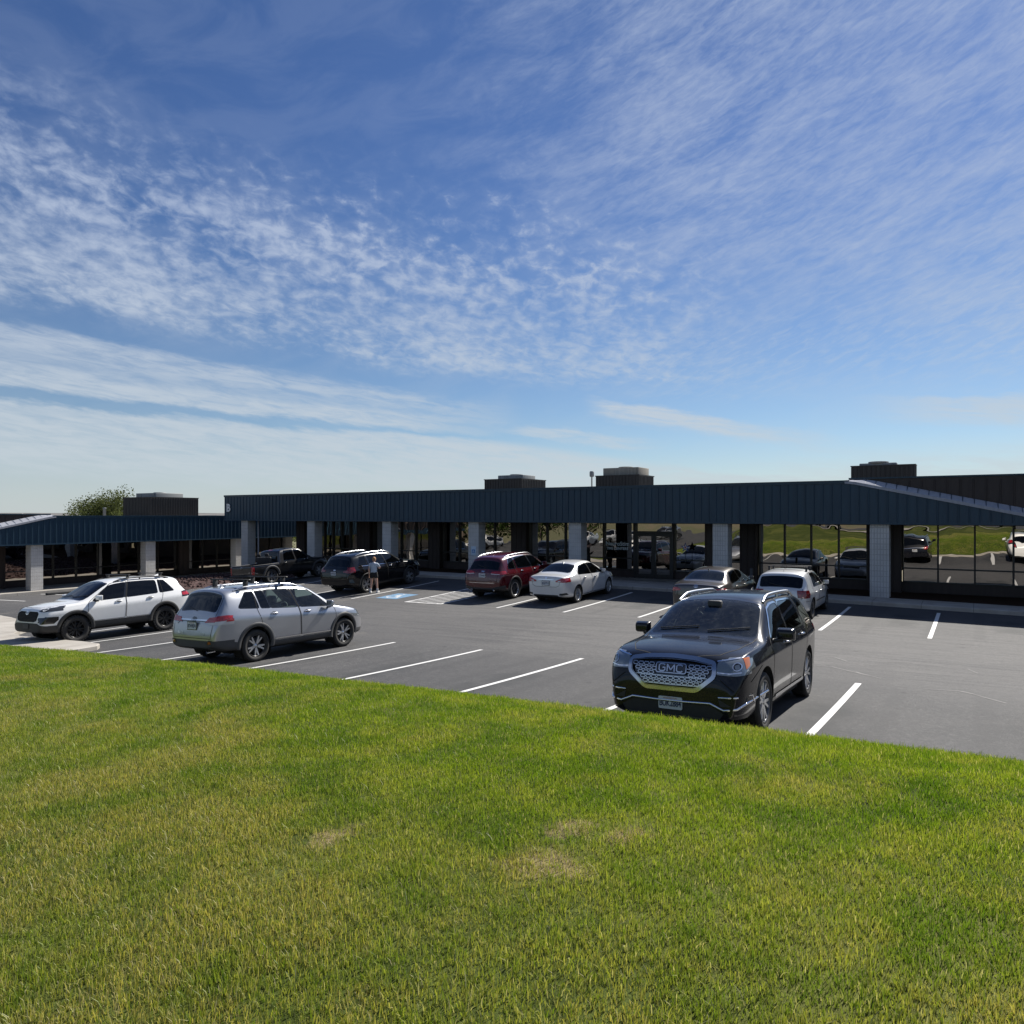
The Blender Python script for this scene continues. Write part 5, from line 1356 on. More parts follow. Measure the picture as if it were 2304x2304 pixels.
# ------------------------------------------------------------------ black crossover facing the lawn
P_BLK = paint('black_paint', (.005, .006, .010), .0, .22, .035, (.20, .18, .17), .5, .12)
def fin_acadia(c):
    def hl_extra(k):
        sd = 1 if k == 'a' else -1; mb = MB()
        for y, z, r, m in ((.79, .895, .043, 0),):
            pts = [(sd*y+r*math.cos(q), z+r*math.sin(q)) for q in [2*math.pi*i/16 for i in range(16)]]; c.patch(mb, 'F', pts, .010, m)
            c.ribbon(mb, 'F', pts, .010, .013, 1, True, .03)
        c.ribbon(mb, 'F', [(sd*.565, .95), (sd*.72, .975), (sd*.86, 1.0)], .014, .011, 1)
        c.ribbon(mb, 'F', [(sd*.58, .825), (sd*.72, .815), (sd*.84, .83)], .012, .011, 1)
        return (mb, [M_LENS, M_CHROME])
    emit2(c, 'hl', 'headlight', M_HLAMP, .006, hl_extra); emit2(c, 'amb', 'marker_light', M_AMBER, .009)
    emit2(c, 'tl', 'tail_light', M_RED, .008)
    # grille: dark recess, chrome surround, offset rows of chrome links, nameplate
    c.emit('grille', 'grille', M_GLOSSB, push=-.03)
    g = c.parts['grille']
    op = rounded([(-.545, .925), (-.30, .962), (0, .975), (.30, .962), (.545, .925), (.55, .77), (.33, .59), (-.33, .59), (-.55, .77)], .045, 3)
    mb = MB(); c.ribbon(mb, 'F', op, .044, .020, 0, True, .03); c.ribbon(mb, 'F', grow(op, -.024), .012, .010, 0, True, .03); mb.build('grille_surround', mat('soft_chrome', (.50, .51, .54), .2, 1.0), g)
    mb = MB(); ip = grow(op, -.022); k = 0
    for r in range(7):
        z = .618 + .051*r
        for q in range(-13, 14):
            y = q*.074 + (.037 if r % 2 else 0); 
            if not (pip((y-.032, z), ip) and pip((y+.032, z), ip) and pip((y, z+.02), ip) and pip((y, z-.02), ip)): continue
            if abs(y) < .215 and .765 < z < .925: continue
            hexa = [(y-.033, z), (y-.022, z+.018), (y+.022, z+.018), (y+.033, z), (y+.022, z-.018), (y-.022, z-.018)]
            c.ribbon(mb, 'F', hexa, .0105, .004, 0, True, .2)
    for z in (.745, .643, .945): c.ribbon(mb, 'F', [(-.46 if z > .7 else -.36, z), (.46 if z > .7 else .36, z)], .008, .002)
    mb.build('grille_mesh', M_SATIN, g)
    mb = MB(); np_ = rounded([(-.195, .78), (.195, .78), (.195, .895), (-.195, .895)], .03, 3); c.patch(mb, 'F', np_, .006, 0); c.ribbon(mb, 'F', np_, .012, .012, 1, True)
    
    for pts in ([(-.075, .868), (-.095, .878), (-.135, .878), (-.152, .862), (-.152, .812), (-.135, .797), (-.095, .797), (-.075, .81), (-.075, .838), (-.108, .838)],
                [(-.046, .795), (-.046, .879)], [(-.046, .876), (0, .815)], [(0, .815), (.046, .876)], [(.046, .879), (.046, .795)],
                [(.152, .866), (.135, .878), (.095, .878), (.077, .862), (.077, .812), (.095, .797), (.135, .797), (.152, .81)]): c.ribbon(mb, 'F', pts, .0165, .016, 1, False, .5)
    mb.build('nameplate', [M_GLOSSB, mat('soft_chrome', (.50, .51, .54), .2, 1.0)], g, fixn=False)
    c.emit('intake', 'lower_intake', M_PLAST, push=-.008)
    mb = MB()
    pts = [(-.93, .50), (-.80, .405), (-.66, .385), (-.50, .455), (-.20, .445), (.20, .445), (.50, .455), (.66, .385), (.80, .405), (.93, .50)]
    mb.tube(c.pathpts('F', pts, .006), .017, 8); mb.build('bumper_trim', M_CHROME, c.root)
    for sd in (1, -1):
        mb = MB(); mb.tube(c.pathpts('F', [(sd*.60, .535), (sd*.90, .545), (sd*.90, .44)], .004), .012, 8); c.patch(mb, 'F', [(sd*.62, .43), (sd*.86, .44), (sd*.88, .52), (sd*.60, .515)], .006, 1); mb.build('fog_lamp_surround', [M_CHROME, M_PLAST], c.root)
    mb = MB(); c.ribbon(mb, 'F', [(-.55, .265), (.55, .265)], .012, .012); mb.build('chin_trim', M_SATIN, c.root)
    c.plate('F', .415, 'BUK2884', 'WASHINGTON', None, 0.0)
    c.roofrails(M_SATIN, .75, 2.75, 0, .055, .026)
    c.fin(.85, P_BLK)
    # frit band and mirror housing behind the glass
    mb = MB(); mb.bbox(2.93, 3.05, -.10, .10, 1.50, 1.60, .02); mb.bbox(3.0, 3.06, -.12, .12, 1.40, 1.48, .015); mb.build('interior_mirror', M_PLAST, c.root)
    for sg in 'LR':
        mb = MB(); c.ribbon(mb, sg, [(1.55, .36), (3.40, .36)], .045, .012, 0); mb.build('sill_trim', M_SATIN, c.root)
    c.plate('B', .92, 'BUK2884', 'WASHINGTON', None)
    mb = MB(); c.ribbon(mb, 'B', [(-.60, 1.06), (.60, 1.06)], .03, .012); mb.build('tailgate_trim', M_CHROME, c.root)
SP_ACA = dict(L=4.917, W=1.916, top=[(0, .68), (.02, .82), (.05, .97), (.09, 1.09), (.14, 1.17), (.28, 1.42), (.35, 1.55), (.37, 1.63), (.55, 1.67), (1.2, 1.715), (2.0, 1.715), (2.6, 1.685), (2.9, 1.615), (3.35, 1.36), (3.66, 1.185), (3.78, 1.145), (4.15, 1.125), (4.5, 1.075), (4.70, 1.03), (4.79, .985), (4.85, .90), (4.885, .78), (4.91, .62)],
    belt=[(0, 1.1), (.4, 1.21), (1.0, 1.185), (2, 1.145), (3, 1.115), (3.7, 1.085), (4.5, 1.03), (4.75, .95), (4.91, .6)],
    wid=[(0, .78), (.05, .86), (.18, .93), (.5, .975), (1.0, 1), (3.6, 1), (4.2, .985), (4.5, .96), (4.68, .935), (4.80, .89), (4.87, .84), (4.917, .76)], beltw=[(0, .93), (.5, .925), (1, .93), (3.7, .935), (4.3, .93), (4.9, .92)],
    roofw=[(0, .84), (.15, .82), (.37, .74), (1, .725), (2.6, .715), (2.95, .75), (3.45, .81), (3.75, .84), (4.5, .80), (4.91, .78)], crown=[(0, .03), (.3, .06), (.5, .075), (2.6, .07), (3.3, .05), (3.75, .04), (4.5, .05), (4.91, .03)],
    bot=[(0, .40), (.25, .30), (.9, .25), (4.1, .24), (4.6, .21), (4.91, .24)], stn=[.6, 1.07, 3.1, 3.93], wr=.380, rax=1.07, fax=3.93, arch=.430, rim=(.275, 'split', 6, M_ALLOY, M_DALLOY), cab=(1.2, 3.30), paint=P_BLK, rows=3,
    doors=[(2.42, 2.22, 3.55, 2.75, .36, 2.38, 3.50), (1.42, 1.16, 2.40, 2.19, .36, 1.16, 2.36)],
    wins=[(0, 2.44, 3.38, 2.26, 2.86, G_MID), (1, 1.34, 2.34, 1.28, 2.18, G_DARK), (None, .55, 1.12, .78, 1.08, G_DARK)],
    wind=(3.70, 2.80, G_CLEAR), rear=(.17, .36, G_DARK, .92, .93, .02, .05), handles=[(2.60, 1.03), (1.55, 1.055)], handlem=M_CHROME, clad=None, mirror=(3.25, 1.17, P_BLK, (.12, .25, .18), .16), winchrome='all', surround=.02, gt=.075, strip=(1.32, 3.38, 1.26, 2.86),
    seams=[('T', [(3.70, .76), (4.35, .70), (4.66, .56), (4.76, .30), (4.775, 0), (4.76, -.30), (4.66, -.56), (4.35, -.70), (3.70, -.76)], False), ('L', [(4.12, .86), (4.55, .70)], False), ('R', [(4.12, .86), (4.55, .70)], False), ('F', [(-.86, .55), (-.62, .74)], False), ('F', [(.86, .55), (.62, .74)], False)],
    lamps=lamp_std([('hl', [('F', rounded([(.565, .80), (.80, .79), (1.0, .82), (1.0, .985), (.80, .975), (.575, .945)], .02)), ('L', rounded([(4.50, .90), (4.95, .78), (4.95, .985), (4.62, .995), (4.46, 1.0)], .02))]),
                    ('amb', [('L', [(4.54, .90), (4.66, .86), (4.62, .99), (4.48, .995)])]),
                    ('grille', [('F', grow(rounded([(-.545, .925), (-.30, .962), (0, .975), (.30, .962), (.545, .925), (.55, .77), (.33, .59), (-.33, .59), (-.55, .77)], .045, 3), -.005))]),
                    ('intake', [('F', [(-.60, .255), (.60, .255), (.66, .345), (.50, .43), (-.50, .43), (-.66, .345)])]),
                    ('tl', [('B', [(.62, .98), (.99, .98), (.99, 1.12), (.62, 1.10)]), ('L', [(-.1, .98), (.42, 1.02), (.50, 1.12), (-.1, 1.12)])])]), finish=fin_acadia)
_old_emit = Car.emit
def _emit_merge(s, key, *a, **k):
    """centred pieces were filed under both mirrored keys: fold them together"""
    if key in ('grille', 'intake'):
        ids = [s.ids[key+q] for q in 'ab' if key+q in s.ids]; s.ids[key] = ids[0]
        for f in s.bm.faces:
            if f[s.pid] in ids: f[s.pid] = ids[0]
    return _old_emit(s, key, *a, **k)
Car.emit = _emit_merge
acadia = make_car('black_crossover', SP_ACA)
acadia.place(-3.18, 12.46, 9.60, 'black crossover with big chrome mesh grille facing the lawn', 'car', -1)

# ------------------------------------------------------------------ white lifted crossover
P_WHT = paint('white_paint', (.78, .78, .77), .0, .30, .05)
def fin_rav(c):
    def hle(k):
        sd = 1 if k == 'a' else -1; mb = MB(); c.patch(mb, 'F', [(sd*(.70+.045*math.cos(q)), .985+.036*math.sin(q)) for q in [2*math.pi*i/12 for i in range(12)]], .010, 0); c.ribbon(mb, 'F', [(sd*.60, 1.015), (sd*.78, 1.045)], .013, .010, 1); return (mb, [M_LEDW, M_LEDW])
    emit2(c, 'hl', 'headlight', M_HDARK, .006, hle); emit2(c, 'tl', 'tail_light', M_RED, .008); emit2(c, 'fog', 'fog_lamp', M_GLOSSB, .004); emit2(c, 'tlb', 'tail_light_bezel', M_GLOSSB, .006)
    c.emit('grille', 'grille', M_ARCH, push=-.012); c.emit('intake', 'lower_bumper', M_PLAST, push=.012)
    mb = MB()
    for r in range(6):
        for q in range(-9, 10):
            y, z = q*.062+(.031 if r % 2 else 0), .695+.038*r; w = .50-.16*(.90-z)/.24*0
            if abs(y) < .50+.05*(z-.8): c.ribbon(mb, 'F', [(y-.024, z-.014), (y, z+.005), (y+.024, z-.014)], .010, .002, 0, False, .2)
    mb.build('grille_mesh', M_PLAST, c.parts['grille'])
    mb = MB(); emblem(c, mb, 'F', 0, .915, .085, 0, .02); mb.build('emblem', M_CHROME, c.root)
    mb = MB(); c.patch(mb, 'F', [(-.16, .475), (.16, .475), (.16, .60), (-.16, .60)], .03, 0); mb.build('plate_holder', M_GREYPL, c.root)
    c.roofrails(M_PLAST, .7, 2.45, 0, .05, .020); c.fin(.75, P_WHT)
    for x in (.95, 2.0):
        h, n = c.hit('T', x, 0); mb = MB(); mb.bbox(x-.035, x+.035, -.66, .66, h.z+.07, h.z+.095, .01)
        for sg in (1, -1):
            h2, n = c.hit('T', x, sg*.56); mb.bbox(x-.04, x+.04, sg*.56-.03, sg*.56+.03, h2.z+.02, h.z+.075, .01)
        mb.build('roof_bar', M_PLAST, c.root)
SP_RAV = dict(L=4.595, W=1.855, top=[(0, .72), (.02, .86), (.05, 1.02), (.09, 1.12), (.15, 1.19), (.32, 1.44), (.40, 1.56), (.38, 1.60), (.42, 1.66), (.8, 1.715), (1.5, 1.745), (2.1, 1.74), (2.5, 1.70), (2.74, 1.635), (3.1, 1.41), (3.42, 1.21), (3.55, 1.155), (3.9, 1.135), (4.25, 1.085), (4.42, 1.055), (4.51, .99), (4.565, .86), (4.59, .68)],
    belt=[(0, 1.1), (.35, 1.235), (.7, 1.22), (1.2, 1.19), (2.0, 1.155), (3.0, 1.125), (3.55, 1.095), (4.2, 1.03), (4.45, .93), (4.59, .6)],
    wid=[(0, .78), (.05, .86), (.18, .93), (.5, .975), (1.0, 1), (3.4, 1), (3.95, .985), (4.2, .955), (4.38, .925), (4.50, .88), (4.595, .77)], beltw=[(0, .93), (.5, .92), (1, .925), (3.5, .93), (4.2, .93), (4.6, .92)],
    roofw=[(0, .84), (.15, .82), (.40, .735), (1, .715), (2.5, .70), (2.8, .74), (3.25, .80), (3.55, .83), (4.6, .80)], crown=[(0, .03), (.3, .06), (.5, .075), (2.5, .07), (3.1, .05), (3.55, .04), (4.3, .045), (4.6, .03)],
    bot=[(0, .46), (.25, .36), (.9, .32), (3.9, .32), (4.35, .32), (4.59, .38)], stn=[.6, 1.0, 2.95, 3.69, 4.05], wr=.388, rax=1.0, fax=3.69, arch=.435, rim=(.250, 'split', 6, M_BALLOY, M_BALLOY), tw=.255, chunky=True, cab=(1.2, 3.12), paint=P_WHT,
    doors=[(2.28, 2.08, 3.40, 2.60, .56, 2.24, 3.34), (1.28, 1.06, 2.26, 2.05, .56, 1.04, 2.22)], wins=[(0, 2.30, 3.20, 2.14, 2.68, G_DARK), (1, 1.22, 2.20, 1.20, 2.06, G_DARK), (None, .66, 1.14, .92, 1.12, G_DARK)],
    wind=(3.45, 2.64, G_MID), rear=(.17, .38, G_DARK, .92, .93, .02, .05), handles=[(2.46, 1.065), (1.48, 1.085)], clad=.545, cladm=M_PLAST, cladw=.095, mirror=(3.10, 1.20, P_WHT), surround=.018, gt=.075, strip=(1.2, 3.2, 1.18, 2.68),
    seams=[('T', [(3.52, .72), (4.2, .60), (4.40, .42), (4.43, 0), (4.40, -.42), (4.2, -.60), (3.52, -.72)], False)],
    lamps=lamp_std([('hl', [('F', rounded([(.53, .955), (.72, .93), (1.0, .96), (1.0, 1.10), (.75, 1.06)], .015)), ('L', rounded([(4.28, 1.00), (4.65, .92), (4.65, 1.04), (4.30, 1.075), (4.12, 1.085)], .015))]),
                    ('grille', [('F', rounded([(-.50, .945), (.50, .945), (.60, .885), (.56, .70), (.40, .66), (-.40, .66), (-.56, .70), (-.60, .885)], .04))]),
                    ('fog', [('F', [(.76, .60), (.86, .60), (.90, .78), (.80, .80)]), ('L', [(4.40, .60), (4.62, .60), (4.62, .78), (4.42, .78)])]),
                    ('intake', [('F', [(-.95, .30), (.95, .30), (.95, .50), (.58, .625), (-.58, .625), (-.95, .50)])]),
                    ('tlb', [('B', [(.50, 1.02), (.99, 1.02), (.99, 1.20), (.50, 1.16)]), ('L', [(-.1, 1.02), (.22, 1.02), (.34, 1.20), (-.1, 1.20)])]), ('tl', [('B', [(.55, 1.06), (.99, 1.06), (.99, 1.17), (.55, 1.13)]), ('L', [(-.1, 1.07), (.16, 1.07), (.24, 1.18), (-.1, 1.18)])])]), finish=fin_rav)
SP_RAV['top'] = [p for p in SP_RAV['top'] if p != (.38, 1.60)]
rav = make_car('white_crossover', SP_RAV)
rav.place(-22.45, 13.25, 10.58, 'white crossover with black wheels and roof bars, nose over the pavement corner', 'car', -1)

# ------------------------------------------------------------------ white four-door saloon
P_WHT2 = paint('pearl_white_paint', (.66, .66, .655), .18, .30, .12)
def fin_sentra(c):
    emit2(c, 'tl', 'tail_light', M_RED, .008); emit2(c, 'hl', 'headlight', M_HLAMP, .006); emit2(c, 'ref', 'bumper_vent', M_PLAST, .004); c.emit('grille', 'grille', M_GLOSSB); c.emit('intake', 'lower_bumper', M_PLAST, push=.003)
    c.plate('B', .80, 'BQX7713', 'WASHINGTON', M_GLOSSB)
    mb = MB(); c.ribbon(mb, 'B', [(-.34, .93), (.34, .93)], .022, .008); c.patch(mb, 'B', [(.05*math.cos(R(a)), .99+.035*math.sin(R(a))) for a in range(0, 360, 30)], .008); mb.build('boot_trim', M_CHROME, c.root); c.fin(1.42, P_WHT2)
    for sd in (1, -1):
        mb = MB(); c.patch(mb, 'B', [(sd*.50, .855), (sd*.62, .86), (sd*.62, .90), (sd*.52, .895)], .013); mb.build('reversing_light', M_CLEAR, c.root)
ST_SED = [.3, .985, 2.9, 3.3, 4.1]
SED_TOP = [(0, .64), (.015, .80), (.03, .94), (.06, 1.035), (.10, 1.065), (.45, 1.095), (.62, 1.125), (.75, 1.175), (1.2, 1.395), (1.42, 1.46), (1.9, 1.50), (2.3, 1.50), (2.6, 1.45), (3.05, 1.25), (3.45, 1.045), (3.58, 1.0), (3.95, .95), (4.25, .86), (4.45, .76), (4.57, .62), (4.62, .5)]
SP_SEN = dict(L=4.625, W=1.76, top=SED_TOP, belt=[(0, .97), (.3, 1.03), (.7, 1.045), (1.2, 1.03), (2, .985), (3.5, .93), (4.2, .82), (4.62, .48)],
    wid=[(0, .76), (.04, .85), (.15, .92), (.45, .97), (.9, 1), (3.4, 1), (3.9, .975), (4.2, .91), (4.42, .80), (4.62, .60)], beltw=[(0, .93), (.5, .915), (1, .925), (3.5, .925), (4.6, .9)], roofw=[(0, .84), (.4, .80), (.72, .77), (1.3, .69), (2.4, .69), (2.8, .74), (3.3, .80), (3.6, .82), (4.6, .75)], crown=[(0, .03), (.5, .035), (.9, .06), (1.4, .065), (2.5, .06), (3.1, .05), (3.6, .045), (4.6, .03)],
    bot=[(0, .32), (.25, .24), (.9, .19), (3.9, .18), (4.35, .18), (4.62, .24)], stn=ST_SED, wr=.318, rax=.985, fax=3.685, arch=.362, rim=(.215, 'split', 5, M_ALLOY, M_ALLOY), tw=.205, cab=(1.3, 3.05), paint=P_WHT2, seatz=.46, bench=1.62,
    doors=[(2.20, 2.05, 3.34, 2.55, .27, 2.17, 3.30), (1.30, 1.14, 2.18, 2.02, .27, 1.12, 2.14)], wins=[(0, 2.22, 3.18, 2.10, 2.66, G_DARK), (1, 1.08, 2.13, 1.42, 2.02, G_DARK)], wind=(3.48, 2.60, G_MID), rear=(.72, 1.36, G_DARK, .93, .93, .02, .03), handles=[(2.40, .865), (1.48, .885)], handlem=M_CHROME, clad=None,
    mirror=(3.04, 1.02, P_WHT2, (.10, .20, .14), .13), gt=.062, surround=.016, strip=(1.08, 3.18, 1.42, 2.66),
    seams=[('B', [(-.60, .97), (-.56, .72), (-.44, .665), (.44, .665), (.56, .72), (.60, .97)], False), ('T', [(3.52, .66), (4.2, .50), (4.42, 0), (4.2, -.50), (3.52, -.66)], False)],
    lamps=lamp_std([('tl', [('B', rounded([(.40, .845), (.95, .83), (.95, 1.0), (.62, .975), (.42, .90)], .02)), ('L', rounded([(-.1, .83), (.24, .84), (.40, .95), (.34, .985), (-.1, 1.0)], .02))]), ('hl', [('L', rounded([(4.0, .80), (4.3, .66), (4.65, .64), (4.65, .78), (4.2, .83)], .02)), ('F', [(.45, .64), (.95, .66), (.95, .82), (.50, .76)])]),
                    ('ref', [('B', [(.56, .36), (.80, .37), (.78, .45), (.58, .43)])]), ('grille', [('F', [(-.30, .5), (.30, .5), (.38, .74), (-.38, .74)])]), ('intake', [('B', [(-.64, .2), (.64, .2), (.50, .37), (-.50, .37)])])]), finish=fin_sentra)
sentra = make_car('white_saloon', SP_SEN)
sentra.place(-13.40, 24.21, 26.91, 'white four-door saloon parked beside the red car, tail out of the shade', 'car', 1)

# ------------------------------------------------------------------ dark grey-brown saloon half hidden by the black crossover
P_BRN = paint('grey_brown_paint', (.085, .075, .070), .55, .28, .10)
def fin_cam(c):
    emit2(c, 'tl', 'tail_light', M_RED, .008); emit2(c, 'hl', 'headlight', M_HDARK, .006); c.emit('grille', 'grille', M_GLOSSB)
    mb = MB(); emblem(c, mb, 'B', 0, .955, .065); mb.build('emblem', M_CHROME, c.root); c.plate('B', .74, 'CAP1406', 'WASHINGTON', None); c.fin(1.46, P_BRN)
k_ = 4.88/4.625
def sx(t, kz=1.0): return [(a*k_, b*kz) for a, b in t]
SP_CAM = dict(SP_SEN); SP_CAM.update(L=4.88, W=1.84, top=sx(SED_TOP, .965), belt=sx(SP_SEN['belt'], .965), wid=sx(SP_SEN['wid']), beltw=sx(SP_SEN['beltw']), roofw=sx(SP_SEN['roofw']), crown=sx(SP_SEN['crown']), bot=sx(SP_SEN['bot'], .9), stn=[q*k_ for q in ST_SED], wr=.335, rax=1.06, fax=3.885, arch=.378, rim=(.23, 'split', 5, M_ALLOY, M_DALLOY), cab=(1.37, 3.22), paint=P_BRN, bench=1.72, seatz=.44,
    doors=[tuple(q*k_ if i != 4 else .26 for i, q in enumerate(d)) for d in SP_SEN['doors']], wins=[(a,)+tuple(q*k_ for q in r)+(g,) for a, *r, g in SP_SEN['wins']], wind=(3.67, 2.74, G_MID), rear=(.76, 1.44, G_DARK, .93, .93, .02, .03), handles=[(2.53, .85), (1.56, .87)], handlem=P_BRN, mirror=(3.2, .99, P_BRN, (.10, .20, .14), .13), winchrome='all', strip=(1.14, 3.35, 1.5, 2.8),
    seams=[('B', [(-.62, .95), (-.60, .62), (.60, .62), (.62, .95)], False)],
    lamps=lamp_std([('tl', [('B', rounded([(.52, .80), (.98, .76), (.98, .90), (.62, .90), (.50, .86)], .015)), ('L', rounded([(-.1, .76), (.30, .80), (.42, .90), (-.1, .90)], .015))]), ('hl', [('L', rounded([(4.2, .78), (4.5, .64), (4.9, .62), (4.9, .74), (4.4, .80)], .02)), ('F', [(.50, .62), (.98, .64), (.98, .78), (.55, .72)])]), ('grille', [('F', [(-.55, .25), (.55, .25), (.50, .6), (-.50, .6)])])]), finish=fin_cam)
camry = make_car('brown_saloon', SP_CAM)
camry.place(-7.62, 24.0, 26.83, 'grey brown four-door saloon half hidden behind the black crossover', 'car', 1)

# ------------------------------------------------------------------ silver white small hatchback
P_GOLF = paint('silver_white_paint', (.58, .59, .60), .25, .32, .10)
def fin_golf(c):
    emit2(c, 'tl', 'tail_light', M_REDD, .006); emit2(c, 'hl', 'headlight', M_HLAMP, .006); c.emit('grille', 'grille', M_PLAST)
    mb = MB(); c.patch(mb, 'B', [(.055*math.cos(R(a)), .875+.055*math.sin(R(a))) for a in range(0, 360, 24)], .010, 0); c.patch(mb, 'B', [(.045*math.cos(R(a)), .875+.045*math.sin(R(a))) for a in range(0, 360, 24)], .013, 1); mb.build('emblem', [M_CHROME, M_GLOSSB], c.root)
    c.plate('B', .52, 'ANK0352', 'WASHINGTON', None)
    for sg in 'LR':
        mb = MB(); c.ribbon(mb, sg, [(1.2, .52), (2.75, .50)], .045, .010); mb.build('side_strip', M_PLAST, c.root)
    mb = MB(); c.ribbon(mb, 'B', [(-.60, .585), (.60, .585)], .03, .01, 0); mb.build('bumper_strip', M_PLAST, c.root)
    mb = MB(); h, n = c.hit('T', .62, 0); mb.tube([(h.x, 0, h.z), (h.x-.05, 0, h.z+.05)], .005, 6); mb.build('aerial', M_PLAST, c.root)
    for x in (1.15, 1.75):
        h, n = c.hit('T', x, 0); mb = MB(); mb.bbox(x-.025, x+.025, -.62, .62, h.z+.075, h.z+.10, .008)
        for sg in (1, -1):
            h2, n = c.hit('T', x, sg*.54); mb.bbox(x-.04, x+.04, sg*.57-.03, sg*.57+.03, h2.z-.03, h.z+.085, .01)
        mb.build('roof_bar', M_PLAST, c.root)
    c.rearwiper(1.03, -.05, .36)
SP_GOLF = dict(L=4.15, W=1.735, top=[(0, .62), (.015, .76), (.03, .88), (.06, .965), (.10, 1.01), (.27, 1.24), (.33, 1.35), (.35, 1.39), (.5, 1.425), (1.1, 1.46), (1.7, 1.46), (2.1, 1.42), (2.3, 1.365), (2.65, 1.16), (2.95, 1.0), (3.06, .97), (3.5, .925), (3.82, .85), (3.98, .76), (4.08, .62), (4.14, .5)],
    belt=[(0, .92), (.3, .975), (.9, .97), (2, .94), (3.0, .915), (3.7, .82), (4.14, .48)], wid=[(0, .80), (.04, .87), (.15, .935), (.4, .975), (.8, 1), (3.0, 1), (3.5, .975), (3.8, .91), (3.98, .83), (4.14, .68)], beltw=[(0, .94), (.5, .935), (3.0, .935), (4.1, .91)], roofw=[(0, .86), (.2, .84), (.36, .81), (1, .79), (2.0, .78), (2.4, .80), (2.9, .82), (3.1, .84), (4.1, .78)],
    crown=[(0, .03), (.3, .045), (.5, .06), (2.1, .055), (2.7, .045), (3.1, .04), (4.1, .03)], bot=[(0, .32), (.2, .25), (.7, .20), (3.5, .19), (3.9, .19), (4.14, .24)], stn=[.6, .79, 2.5, 2.8, 3.3], wr=.316, rax=.785, fax=3.295, arch=.355, rim=(.205, 'wide', 5, M_BALLOY, M_DALLOY), tw=.205, cab=(1.0, 2.62), paint=P_GOLF, seatz=.5,
    doors=[(1.80, 1.70, 2.90, 2.18, .26, 1.78, 2.86), (1.02, .86, 1.78, 1.67, .26, .84, 1.75)], wins=[(0, 1.82, 2.72, 1.74, 2.26, G_MID), (1, 1.02, 1.73, 1.02, 1.66, G_MID), ], wind=(2.98, 2.24, G_MID), rear=(.11, .33, G_DARK, .93, .92, .015, .04), handles=[(1.95, .80), (1.16, .815)], clad=None, mirror=(2.62, .985, P_GOLF, (.10, .19, .14), .12), gt=.06, surround=.014, strip=(1.02, 2.72, 1.02, 2.26),
    seams=[('B', [(-.66, .98), (-.64, .66), (.64, .66), (.66, .98)], False), ('L', [(.02, .60), (.45, .60)], False), ('R', [(.02, .60), (.45, .60)], False)],
    lamps=lamp_std([('tl', [('B', [(.53, .70), (.95, .70), (.95, .93), (.50, .93)]), ('L', [(-.1, .70), (.14, .70), (.24, .88), (.20, .93), (-.1, .93)])]), ('hl', [('L', rounded([(3.75, .66), (4.2, .62), (4.2, .80), (3.8, .82)], .02)), ('F', [(.42, .62), (.9, .64), (.9, .82), (.42, .78)])]), ('grille', [('F', [(-.38, .62), (.38, .62), (.38, .74), (-.38, .74)])])]), finish=fin_golf)
SP_GOLF['top'] = [(a, b*(1.0 if b < 1.05 else 1.0+(b-1.05)*.06)) for a, b in SP_GOLF['top']]
golf = make_car('silver_hatchback', SP_GOLF)
golf.place(-5.08, 24.12, 26.63, 'silver white small hatchback with black roof bars and square dark red lamps', 'car', 1)

# ------------------------------------------------------------------ dark red four-wheel-drive
P_REDC = paint('dark_red_paint', (.080, .002, .006), .1, .22, .0)
def fin_jeep(c):
    def tle(k):
        sd = 1 if k == 'a' else -1; mb = MB(); c.ribbon(mb, 'B', [(sd*.40, 1.045), (sd*.62, 1.03), (sd*.80, 1.035)], .024, .014, 0); return (mb, [M_CLEAR])
    emit2(c, 'tl', 'tail_light', M_RED, .010, tle); emit2(c, 'hl', 'headlight', M_HDARK, .006); c.emit('grille', 'grille', M_GLOSSB); c.emit('intake', 'rear_bumper', M_PLAST, push=.004)
    c.plate('B', .98, 'CDR4460', 'WASHINGTON', None)
    mb = MB(); c.text(mb, 'B', 'Jeep', 0, 1.135, .085, .008, 0, .004); mb.build('badge', M_CHROME, c.root)
    mb = MB(); c.ribbon(mb, 'B', [(-.60, .685), (.60, .685)], .022, .014); mb.build('bumper_trim', M_CHROME, c.root)
    c.roofrails(M_SATIN, .65, 2.75, 0, .045, .020); c.fin(.9, P_REDC); c.rearwiper(1.27, -.1, .30)
    for sd in (1, -1):
        mb = MB(); mb.lathe([(.03, 0), (.042, .01), (.042, .14), (.03, .15)], 14, 'x', (-.01, sd*.52, .40)); mb.build('exhaust_pipe', M_CHROME, c.root)
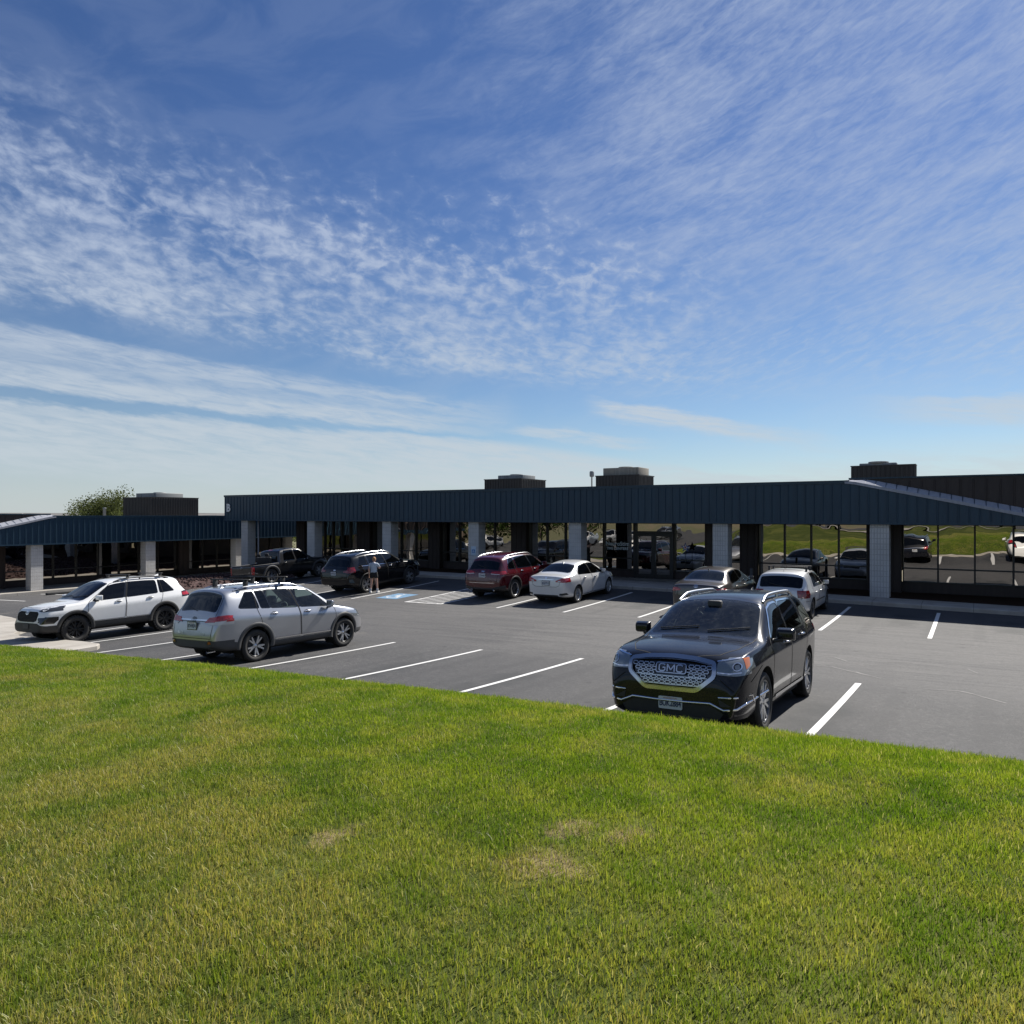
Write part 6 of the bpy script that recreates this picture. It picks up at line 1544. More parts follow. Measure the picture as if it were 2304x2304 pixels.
SP_JEEP = dict(L=4.822, W=1.943, top=[(0, .70), (.02, .84), (.05, .99), (.09, 1.10), (.14, 1.17), (.30, 1.44), (.38, 1.56), (.36, 1.60), (.42, 1.665), (.7, 1.72), (1.3, 1.76), (2.0, 1.76), (2.55, 1.72), (2.80, 1.65), (3.2, 1.40), (3.5, 1.21), (3.62, 1.165), (4.0, 1.14), (4.4, 1.09), (4.6, 1.03), (4.70, .95), (4.77, .80), (4.82, .62)],
    belt=[(0, 1.1), (.4, 1.20), (1.0, 1.185), (2, 1.155), (3, 1.125), (3.6, 1.10), (4.4, 1.03), (4.65, .94), (4.82, .6)], wid=[(0, .79), (.05, .87), (.18, .935), (.5, .975), (1.0, 1), (3.5, 1), (4.1, .985), (4.4, .95), (4.6, .89), (4.82, .72)], beltw=[(0, .92), (.5, .91), (1, .915), (3.6, .92), (4.8, .91)],
    roofw=[(0, .84), (.15, .82), (.40, .73), (1, .715), (2.5, .70), (2.85, .74), (3.35, .80), (3.65, .83), (4.8, .80)], crown=[(0, .03), (.3, .06), (.5, .075), (2.5, .07), (3.2, .05), (3.65, .04), (4.8, .03)], bot=[(0, .44), (.25, .34), (.9, .28), (4.0, .27), (4.5, .27), (4.82, .33)], stn=[.6, .99, 3.0, 3.9, 4.2], wr=.388, rax=.985, fax=3.90, arch=.438, rim=(.262, 'split', 5, M_DALLOY, M_ALLOY), tw=.25, cab=(1.2, 3.2), paint=P_REDC,
    doors=[(2.36, 2.18, 3.46, 2.68, .46, 2.32, 3.42), (1.40, 1.10, 2.34, 2.15, .46, 1.08, 2.30)], wins=[(0, 2.38, 3.28, 2.22, 2.76, G_DARK), (1, 1.26, 2.29, 1.22, 2.14, G_DARK), (None, .62, 1.16, .82, 1.12, G_DARK)], wind=(3.55, 2.72, G_MID), rear=(.17, .39, G_DARK, .93, .94, .02, .05), handles=[(2.54, 1.04), (1.52, 1.06)], handlem=M_CHROME, clad=.42, cladm=M_PLAST, cladw=.06, mirror=(3.18, 1.18, P_REDC), winchrome='all', gt=.075, surround=.018, strip=(1.24, 3.28, 1.18, 2.76),
    seams=[('B', [(-.68, .74), (.68, .74), (.72, 1.02)], False), ('B', [(-.68, .74), (-.72, 1.02)], False)],
    lamps=lamp_std([('tl', [('B', rounded([(.38, 1.06), (.55, 1.02), (.99, 1.03), (.99, 1.15), (.60, 1.14), (.42, 1.12)], .02)), ('L', rounded([(-.1, 1.03), (.24, 1.05), (.36, 1.14), (-.1, 1.15)], .02))]), ('hl', [('L', [(4.35, .94), (4.9, .84), (4.9, .98), (4.42, 1.02)]), ('F', [(.50, .84), (.97, .85), (.97, 1.0), (.52, .96)])]), ('grille', [('F', [(-.5, .72), (.5, .72), (.5, .92), (-.5, .92)])]), ('intake', [('B', [(-.95, .36), (.95, .36), (.90, .60), (.45, .50), (-.45, .50), (-.90, .60)])])]), finish=fin_jeep)
SP_JEEP['top'] = [p for p in SP_JEEP['top'] if p != (.36, 1.60)]
jeep = make_car('red_off_roader', SP_JEEP)
jeep.place(-16.34, 24.27, 27.18, 'dark red off-roader with chrome window frames beside the hatched aisle', 'car', 1)

# ------------------------------------------------------------------ big black off-roader
P_BLK2 = paint('gloss_black_paint', (.004, .004, .005), .0, .2, .0, coat=.8, spec=.15)
def fin_expl(c):
    emit2(c, 'tl', 'tail_light', M_REDD, .010); emit2(c, 'hl', 'headlight', M_HLAMP, .006); c.emit('grille', 'grille', M_GLOSSB)
    c.plate('B', .935, 'BNT6218', 'WASHINGTON', None, .03)
    mb = MB(); c.patch(mb, 'B', [(.075*math.cos(R(a)), 1.075+.03*math.sin(R(a))) for a in range(0, 360, 24)], .010, 0); mb.build('emblem', M_SATIN, c.root)
    c.roofrails(M_SATIN, .75, 2.9, 0, .05, .020); c.fin(.95, P_BLK2); c.rearwiper(1.22, 0, .4)
SP_EXPL = dict(SP_JEEP); SP_EXPL.update(L=5.0, W=2.0, top=[(a*5.0/4.822, b*1.01) for a, b in SP_JEEP['top']], belt=[(a*5/4.822, b*1.005) for a, b in SP_JEEP['belt']], wid=[(a*5/4.822, b) for a, b in SP_JEEP['wid']], beltw=[(a*5/4.822, b) for a, b in SP_JEEP['beltw']], roofw=[(a*5/4.822, b*.99) for a, b in SP_JEEP['roofw']], crown=[(a*5/4.822, b) for a, b in SP_JEEP['crown']], bot=[(0, .42), (.25, .32), (.9, .26), (4.1, .25), (4.6, .25), (5, .32)],
    stn=[.62, 1.08, 3.1, 3.95, 4.35], wr=.385, rax=1.08, fax=3.945, arch=.432, rim=(.265, 'split', 5, M_ALLOY, M_DALLOY), cab=(1.3, 3.32), paint=P_BLK2, rows=3, clad=.38, cladw=.045, doors=[(2.46, 2.28, 3.60, 2.80, .40, 2.42, 3.55), (1.52, 1.20, 2.44, 2.25, .40, 1.18, 2.40)], wins=[(0, 2.48, 3.42, 2.32, 2.88, G_DARK), (1, 1.36, 2.39, 1.32, 2.24, G_DARK), (None, .64, 1.26, .86, 1.22, G_DARK)],
    wind=(3.68, 2.82, G_MID), rear=(.17, .40, G_DARK, .94, .95, .02, .05), handles=[(2.64, 1.05), (1.63, 1.07)], handlem=M_CHROME, mirror=(3.30, 1.19, P_BLK2), winchrome='belt', strip=(.64, 3.42, .86, 2.88), seams=[('B', [(-.74, .66), (.74, .66), (.78, 1.02)], False), ('B', [(-.74, .66), (-.78, 1.02)], False), ('B', [(-.8, .60), (.8, .60)], False)],
    lamps=lamp_std([('tl', [('B', rounded([(.56, .99), (1.0, .96), (1.0, 1.20), (.76, 1.20), (.70, 1.08), (.56, 1.06)], .02)), ('L', rounded([(-.1, .96), (.20, .98), (.34, 1.19), (-.1, 1.20)], .02))]), ('hl', [('L', [(4.5, .90), (5.1, .84), (5.1, 1.0), (4.55, 1.03)]), ('F', [(.55, .84), (1, .85), (1, 1.02), (.58, .98)])]), ('grille', [('F', [(-.55, .66), (.55, .66), (.55, .94), (-.55, .94)])])]), finish=fin_expl)
expl = make_car('black_off_roader', SP_EXPL)
expl.place(-23.66, 23.48, 26.35, 'black off-roader with silver roof rails that a woman stands beside', 'car', 1)

# ------------------------------------------------------------------ black crew-cab pickup
P_BLK3 = paint('dusty_black_paint', (.008, .008, .009), .1, .28, .03, (.16, .15, .13))
def fin_pick(c):
    emit2(c, 'tl', 'tail_light', M_RED, .008); emit2(c, 'hl', 'headlight', M_HLAMP, .006); c.emit('grille', 'grille', M_SATIN)
    for k in 'ab':
        sd = 1 if k == 'a' else -1; mb = MB(); c.patch(mb, 'B', [(sd*.80, .60), (sd*.885, .60), (sd*.885, .70), (sd*.80, .70)], .013); mb.build('reversing_light', M_CLEAR, c.root)
    # load bed
    mb = MB(); x0, x1, y, z0, z1 = .07, 1.60, .74, .58, 1.0
    mb.add([(x0, -y, z0), (x1, -y, z0), (x1, y, z0), (x0, y, z0), (x0, -y, z1), (x1, -y, z1), (x1, y, z1), (x0, y, z1)], [(0,1,2,3), (0,4,5,1), (1,5,6,2), (2,6,7,3), (3,7,4,0)])
    mb.box(.95, 1.38, -y+.01, -y+.20, z0+.01, z0+.25); mb.box(.95, 1.38, y-.20, y-.01, z0+.01, z0+.25); mb.build('load_bed', M_PLAST, c.root, fixn=False)
    mb = MB()
    for sd in (1, -1): mb.bbox(.03, 1.62, sd*.84-.075, sd*.84+.06, 1.002, 1.03, .012)
    mb.bbox(.0, .09, -.76, .76, 1.004, 1.028, .01); mb.build('bed_rail_cap', M_GREYPL, c.root)
    mb = MB(); mb.bbox(-.10, .06, -.86, .86, .44, .56, .03); mb.bbox(-.095, -.05, -.30, .30, .50, .575, .01); mb.build('rear_bumper', M_PLAST, c.root)
    mb = MB(); c.patch(mb, 'B', [(-.09, .83), (.09, .83), (.09, .90), (-.09, .90)], .006, 0); c.ribbon(mb, 'B', [(-.055, .93), (0, .975), (.055, .93)], .016, .008, 1); c.text(mb, 'B', '4x4', -.60, .68, .06, .006, 1); mb.build('tailgate_handle', [M_GLOSSB, M_CHROME], c.root)
    mb = MB(); c.ribbon(mb, 'B', [(-.16, 1.685), (.16, 1.685)], .032, .006); mb.build('brake_light', M_REDD, c.root)
    mb = MB(); c.text(mb, 'B', '*7', .10, 1.42, .16, .006); mb.build('window_sticker', M_PLATE, c.root)
SP_PICK = dict(L=5.22, W=1.85, top=[(0, .90), (.015, .97), (.05, 1.0), (.10, 1.005), (1.2, 1.01), (1.58, 1.015), (1.63, 1.05), (1.66, 1.20), (1.74, 1.52), (1.80, 1.66), (1.9, 1.715), (2.2, 1.75), (2.7, 1.765), (3.0, 1.735), (3.18, 1.67), (3.55, 1.42), (3.86, 1.20), (3.97, 1.15), (4.4, 1.12), (4.85, 1.07), (5.02, 1.0), (5.12, .88), (5.2, .70)],
    belt=[(0, .94), (1.6, .96), (1.75, 1.10), (2.5, 1.10), (3.8, 1.08), (4.6, 1.02), (4.95, .93), (5.2, .66)], wid=[(0, .955), (.03, .975), (.2, .985), (1.2, 1), (4.3, 1), (4.7, .975), (4.95, .92), (5.1, .84), (5.22, .72)], beltw=[(0, .985), (1.6, .985), (1.8, .95), (3.8, .945), (5.2, .92)], roofw=[(0, .96), (1.58, .96), (1.66, .88), (1.85, .79), (2.8, .765), (3.1, .80), (3.6, .84), (3.9, .85), (5.2, .82)],
    crown=[(0, .012), (1.58, .012), (1.75, .05), (2.0, .06), (3.0, .055), (3.6, .045), (4.0, .04), (5.2, .03)], bot=[(0, .52), (.3, .46), (.8, .42), (4.3, .40), (4.9, .38), (5.2, .42)], stn=[.5, .85, 1.16, 3.3, 4.2], wr=.385, rax=1.16, fax=4.36, arch=.44, rim=(.245, 'wide', 6, M_SATIN, M_DALLOY), tw=.25, cab=(1.95, 3.55), paint=P_BLK3, seatz=.78,
    crease={1: .5, 2: .5, 4: .2, 5: .7, 6: .8},
    doors=[(2.78, 2.66, 3.84, 3.02, .48, 2.76, 3.78), (1.90, 1.96, 2.76, 2.64, .48, 1.86, 2.74)], wins=[(0, 2.82, 3.66, 2.72, 3.12, G_DARK), (1, 1.98, 2.70, 2.06, 2.63, G_DARK)], wind=(3.88, 3.06, G_MID), rear=(1.665, 1.80, G_DARK, .92, .90, .04, .04), handles=[(2.94, .98), (2.04, 1.0)], clad=None, cladm=M_GREYPL, cladw=.115, mirror=(3.52, 1.14, M_PLAST, (.11, .20, .20), .17), gt=.062, surround=.015, winchrome='belt',
    seams=[('L', [(1.64, .46), (1.64, .99)], False), ('R', [(1.64, .46), (1.64, .99)], False), ('B', [(-.74, .58), (-.74, .98)], False), ('B', [(.74, .58), (.74, .98)], False)],
    lamps=lambda c: (lamp_std([('tl', [('B', [(.775, .56), (.95, .56), (.95, .95), (.775, .95)]), ('L', [(-.1, .56), (.10, .56), (.10, .95), (-.1, .95)])]), ('hl', [('L', [(4.85, .90), (5.3, .80), (5.3, .96), (4.9, 1.0)]), ('F', [(.55, .78), (.9, .80), (.9, .98), (.58, .94)])]), ('grille', [('F', [(-.5, .66), (.5, .66), (.5, .92), (-.5, .92)])])])(c), c.carve('hole', 'T', rounded([(.08, -.735), (1.58, -.735), (1.58, .735), (.08, .735)], .05), .5)), finish=fin_pick)
pick = make_car('black_pickup', SP_PICK)
pick.place(-31.17, 24.45, 27.65, 'black crew-cab pickup with open bed and wide arches, beside the gravel', 'pickup', 1)

# vehicles behind the viewer, mirrored in the windows
o = copy_tree(rav.root); rav_x, rav_z = o.location.x, gz(-22.45, 11.9); o.location = (2.75, o.location.y, o.location.z + gz(2.75, 11.9) - rav_z); o['label'] = 'white crossover past the right edge, mirrored in the rightmost window'
def mirrored(src, x, y, rz, label, grp, z):
    o = copy_tree(src.root); o.matrix_world = Matrix.Translation((x, y, z)) @ Matrix.Rotation(rz, 4, 'Z'); o['label'] = label; o['group'] = grp
for src, x, y, rz, label in ((rav, -41.5, -17, 80, 'white crossover on the side lot, mirrored left of the glass doors'), (golf, -35.8, -14, 100, 'pale hatchback on the side lot, mirrored over the glass doors'), (sentra, -37.5, -23, 95, 'white saloon at the back of the side lot, mirrored over the glass doors'),
                             (rav, -50.5, -8, 92, 'white crossover on the side lot nearest the pavement, mirrored beside the brown pilaster'), (rav, -53.0, -14, 88, 'white crossover on the side lot before the trees, mirrored in the windows'), (silver, -33.5, -25, 95, 'silver crossover at the back of the side lot, mirrored over the doors')):
    mirrored(src, x, y, R(rz), label, 'cars on the side lot', side_z(x, y)+.03)
for src, x, rz, label in ((pick, -14, 90, 'black pickup on the upper lot beyond the lawn, mirrored under the fascia'), (sentra, -6, -90, 'white saloon on the upper lot beyond the lawn, mirrored under the fascia'), (jeep, 3, 90, 'dark red off-roader on the upper lot beyond the lawn, mirrored under the fascia')):
    mirrored(src, x, -24.5, R(rz), label, 'cars on the upper lot', 2.03)

# ================================================================== PEOPLE
def skinm(b, p): 
    n = b.noise(objpos(b), 20, 3, .5); b.t.links.new(b.mix(n, (.46, .27, .20, 1), (.56, .34, .26, 1)), p.inputs['Base Color'])
M_SKIN = mat('skin', rough=.55, fn=skinm)
def fabric(name, c):
    return mat(name, c, .85, fn=lambda b, p: (b.t.links.new(b.mix(b.noise(objpos(b), 16, 4, .6), c4([q*.85 for q in c]), c4(c)), p.inputs['Base Color']), add_bump(b, p, b.noise(objpos(b), 24, 4, .6), .5, .015)))
def person(loc, rz, J, label, clothes, hair, shoes=None, sc=1.0, hairm=None, bun=False, build=1.0):
    """J holds joint positions; one grown skin for the whole body, clothing cut from it and eased outwards"""
    E_ = [('pelvis', 'waist'), ('waist', 'chest'), ('chest', 'neck'), ('neck', 'head')]
    for s in 'lr': E_ += [('pelvis', 'hip'+s), ('hip'+s, 'knee'+s), ('knee'+s, 'ank'+s), ('ank'+s, 'toe'+s), ('chest', 'sh'+s), ('sh'+s, 'elb'+s), ('elb'+s, 'wri'+s), ('wri'+s, 'palm'+s)]
    RR = dict(pelvis=(.135, .105), waist=(.125, .092), chest=(.150, .105), neck=(.052, .055), head=(.050, .055), hip=(.092, .092), knee=(.055, .055), ank=(.036, .038), toe=(.036, .026), sh=(.056, .056), elb=(.038, .038), wri=(.025, .028), palm=(.030, .016))
    names = list(J); ix = {n: i for i, n in enumerate(names)}
    me = bpy.data.meshes.new('rig'); me.from_pydata([J[n] for n in names], [(ix[a], ix[c]) for a, c in E_], [])
    o = bpy.data.objects.new('rig', me); COL.objects.link(o); md = o.modifiers.new('k', 'SKIN'); md.use_smooth_shade = True
    for n in names:
        r = RR[n if n in RR else n[:-1]]; me.skin_vertices[0].data[ix[n]].radius = (r[0]*build, r[1]*build)
    me.skin_vertices[0].data[ix['pelvis']].use_root = True
    o.modifiers.new('s', 'SUBSURF').levels = 2
    dg = bpy.context.evaluated_depsgraph_get(); dg.update(); bm = bmesh.new(); bm.from_mesh(o.evaluated_get(dg).to_mesh()); bpy.data.objects.remove(o); bpy.data.meshes.remove(me)
    bm.normal_update()
    root = empty('person', loc, label, 'person'); root.rotation_euler = (0, 0, rz); root.scale = (sc, sc, sc)
    mb = MB(); bm.verts.index_update()
    cl = {}
    for nm, m, test, ease in clothes:
        fs = [f for f in bm.faces if test(f.calc_center_median())]; q = {}; vs = []; ff = []
        for f in fs:
            row = []
            for v in f.verts:
                if v not in q: q[v] = len(vs); vs.append(v.co + v.normal*ease)
                row.append(q[v])
            ff.append(row)
        cl[nm] = (vs, ff, m)
    mb.bm(bm, 0, True)
    # head with a face
    h = Vector(J['head']); hd = (h - Vector(J['neck'])).normalized(); hc = h + hd*.075
    bmh = bmesh.new(); bmesh.ops.create_uvsphere(bmh, u_segments=24, v_segments=16, radius=1.0)
    for v in bmh.verts:
        x, y, z = v.co; f = max(0, y)
        nose = .022*math.exp(-((x/.16)**2 + ((z+.08)/.16)**2))*(1 if y > 0 else 0); chin = .012*math.exp(-((x/.3)**2 + ((z+.72)/.2)**2))*(y > 0)
        eye = -.010*(math.exp(-(((x-.36)/.16)**2 + ((z-.08)/.12)**2)) + math.exp(-(((x+.36)/.16)**2 + ((z-.08)/.12)**2)))*(y > 0)
        w = 1 - .22*max(0, -z)
        v.co = Vector((x*.073*w, y*.092*(1-.08*max(0, -z)) + nose + chin + eye, z*.112))
    mb.bm(bmh, 0, True, Matrix.Translation(hc))
    for sg in (1, -1):
        mb.sphere(hc+Vector((sg*.073, -.005, 0)), .022, 0, (.35, .8, 1.2), 8, 6)
        mb.sphere(hc+Vector((sg*.027, .078, .010)), .0105, 1, (1, .6, .8), 8, 6)
    mb.add([hc+Vector((x, y, z)) for x, y, z in ((-.022, .086, -.048), (0, .092, -.044), (.022, .086, -.048), (0, .089, -.056))], [(0, 1, 2, 3)], 2)
    # fingers
    for s in 'lr':
        w0, p0 = Vector(J['wri'+s]), Vector(J['palm'+s]); d = (p0-w0).normalized(); side = Vector((0, 1, 0)) if abs(d.y) < .8 else Vector((1, 0, 0)); side = (side - d*side.dot(d)).normalized(); nrm = d.cross(side)
        for k, ln in enumerate((.060, .072, .068, .052)):
            b0 = p0 + side*(.030-.020*k) + d*.012; curl = nrm*(.012 if s == 'l' else -.012)
            mb.tube([b0-d*.02, b0+d*ln*.45, b0+d*ln*.8+curl*.7, b0+d*ln*.95+curl*1.8], [.0095, .009, .008, .006], 6)
        b0 = w0.lerp(p0, .55)+side*.028; mb.tube([b0-side*.015, b0+side*.018+d*.022, b0+side*.026+d*.050], [.011, .0095, .0075], 6)
    mb.build('body', [M_SKIN, mat('eye_dark', (.03, .02, .015), .2), mat('lip', (.35, .12, .10), .5)], root)
    for nm, (vs, ff, m) in cl.items():
        c = MB(); c.add(vs, ff, 0, True); ob = c.build(nm, m, root, fixn=False); sd = ob.modifiers.new('t', 'SOLIDIFY'); sd.thickness = .004; sd.offset = 1
    c = MB(); bmh = bmesh.new(); bmesh.ops.create_uvsphere(bmh, u_segments=20, v_segments=14, radius=1.0)
    bmesh.ops.delete(bmh, geom=[v for v in bmh.verts if (v.co.y > .35 and v.co.z < .52) or v.co.z < hair], context='VERTS')
    for v in bmh.verts: v.co = Vector((v.co.x*.083*(1+.05*math.sin(v.co.z*30)), v.co.y*.102-.004, v.co.z*.122))
    c.bm(bmh, 0, True, Matrix.Translation(hc+Vector((0, 0, .004))))
    if bun: c.sphere(hc+Vector((0, -.085, .075)), .042, 0, (1, .9, .9)); c.sphere(hc+Vector((0, -.105, .055)), .025)
    c.build('hair', hairm, root, fixn=False)
    for s in 'lr':
        a, t = Vector(J['ank'+s]), Vector(J['toe'+s]); c = MB(); dd = Vector((t.x-a.x, t.y-a.y, 0)).normalized(); yaw = math.atan2(-dd.x, dd.y)
        c.bbox(-.044, .044, -.075, .165, -.002, .075, .03, 0, Matrix.Translation((a.x, a.y, a.z-.078)) @ Matrix.Rotation(yaw, 4, 'Z')); c.bbox(-.047, .047, -.08, .17, -.006, .020, .008, 1, Matrix.Translation((a.x, a.y, a.z-.078)) @ Matrix.Rotation(yaw, 4, 'Z'))
        c.build('shoe', shoes or [fabric('white_shoe', (.62, .61, .60)), fabric('shoe_sole', (.5, .5, .48))], root)
    return root, hc
# woman beside the black off-roader: back to the viewer, one arm reaching to the car
J1 = dict(pelvis=(0, 0, .86), waist=(0, .005, 1.0), chest=(.0, .0, 1.19), neck=(0, .005, 1.345), head=(0, .03, 1.40),
          hipl=(-.085, 0, .80), kneel=(-.115, .02, .45), ankl=(-.15, -.02, .085), toel=(-.165, .11, .03), hipr=(.085, 0, .80), kneer=(.125, .03, .45), ankr=(.165, .0, .085), toer=(.185, .13, .03),
          shl=(-.165, -.005, 1.275), elbl=(-.215, -.03, 1.02), wril=(-.225, .04, .80), palml=(-.226, .06, .72), shr=(.165, 0, 1.275), elbr=(.235, .10, 1.08), wrir=(.16, .31, 1.11), palmr=(.14, .385, 1.12))
TEE = fabric('pale_grey_tee_cloth', (.42, .47, .54)); SHORT = fabric('black_shorts_cloth', (.012, .012, .013)); SOCK = fabric('white_sock_cloth', (.6, .6, .6))
def tee1(c): return c.z > .90 and c.z < 1.335 and (abs(c.x) < .178 or c.z > 1.16)
def short1(c): return .665 < c.z < .905 and abs(c.x) < .185
person((-22.33, 23.47, gz(-22.33, 23.47)+.004), R(28), J1, 'woman in pale grey T-shirt and black shorts standing beside the black off-roader', [('t_shirt', TEE, tee1, .013), ('shorts', SHORT, short1, .017), ('socks', SOCK, lambda c: .06 < c.z < .20 and abs(c.y) < .12, .005)],
       -.45, hairm=fabric('fair_red_hair', (.36, .19, .09)), bun=True)
# dark-dressed walker under the canopy, bag on the shoulder
J2 = dict(pelvis=(0, 0, .95), waist=(0, .01, 1.09), chest=(.0, .02, 1.33), neck=(0, .04, 1.50), head=(0, .06, 1.55),
          hipl=(-.09, 0, .89), kneel=(-.10, .20, .52), ankl=(-.10, .26, .085), toel=(-.11, .40, .04), hipr=(.09, 0, .89), kneer=(.10, -.04, .50), ankr=(.10, -.26, .12), toer=(.10, -.14, .03),
          shl=(-.19, .01, 1.43), elbl=(-.25, -.08, 1.15), wril=(-.24, .03, .92), palml=(-.24, .06, .84), shr=(.19, .01, 1.43), elbr=(.27, .0, 1.15), wrir=(.20, .20, 1.20), palmr=(.16, .26, 1.26))
DARK = fabric('black_jacket_cloth', (.010, .010, .011)); TROU = fabric('black_trouser_cloth', (.011, .011, .013)); BOOT = [fabric('black_shoe', (.012, .012, .012)), fabric('black_sole', (.01, .01, .01))]
r2, hc2 = person((-16.05, 31.9, FLOOR+.03), R(-70), J2, 'person in black clothes walking under the canopy with a shoulder bag', [('jacket', DARK, lambda c: c.z > .84 and c.z < 1.50, .016), ('trousers', TROU, lambda c: .10 < c.z < .95 and abs(c.x) < .20, .014)],
       -.2, hairm=fabric('dark_hair', (.02, .015, .012)), build=1.08, shoes=BOOT)
mb = MB(); M = Matrix.Translation(r2.location) @ Matrix.Rotation(R(-70), 4, 'Z')
mb.bbox(-.09, .09, -.21, .21, -.16, .16, .04, 0, M @ Matrix.Translation((.37, -.02, .98)))
mb.tube([M @ Vector(p) for p in ((.34, .16, 1.12), (.20, .06, 1.50), (.16, -.02, 1.515), (.22, -.08, 1.46), (.34, -.18, 1.12))], .014, 6)
tag(mb.build('shoulder_bag', fabric('black_bag_cloth', (.014, .013, .013))), 'black bag hanging from the shoulder of the walker under the canopy', 'bag')

# ================================================================== GRASS
def grassm(b, p):
    t = b.t; t.nodes.remove(p); geo = b.n('ShaderNodeNewGeometry'); P = geo.outputs['Position']; rn = geo.outputs['Random Per Island']
    s = b.sep(P); F = b.xyz(s[0], s[1], 0.0)
    oi = b.n('ShaderNodeObjectInfo').outputs['Random']
    big = b.noise(F, .42, 4, .6, .5); mid = b.noise(F, 1.7, 4, .6, .3); sml = b.noise(F, 6.0, 3, .6)
    near = b.ramp(s[1], 4.4, 1.8)                                   # the lawn is thinner and yellower near the path
    dry = b.m('ADD', b.ramp(b.m('ADD', b.m('MULTIPLY', big, .55), b.m('MULTIPLY', mid, .45)), .47, .66), b.m('MULTIPLY', near, b.ramp(mid, .34, .60, .28, .85)), clamp=True)
    left = b.m('MULTIPLY', b.ramp(s[0], -2.3, -4.2), b.ramp(mid, .38, .62)); dry = b.m('MAXIMUM', dry, b.m('MULTIPLY', left, b.m('MULTIPLY', b.ramp(s[1], 4.6, 2.6), .75)))
    dead = None
    for (x, y, r) in DEADSPOTS:
        d = b.v('LENGTH', b.v('SUBTRACT', F, (x, y, 0))); d = b.m('ADD', d, b.m('MULTIPLY', b.m('SUBTRACT', sml, .5), .5)); k = b.ramp(d, r*.3, r*1.4, 1.0, 0); dead = k if dead is None else b.m('MAXIMUM', dead, k)
    g1 = b.mix(rn, (.150, .225, .017, 1), (.385, .440, .048, 1)); g1 = b.mix(b.ramp(mid, .3, .7), b.mix(rn, (.080, .155, .013, 1), (.150, .240, .022, 1)), g1)
    g1 = b.mix(b.ramp(oi, .80, 1, 0, .4), g1, (.14, .20, .02, 1))
    y1 = b.mix(rn, (.27, .25, .050, 1), (.43, .36, .12, 1)); dd = b.mix(rn, (.30, .24, .13, 1), (.50, .41, .25, 1))
    c = b.mix(b.m('MULTIPLY', dry, b.ramp(rn, .05, .95, .20, .95)), g1, y1)
    c = b.mix(b.m('MULTIPLY', b.m('MAXIMUM', dead, b.m('MULTIPLY', dry, .42)), b.ramp(b.m('FRACT', b.m('MULTIPLY', rn, 7.31)), .25, .75)), c, dd)
    c = b.mix(b.ramp(b.m('FRACT', b.m('MULTIPLY', rn, 13.7)), .955, .965, 0, .9), c, (.50, .44, .28, 1))
    d = b.n('ShaderNodeBsdfDiffuse'); tr = b.n('ShaderNodeBsdfTranslucent'); gl = b.n('ShaderNodeBsdfGlossy'); gl.inputs['Roughness'].default_value = .48; gl.inputs[0].default_value = (.8, .85, .8, 1)
    t.links.new(c, d.inputs[0]); t.links.new(b.mix(1.0, c, (1.15, 1.2, .55, 1), 'MULTIPLY'), tr.inputs[0]); m1 = b.n('ShaderNodeMixShader'); m1.inputs[0].default_value = .42
    t.links.new(d.outputs[0], m1.inputs[1]); t.links.new(tr.outputs[0], m1.inputs[2]); m2 = b.n('ShaderNodeMixShader'); m2.inputs[0].default_value = .022; t.links.new(m1.outputs[0], m2.inputs[1]); t.links.new(gl.outputs[0], m2.inputs[2])
    t.links.new(m2.outputs[0], t.nodes['Material Output'].inputs[0])
M_GRASS = mat('grass_blade', fn=grassm)
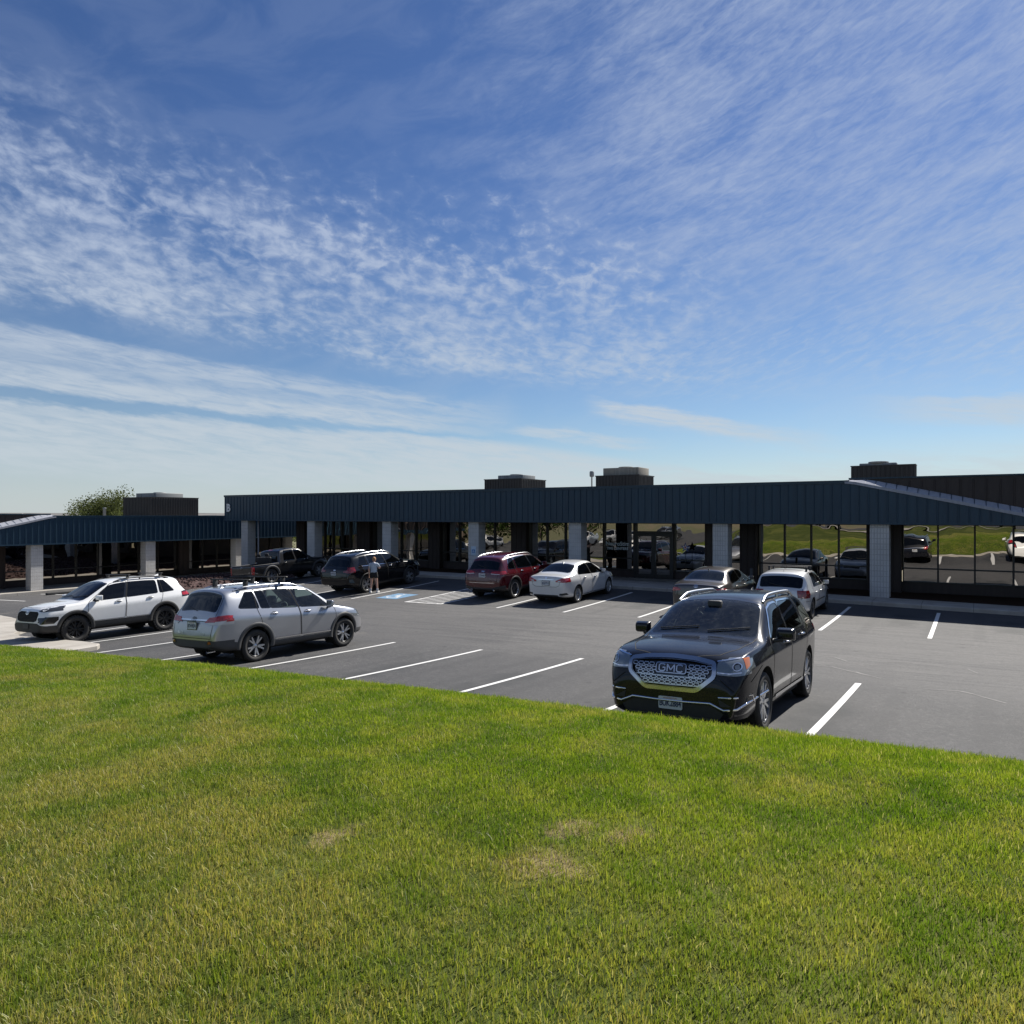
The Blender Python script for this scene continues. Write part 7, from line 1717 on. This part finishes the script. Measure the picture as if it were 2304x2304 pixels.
def build_grass():
    rng = random.Random(2); src = bpy.data.collections.new('grass_tufts')
    for n in range(7):
        mb = MB(); vs = []; fs = []
        for k in range(74):
            r = .135*math.sqrt(rng.random()); a = rng.uniform(0, 6.283); x, y = r*math.cos(a), r*math.sin(a)
            h = rng.uniform(.013, .031) if rng.random() < .95 else rng.uniform(.03, .05); w = rng.uniform(.0011, .0021); q = rng.uniform(0, 6.283); L = rng.uniform(.1, .75)*h if rng.random() < .85 else h*1.2
            dx, dy = math.cos(q), math.sin(q); sx_, sy_ = -dy*w, dx*w; o = len(vs)
            if rng.random() < .5: sx_, sy_ = dx*w, dy*w
            vs += [(x-sx_, y-sy_, -.012), (x+sx_, y+sy_, -.012), (x+dx*L*.35-sx_*.9, y+dy*L*.35-sy_*.9, h*.55), (x+dx*L*.35+sx_*.9, y+dy*L*.35+sy_*.9, h*.55), (x+dx*L, y+dy*L, h)]
            fs += [(o, o+1, o+3, o+2), (o+2, o+3, o+4)]
        mb.add(vs, fs, 0, True); ob = mb.build('grass_tuft', M_GRASS, fixn=False); COL.objects.unlink(ob); src.objects.link(ob)
    # carrier: only the stretch of lawn in front of and around the viewer
    xs = frange(-24, 10, 170); ys = frange(-1.5, KERB_Y-.20, 72); mb = MB(); nx = len(xs)
    vs = [(x, y, lawn_z(x, y)) for y in ys for x in xs]; fs = []; ca, sa = math.cos(YAW), math.sin(YAW)
    def seen(x, y):
        rt, fw = x*ca + y*sa, -x*sa + y*ca
        return fw > -.8 and abs(rt) < fw*.86 + 2.6
    for j in range(len(ys)-1):
        for i in range(nx-1):
            if seen((xs[i]+xs[i+1])/2, (ys[j]+ys[j+1])/2): fs.append((j*nx+i, j*nx+i+1, (j+1)*nx+i+1, (j+1)*nx+i))
    mb.add(vs, fs, 0, True); o = mb.build('grass', M_LAWN, fixn=False)
    at = o.data.attributes.new('dens', 'FLOAT', 'POINT')
    for k, v in enumerate(vs):
        d = math.hypot(v[0], v[1]); sp = min(math.hypot(v[0]-x, v[1]-y)/r for x, y, r in DEADSPOTS); kk = .42 + .58*sstep(.3, 1.25, sp)
        at.data[k].value = kk*(230 if d < 4.5 else (230-(d-4.5)*26 if d < 9.5 else 100))
    ng = bpy.data.node_groups.new('grass_scatter', 'GeometryNodeTree')
    ng.interface.new_socket('Geometry', in_out='INPUT', socket_type='NodeSocketGeometry'); ng.interface.new_socket('Geometry', in_out='OUTPUT', socket_type='NodeSocketGeometry')
    N = ng.nodes; gi, go = N.new('NodeGroupInput'), N.new('NodeGroupOutput'); ds = N.new('GeometryNodeDistributePointsOnFaces'); na = N.new('GeometryNodeInputNamedAttribute'); na.data_type = 'FLOAT'; na.inputs['Name'].default_value = 'dens'
    ci = N.new('GeometryNodeCollectionInfo'); ci.inputs['Collection'].default_value = src; ci.inputs['Separate Children'].default_value = True; ci.inputs['Reset Children'].default_value = True
    io = N.new('GeometryNodeInstanceOnPoints'); io.inputs['Pick Instance'].default_value = True
    rv = N.new('FunctionNodeRandomValue'); rv.data_type = 'FLOAT_VECTOR'; rv.inputs[0].default_value = (-.12, -.12, 0); rv.inputs[1].default_value = (.12, .12, 6.283)
    rs = N.new('FunctionNodeRandomValue'); rs.data_type = 'FLOAT'; rs.inputs[2].default_value = .7; rs.inputs[3].default_value = 1.25; rs.inputs['Seed'].default_value = 5
    L = ng.links.new; L(gi.outputs[0], ds.inputs['Mesh']); L(na.outputs[0], ds.inputs['Density']); L(ds.outputs['Points'], io.inputs['Points']); L(ci.outputs[0], io.inputs['Instance']); L(rv.outputs[0], io.inputs['Rotation']); L(rs.outputs[1], io.inputs['Scale']); L(io.outputs[0], go.inputs[0])
    md = o.modifiers.new('scatter', 'NODES'); md.node_group = ng
    tag(o, 'mown lawn grass, green with yellowing patches and a few dead spots', 'grass', kind='stuff')
build_grass()
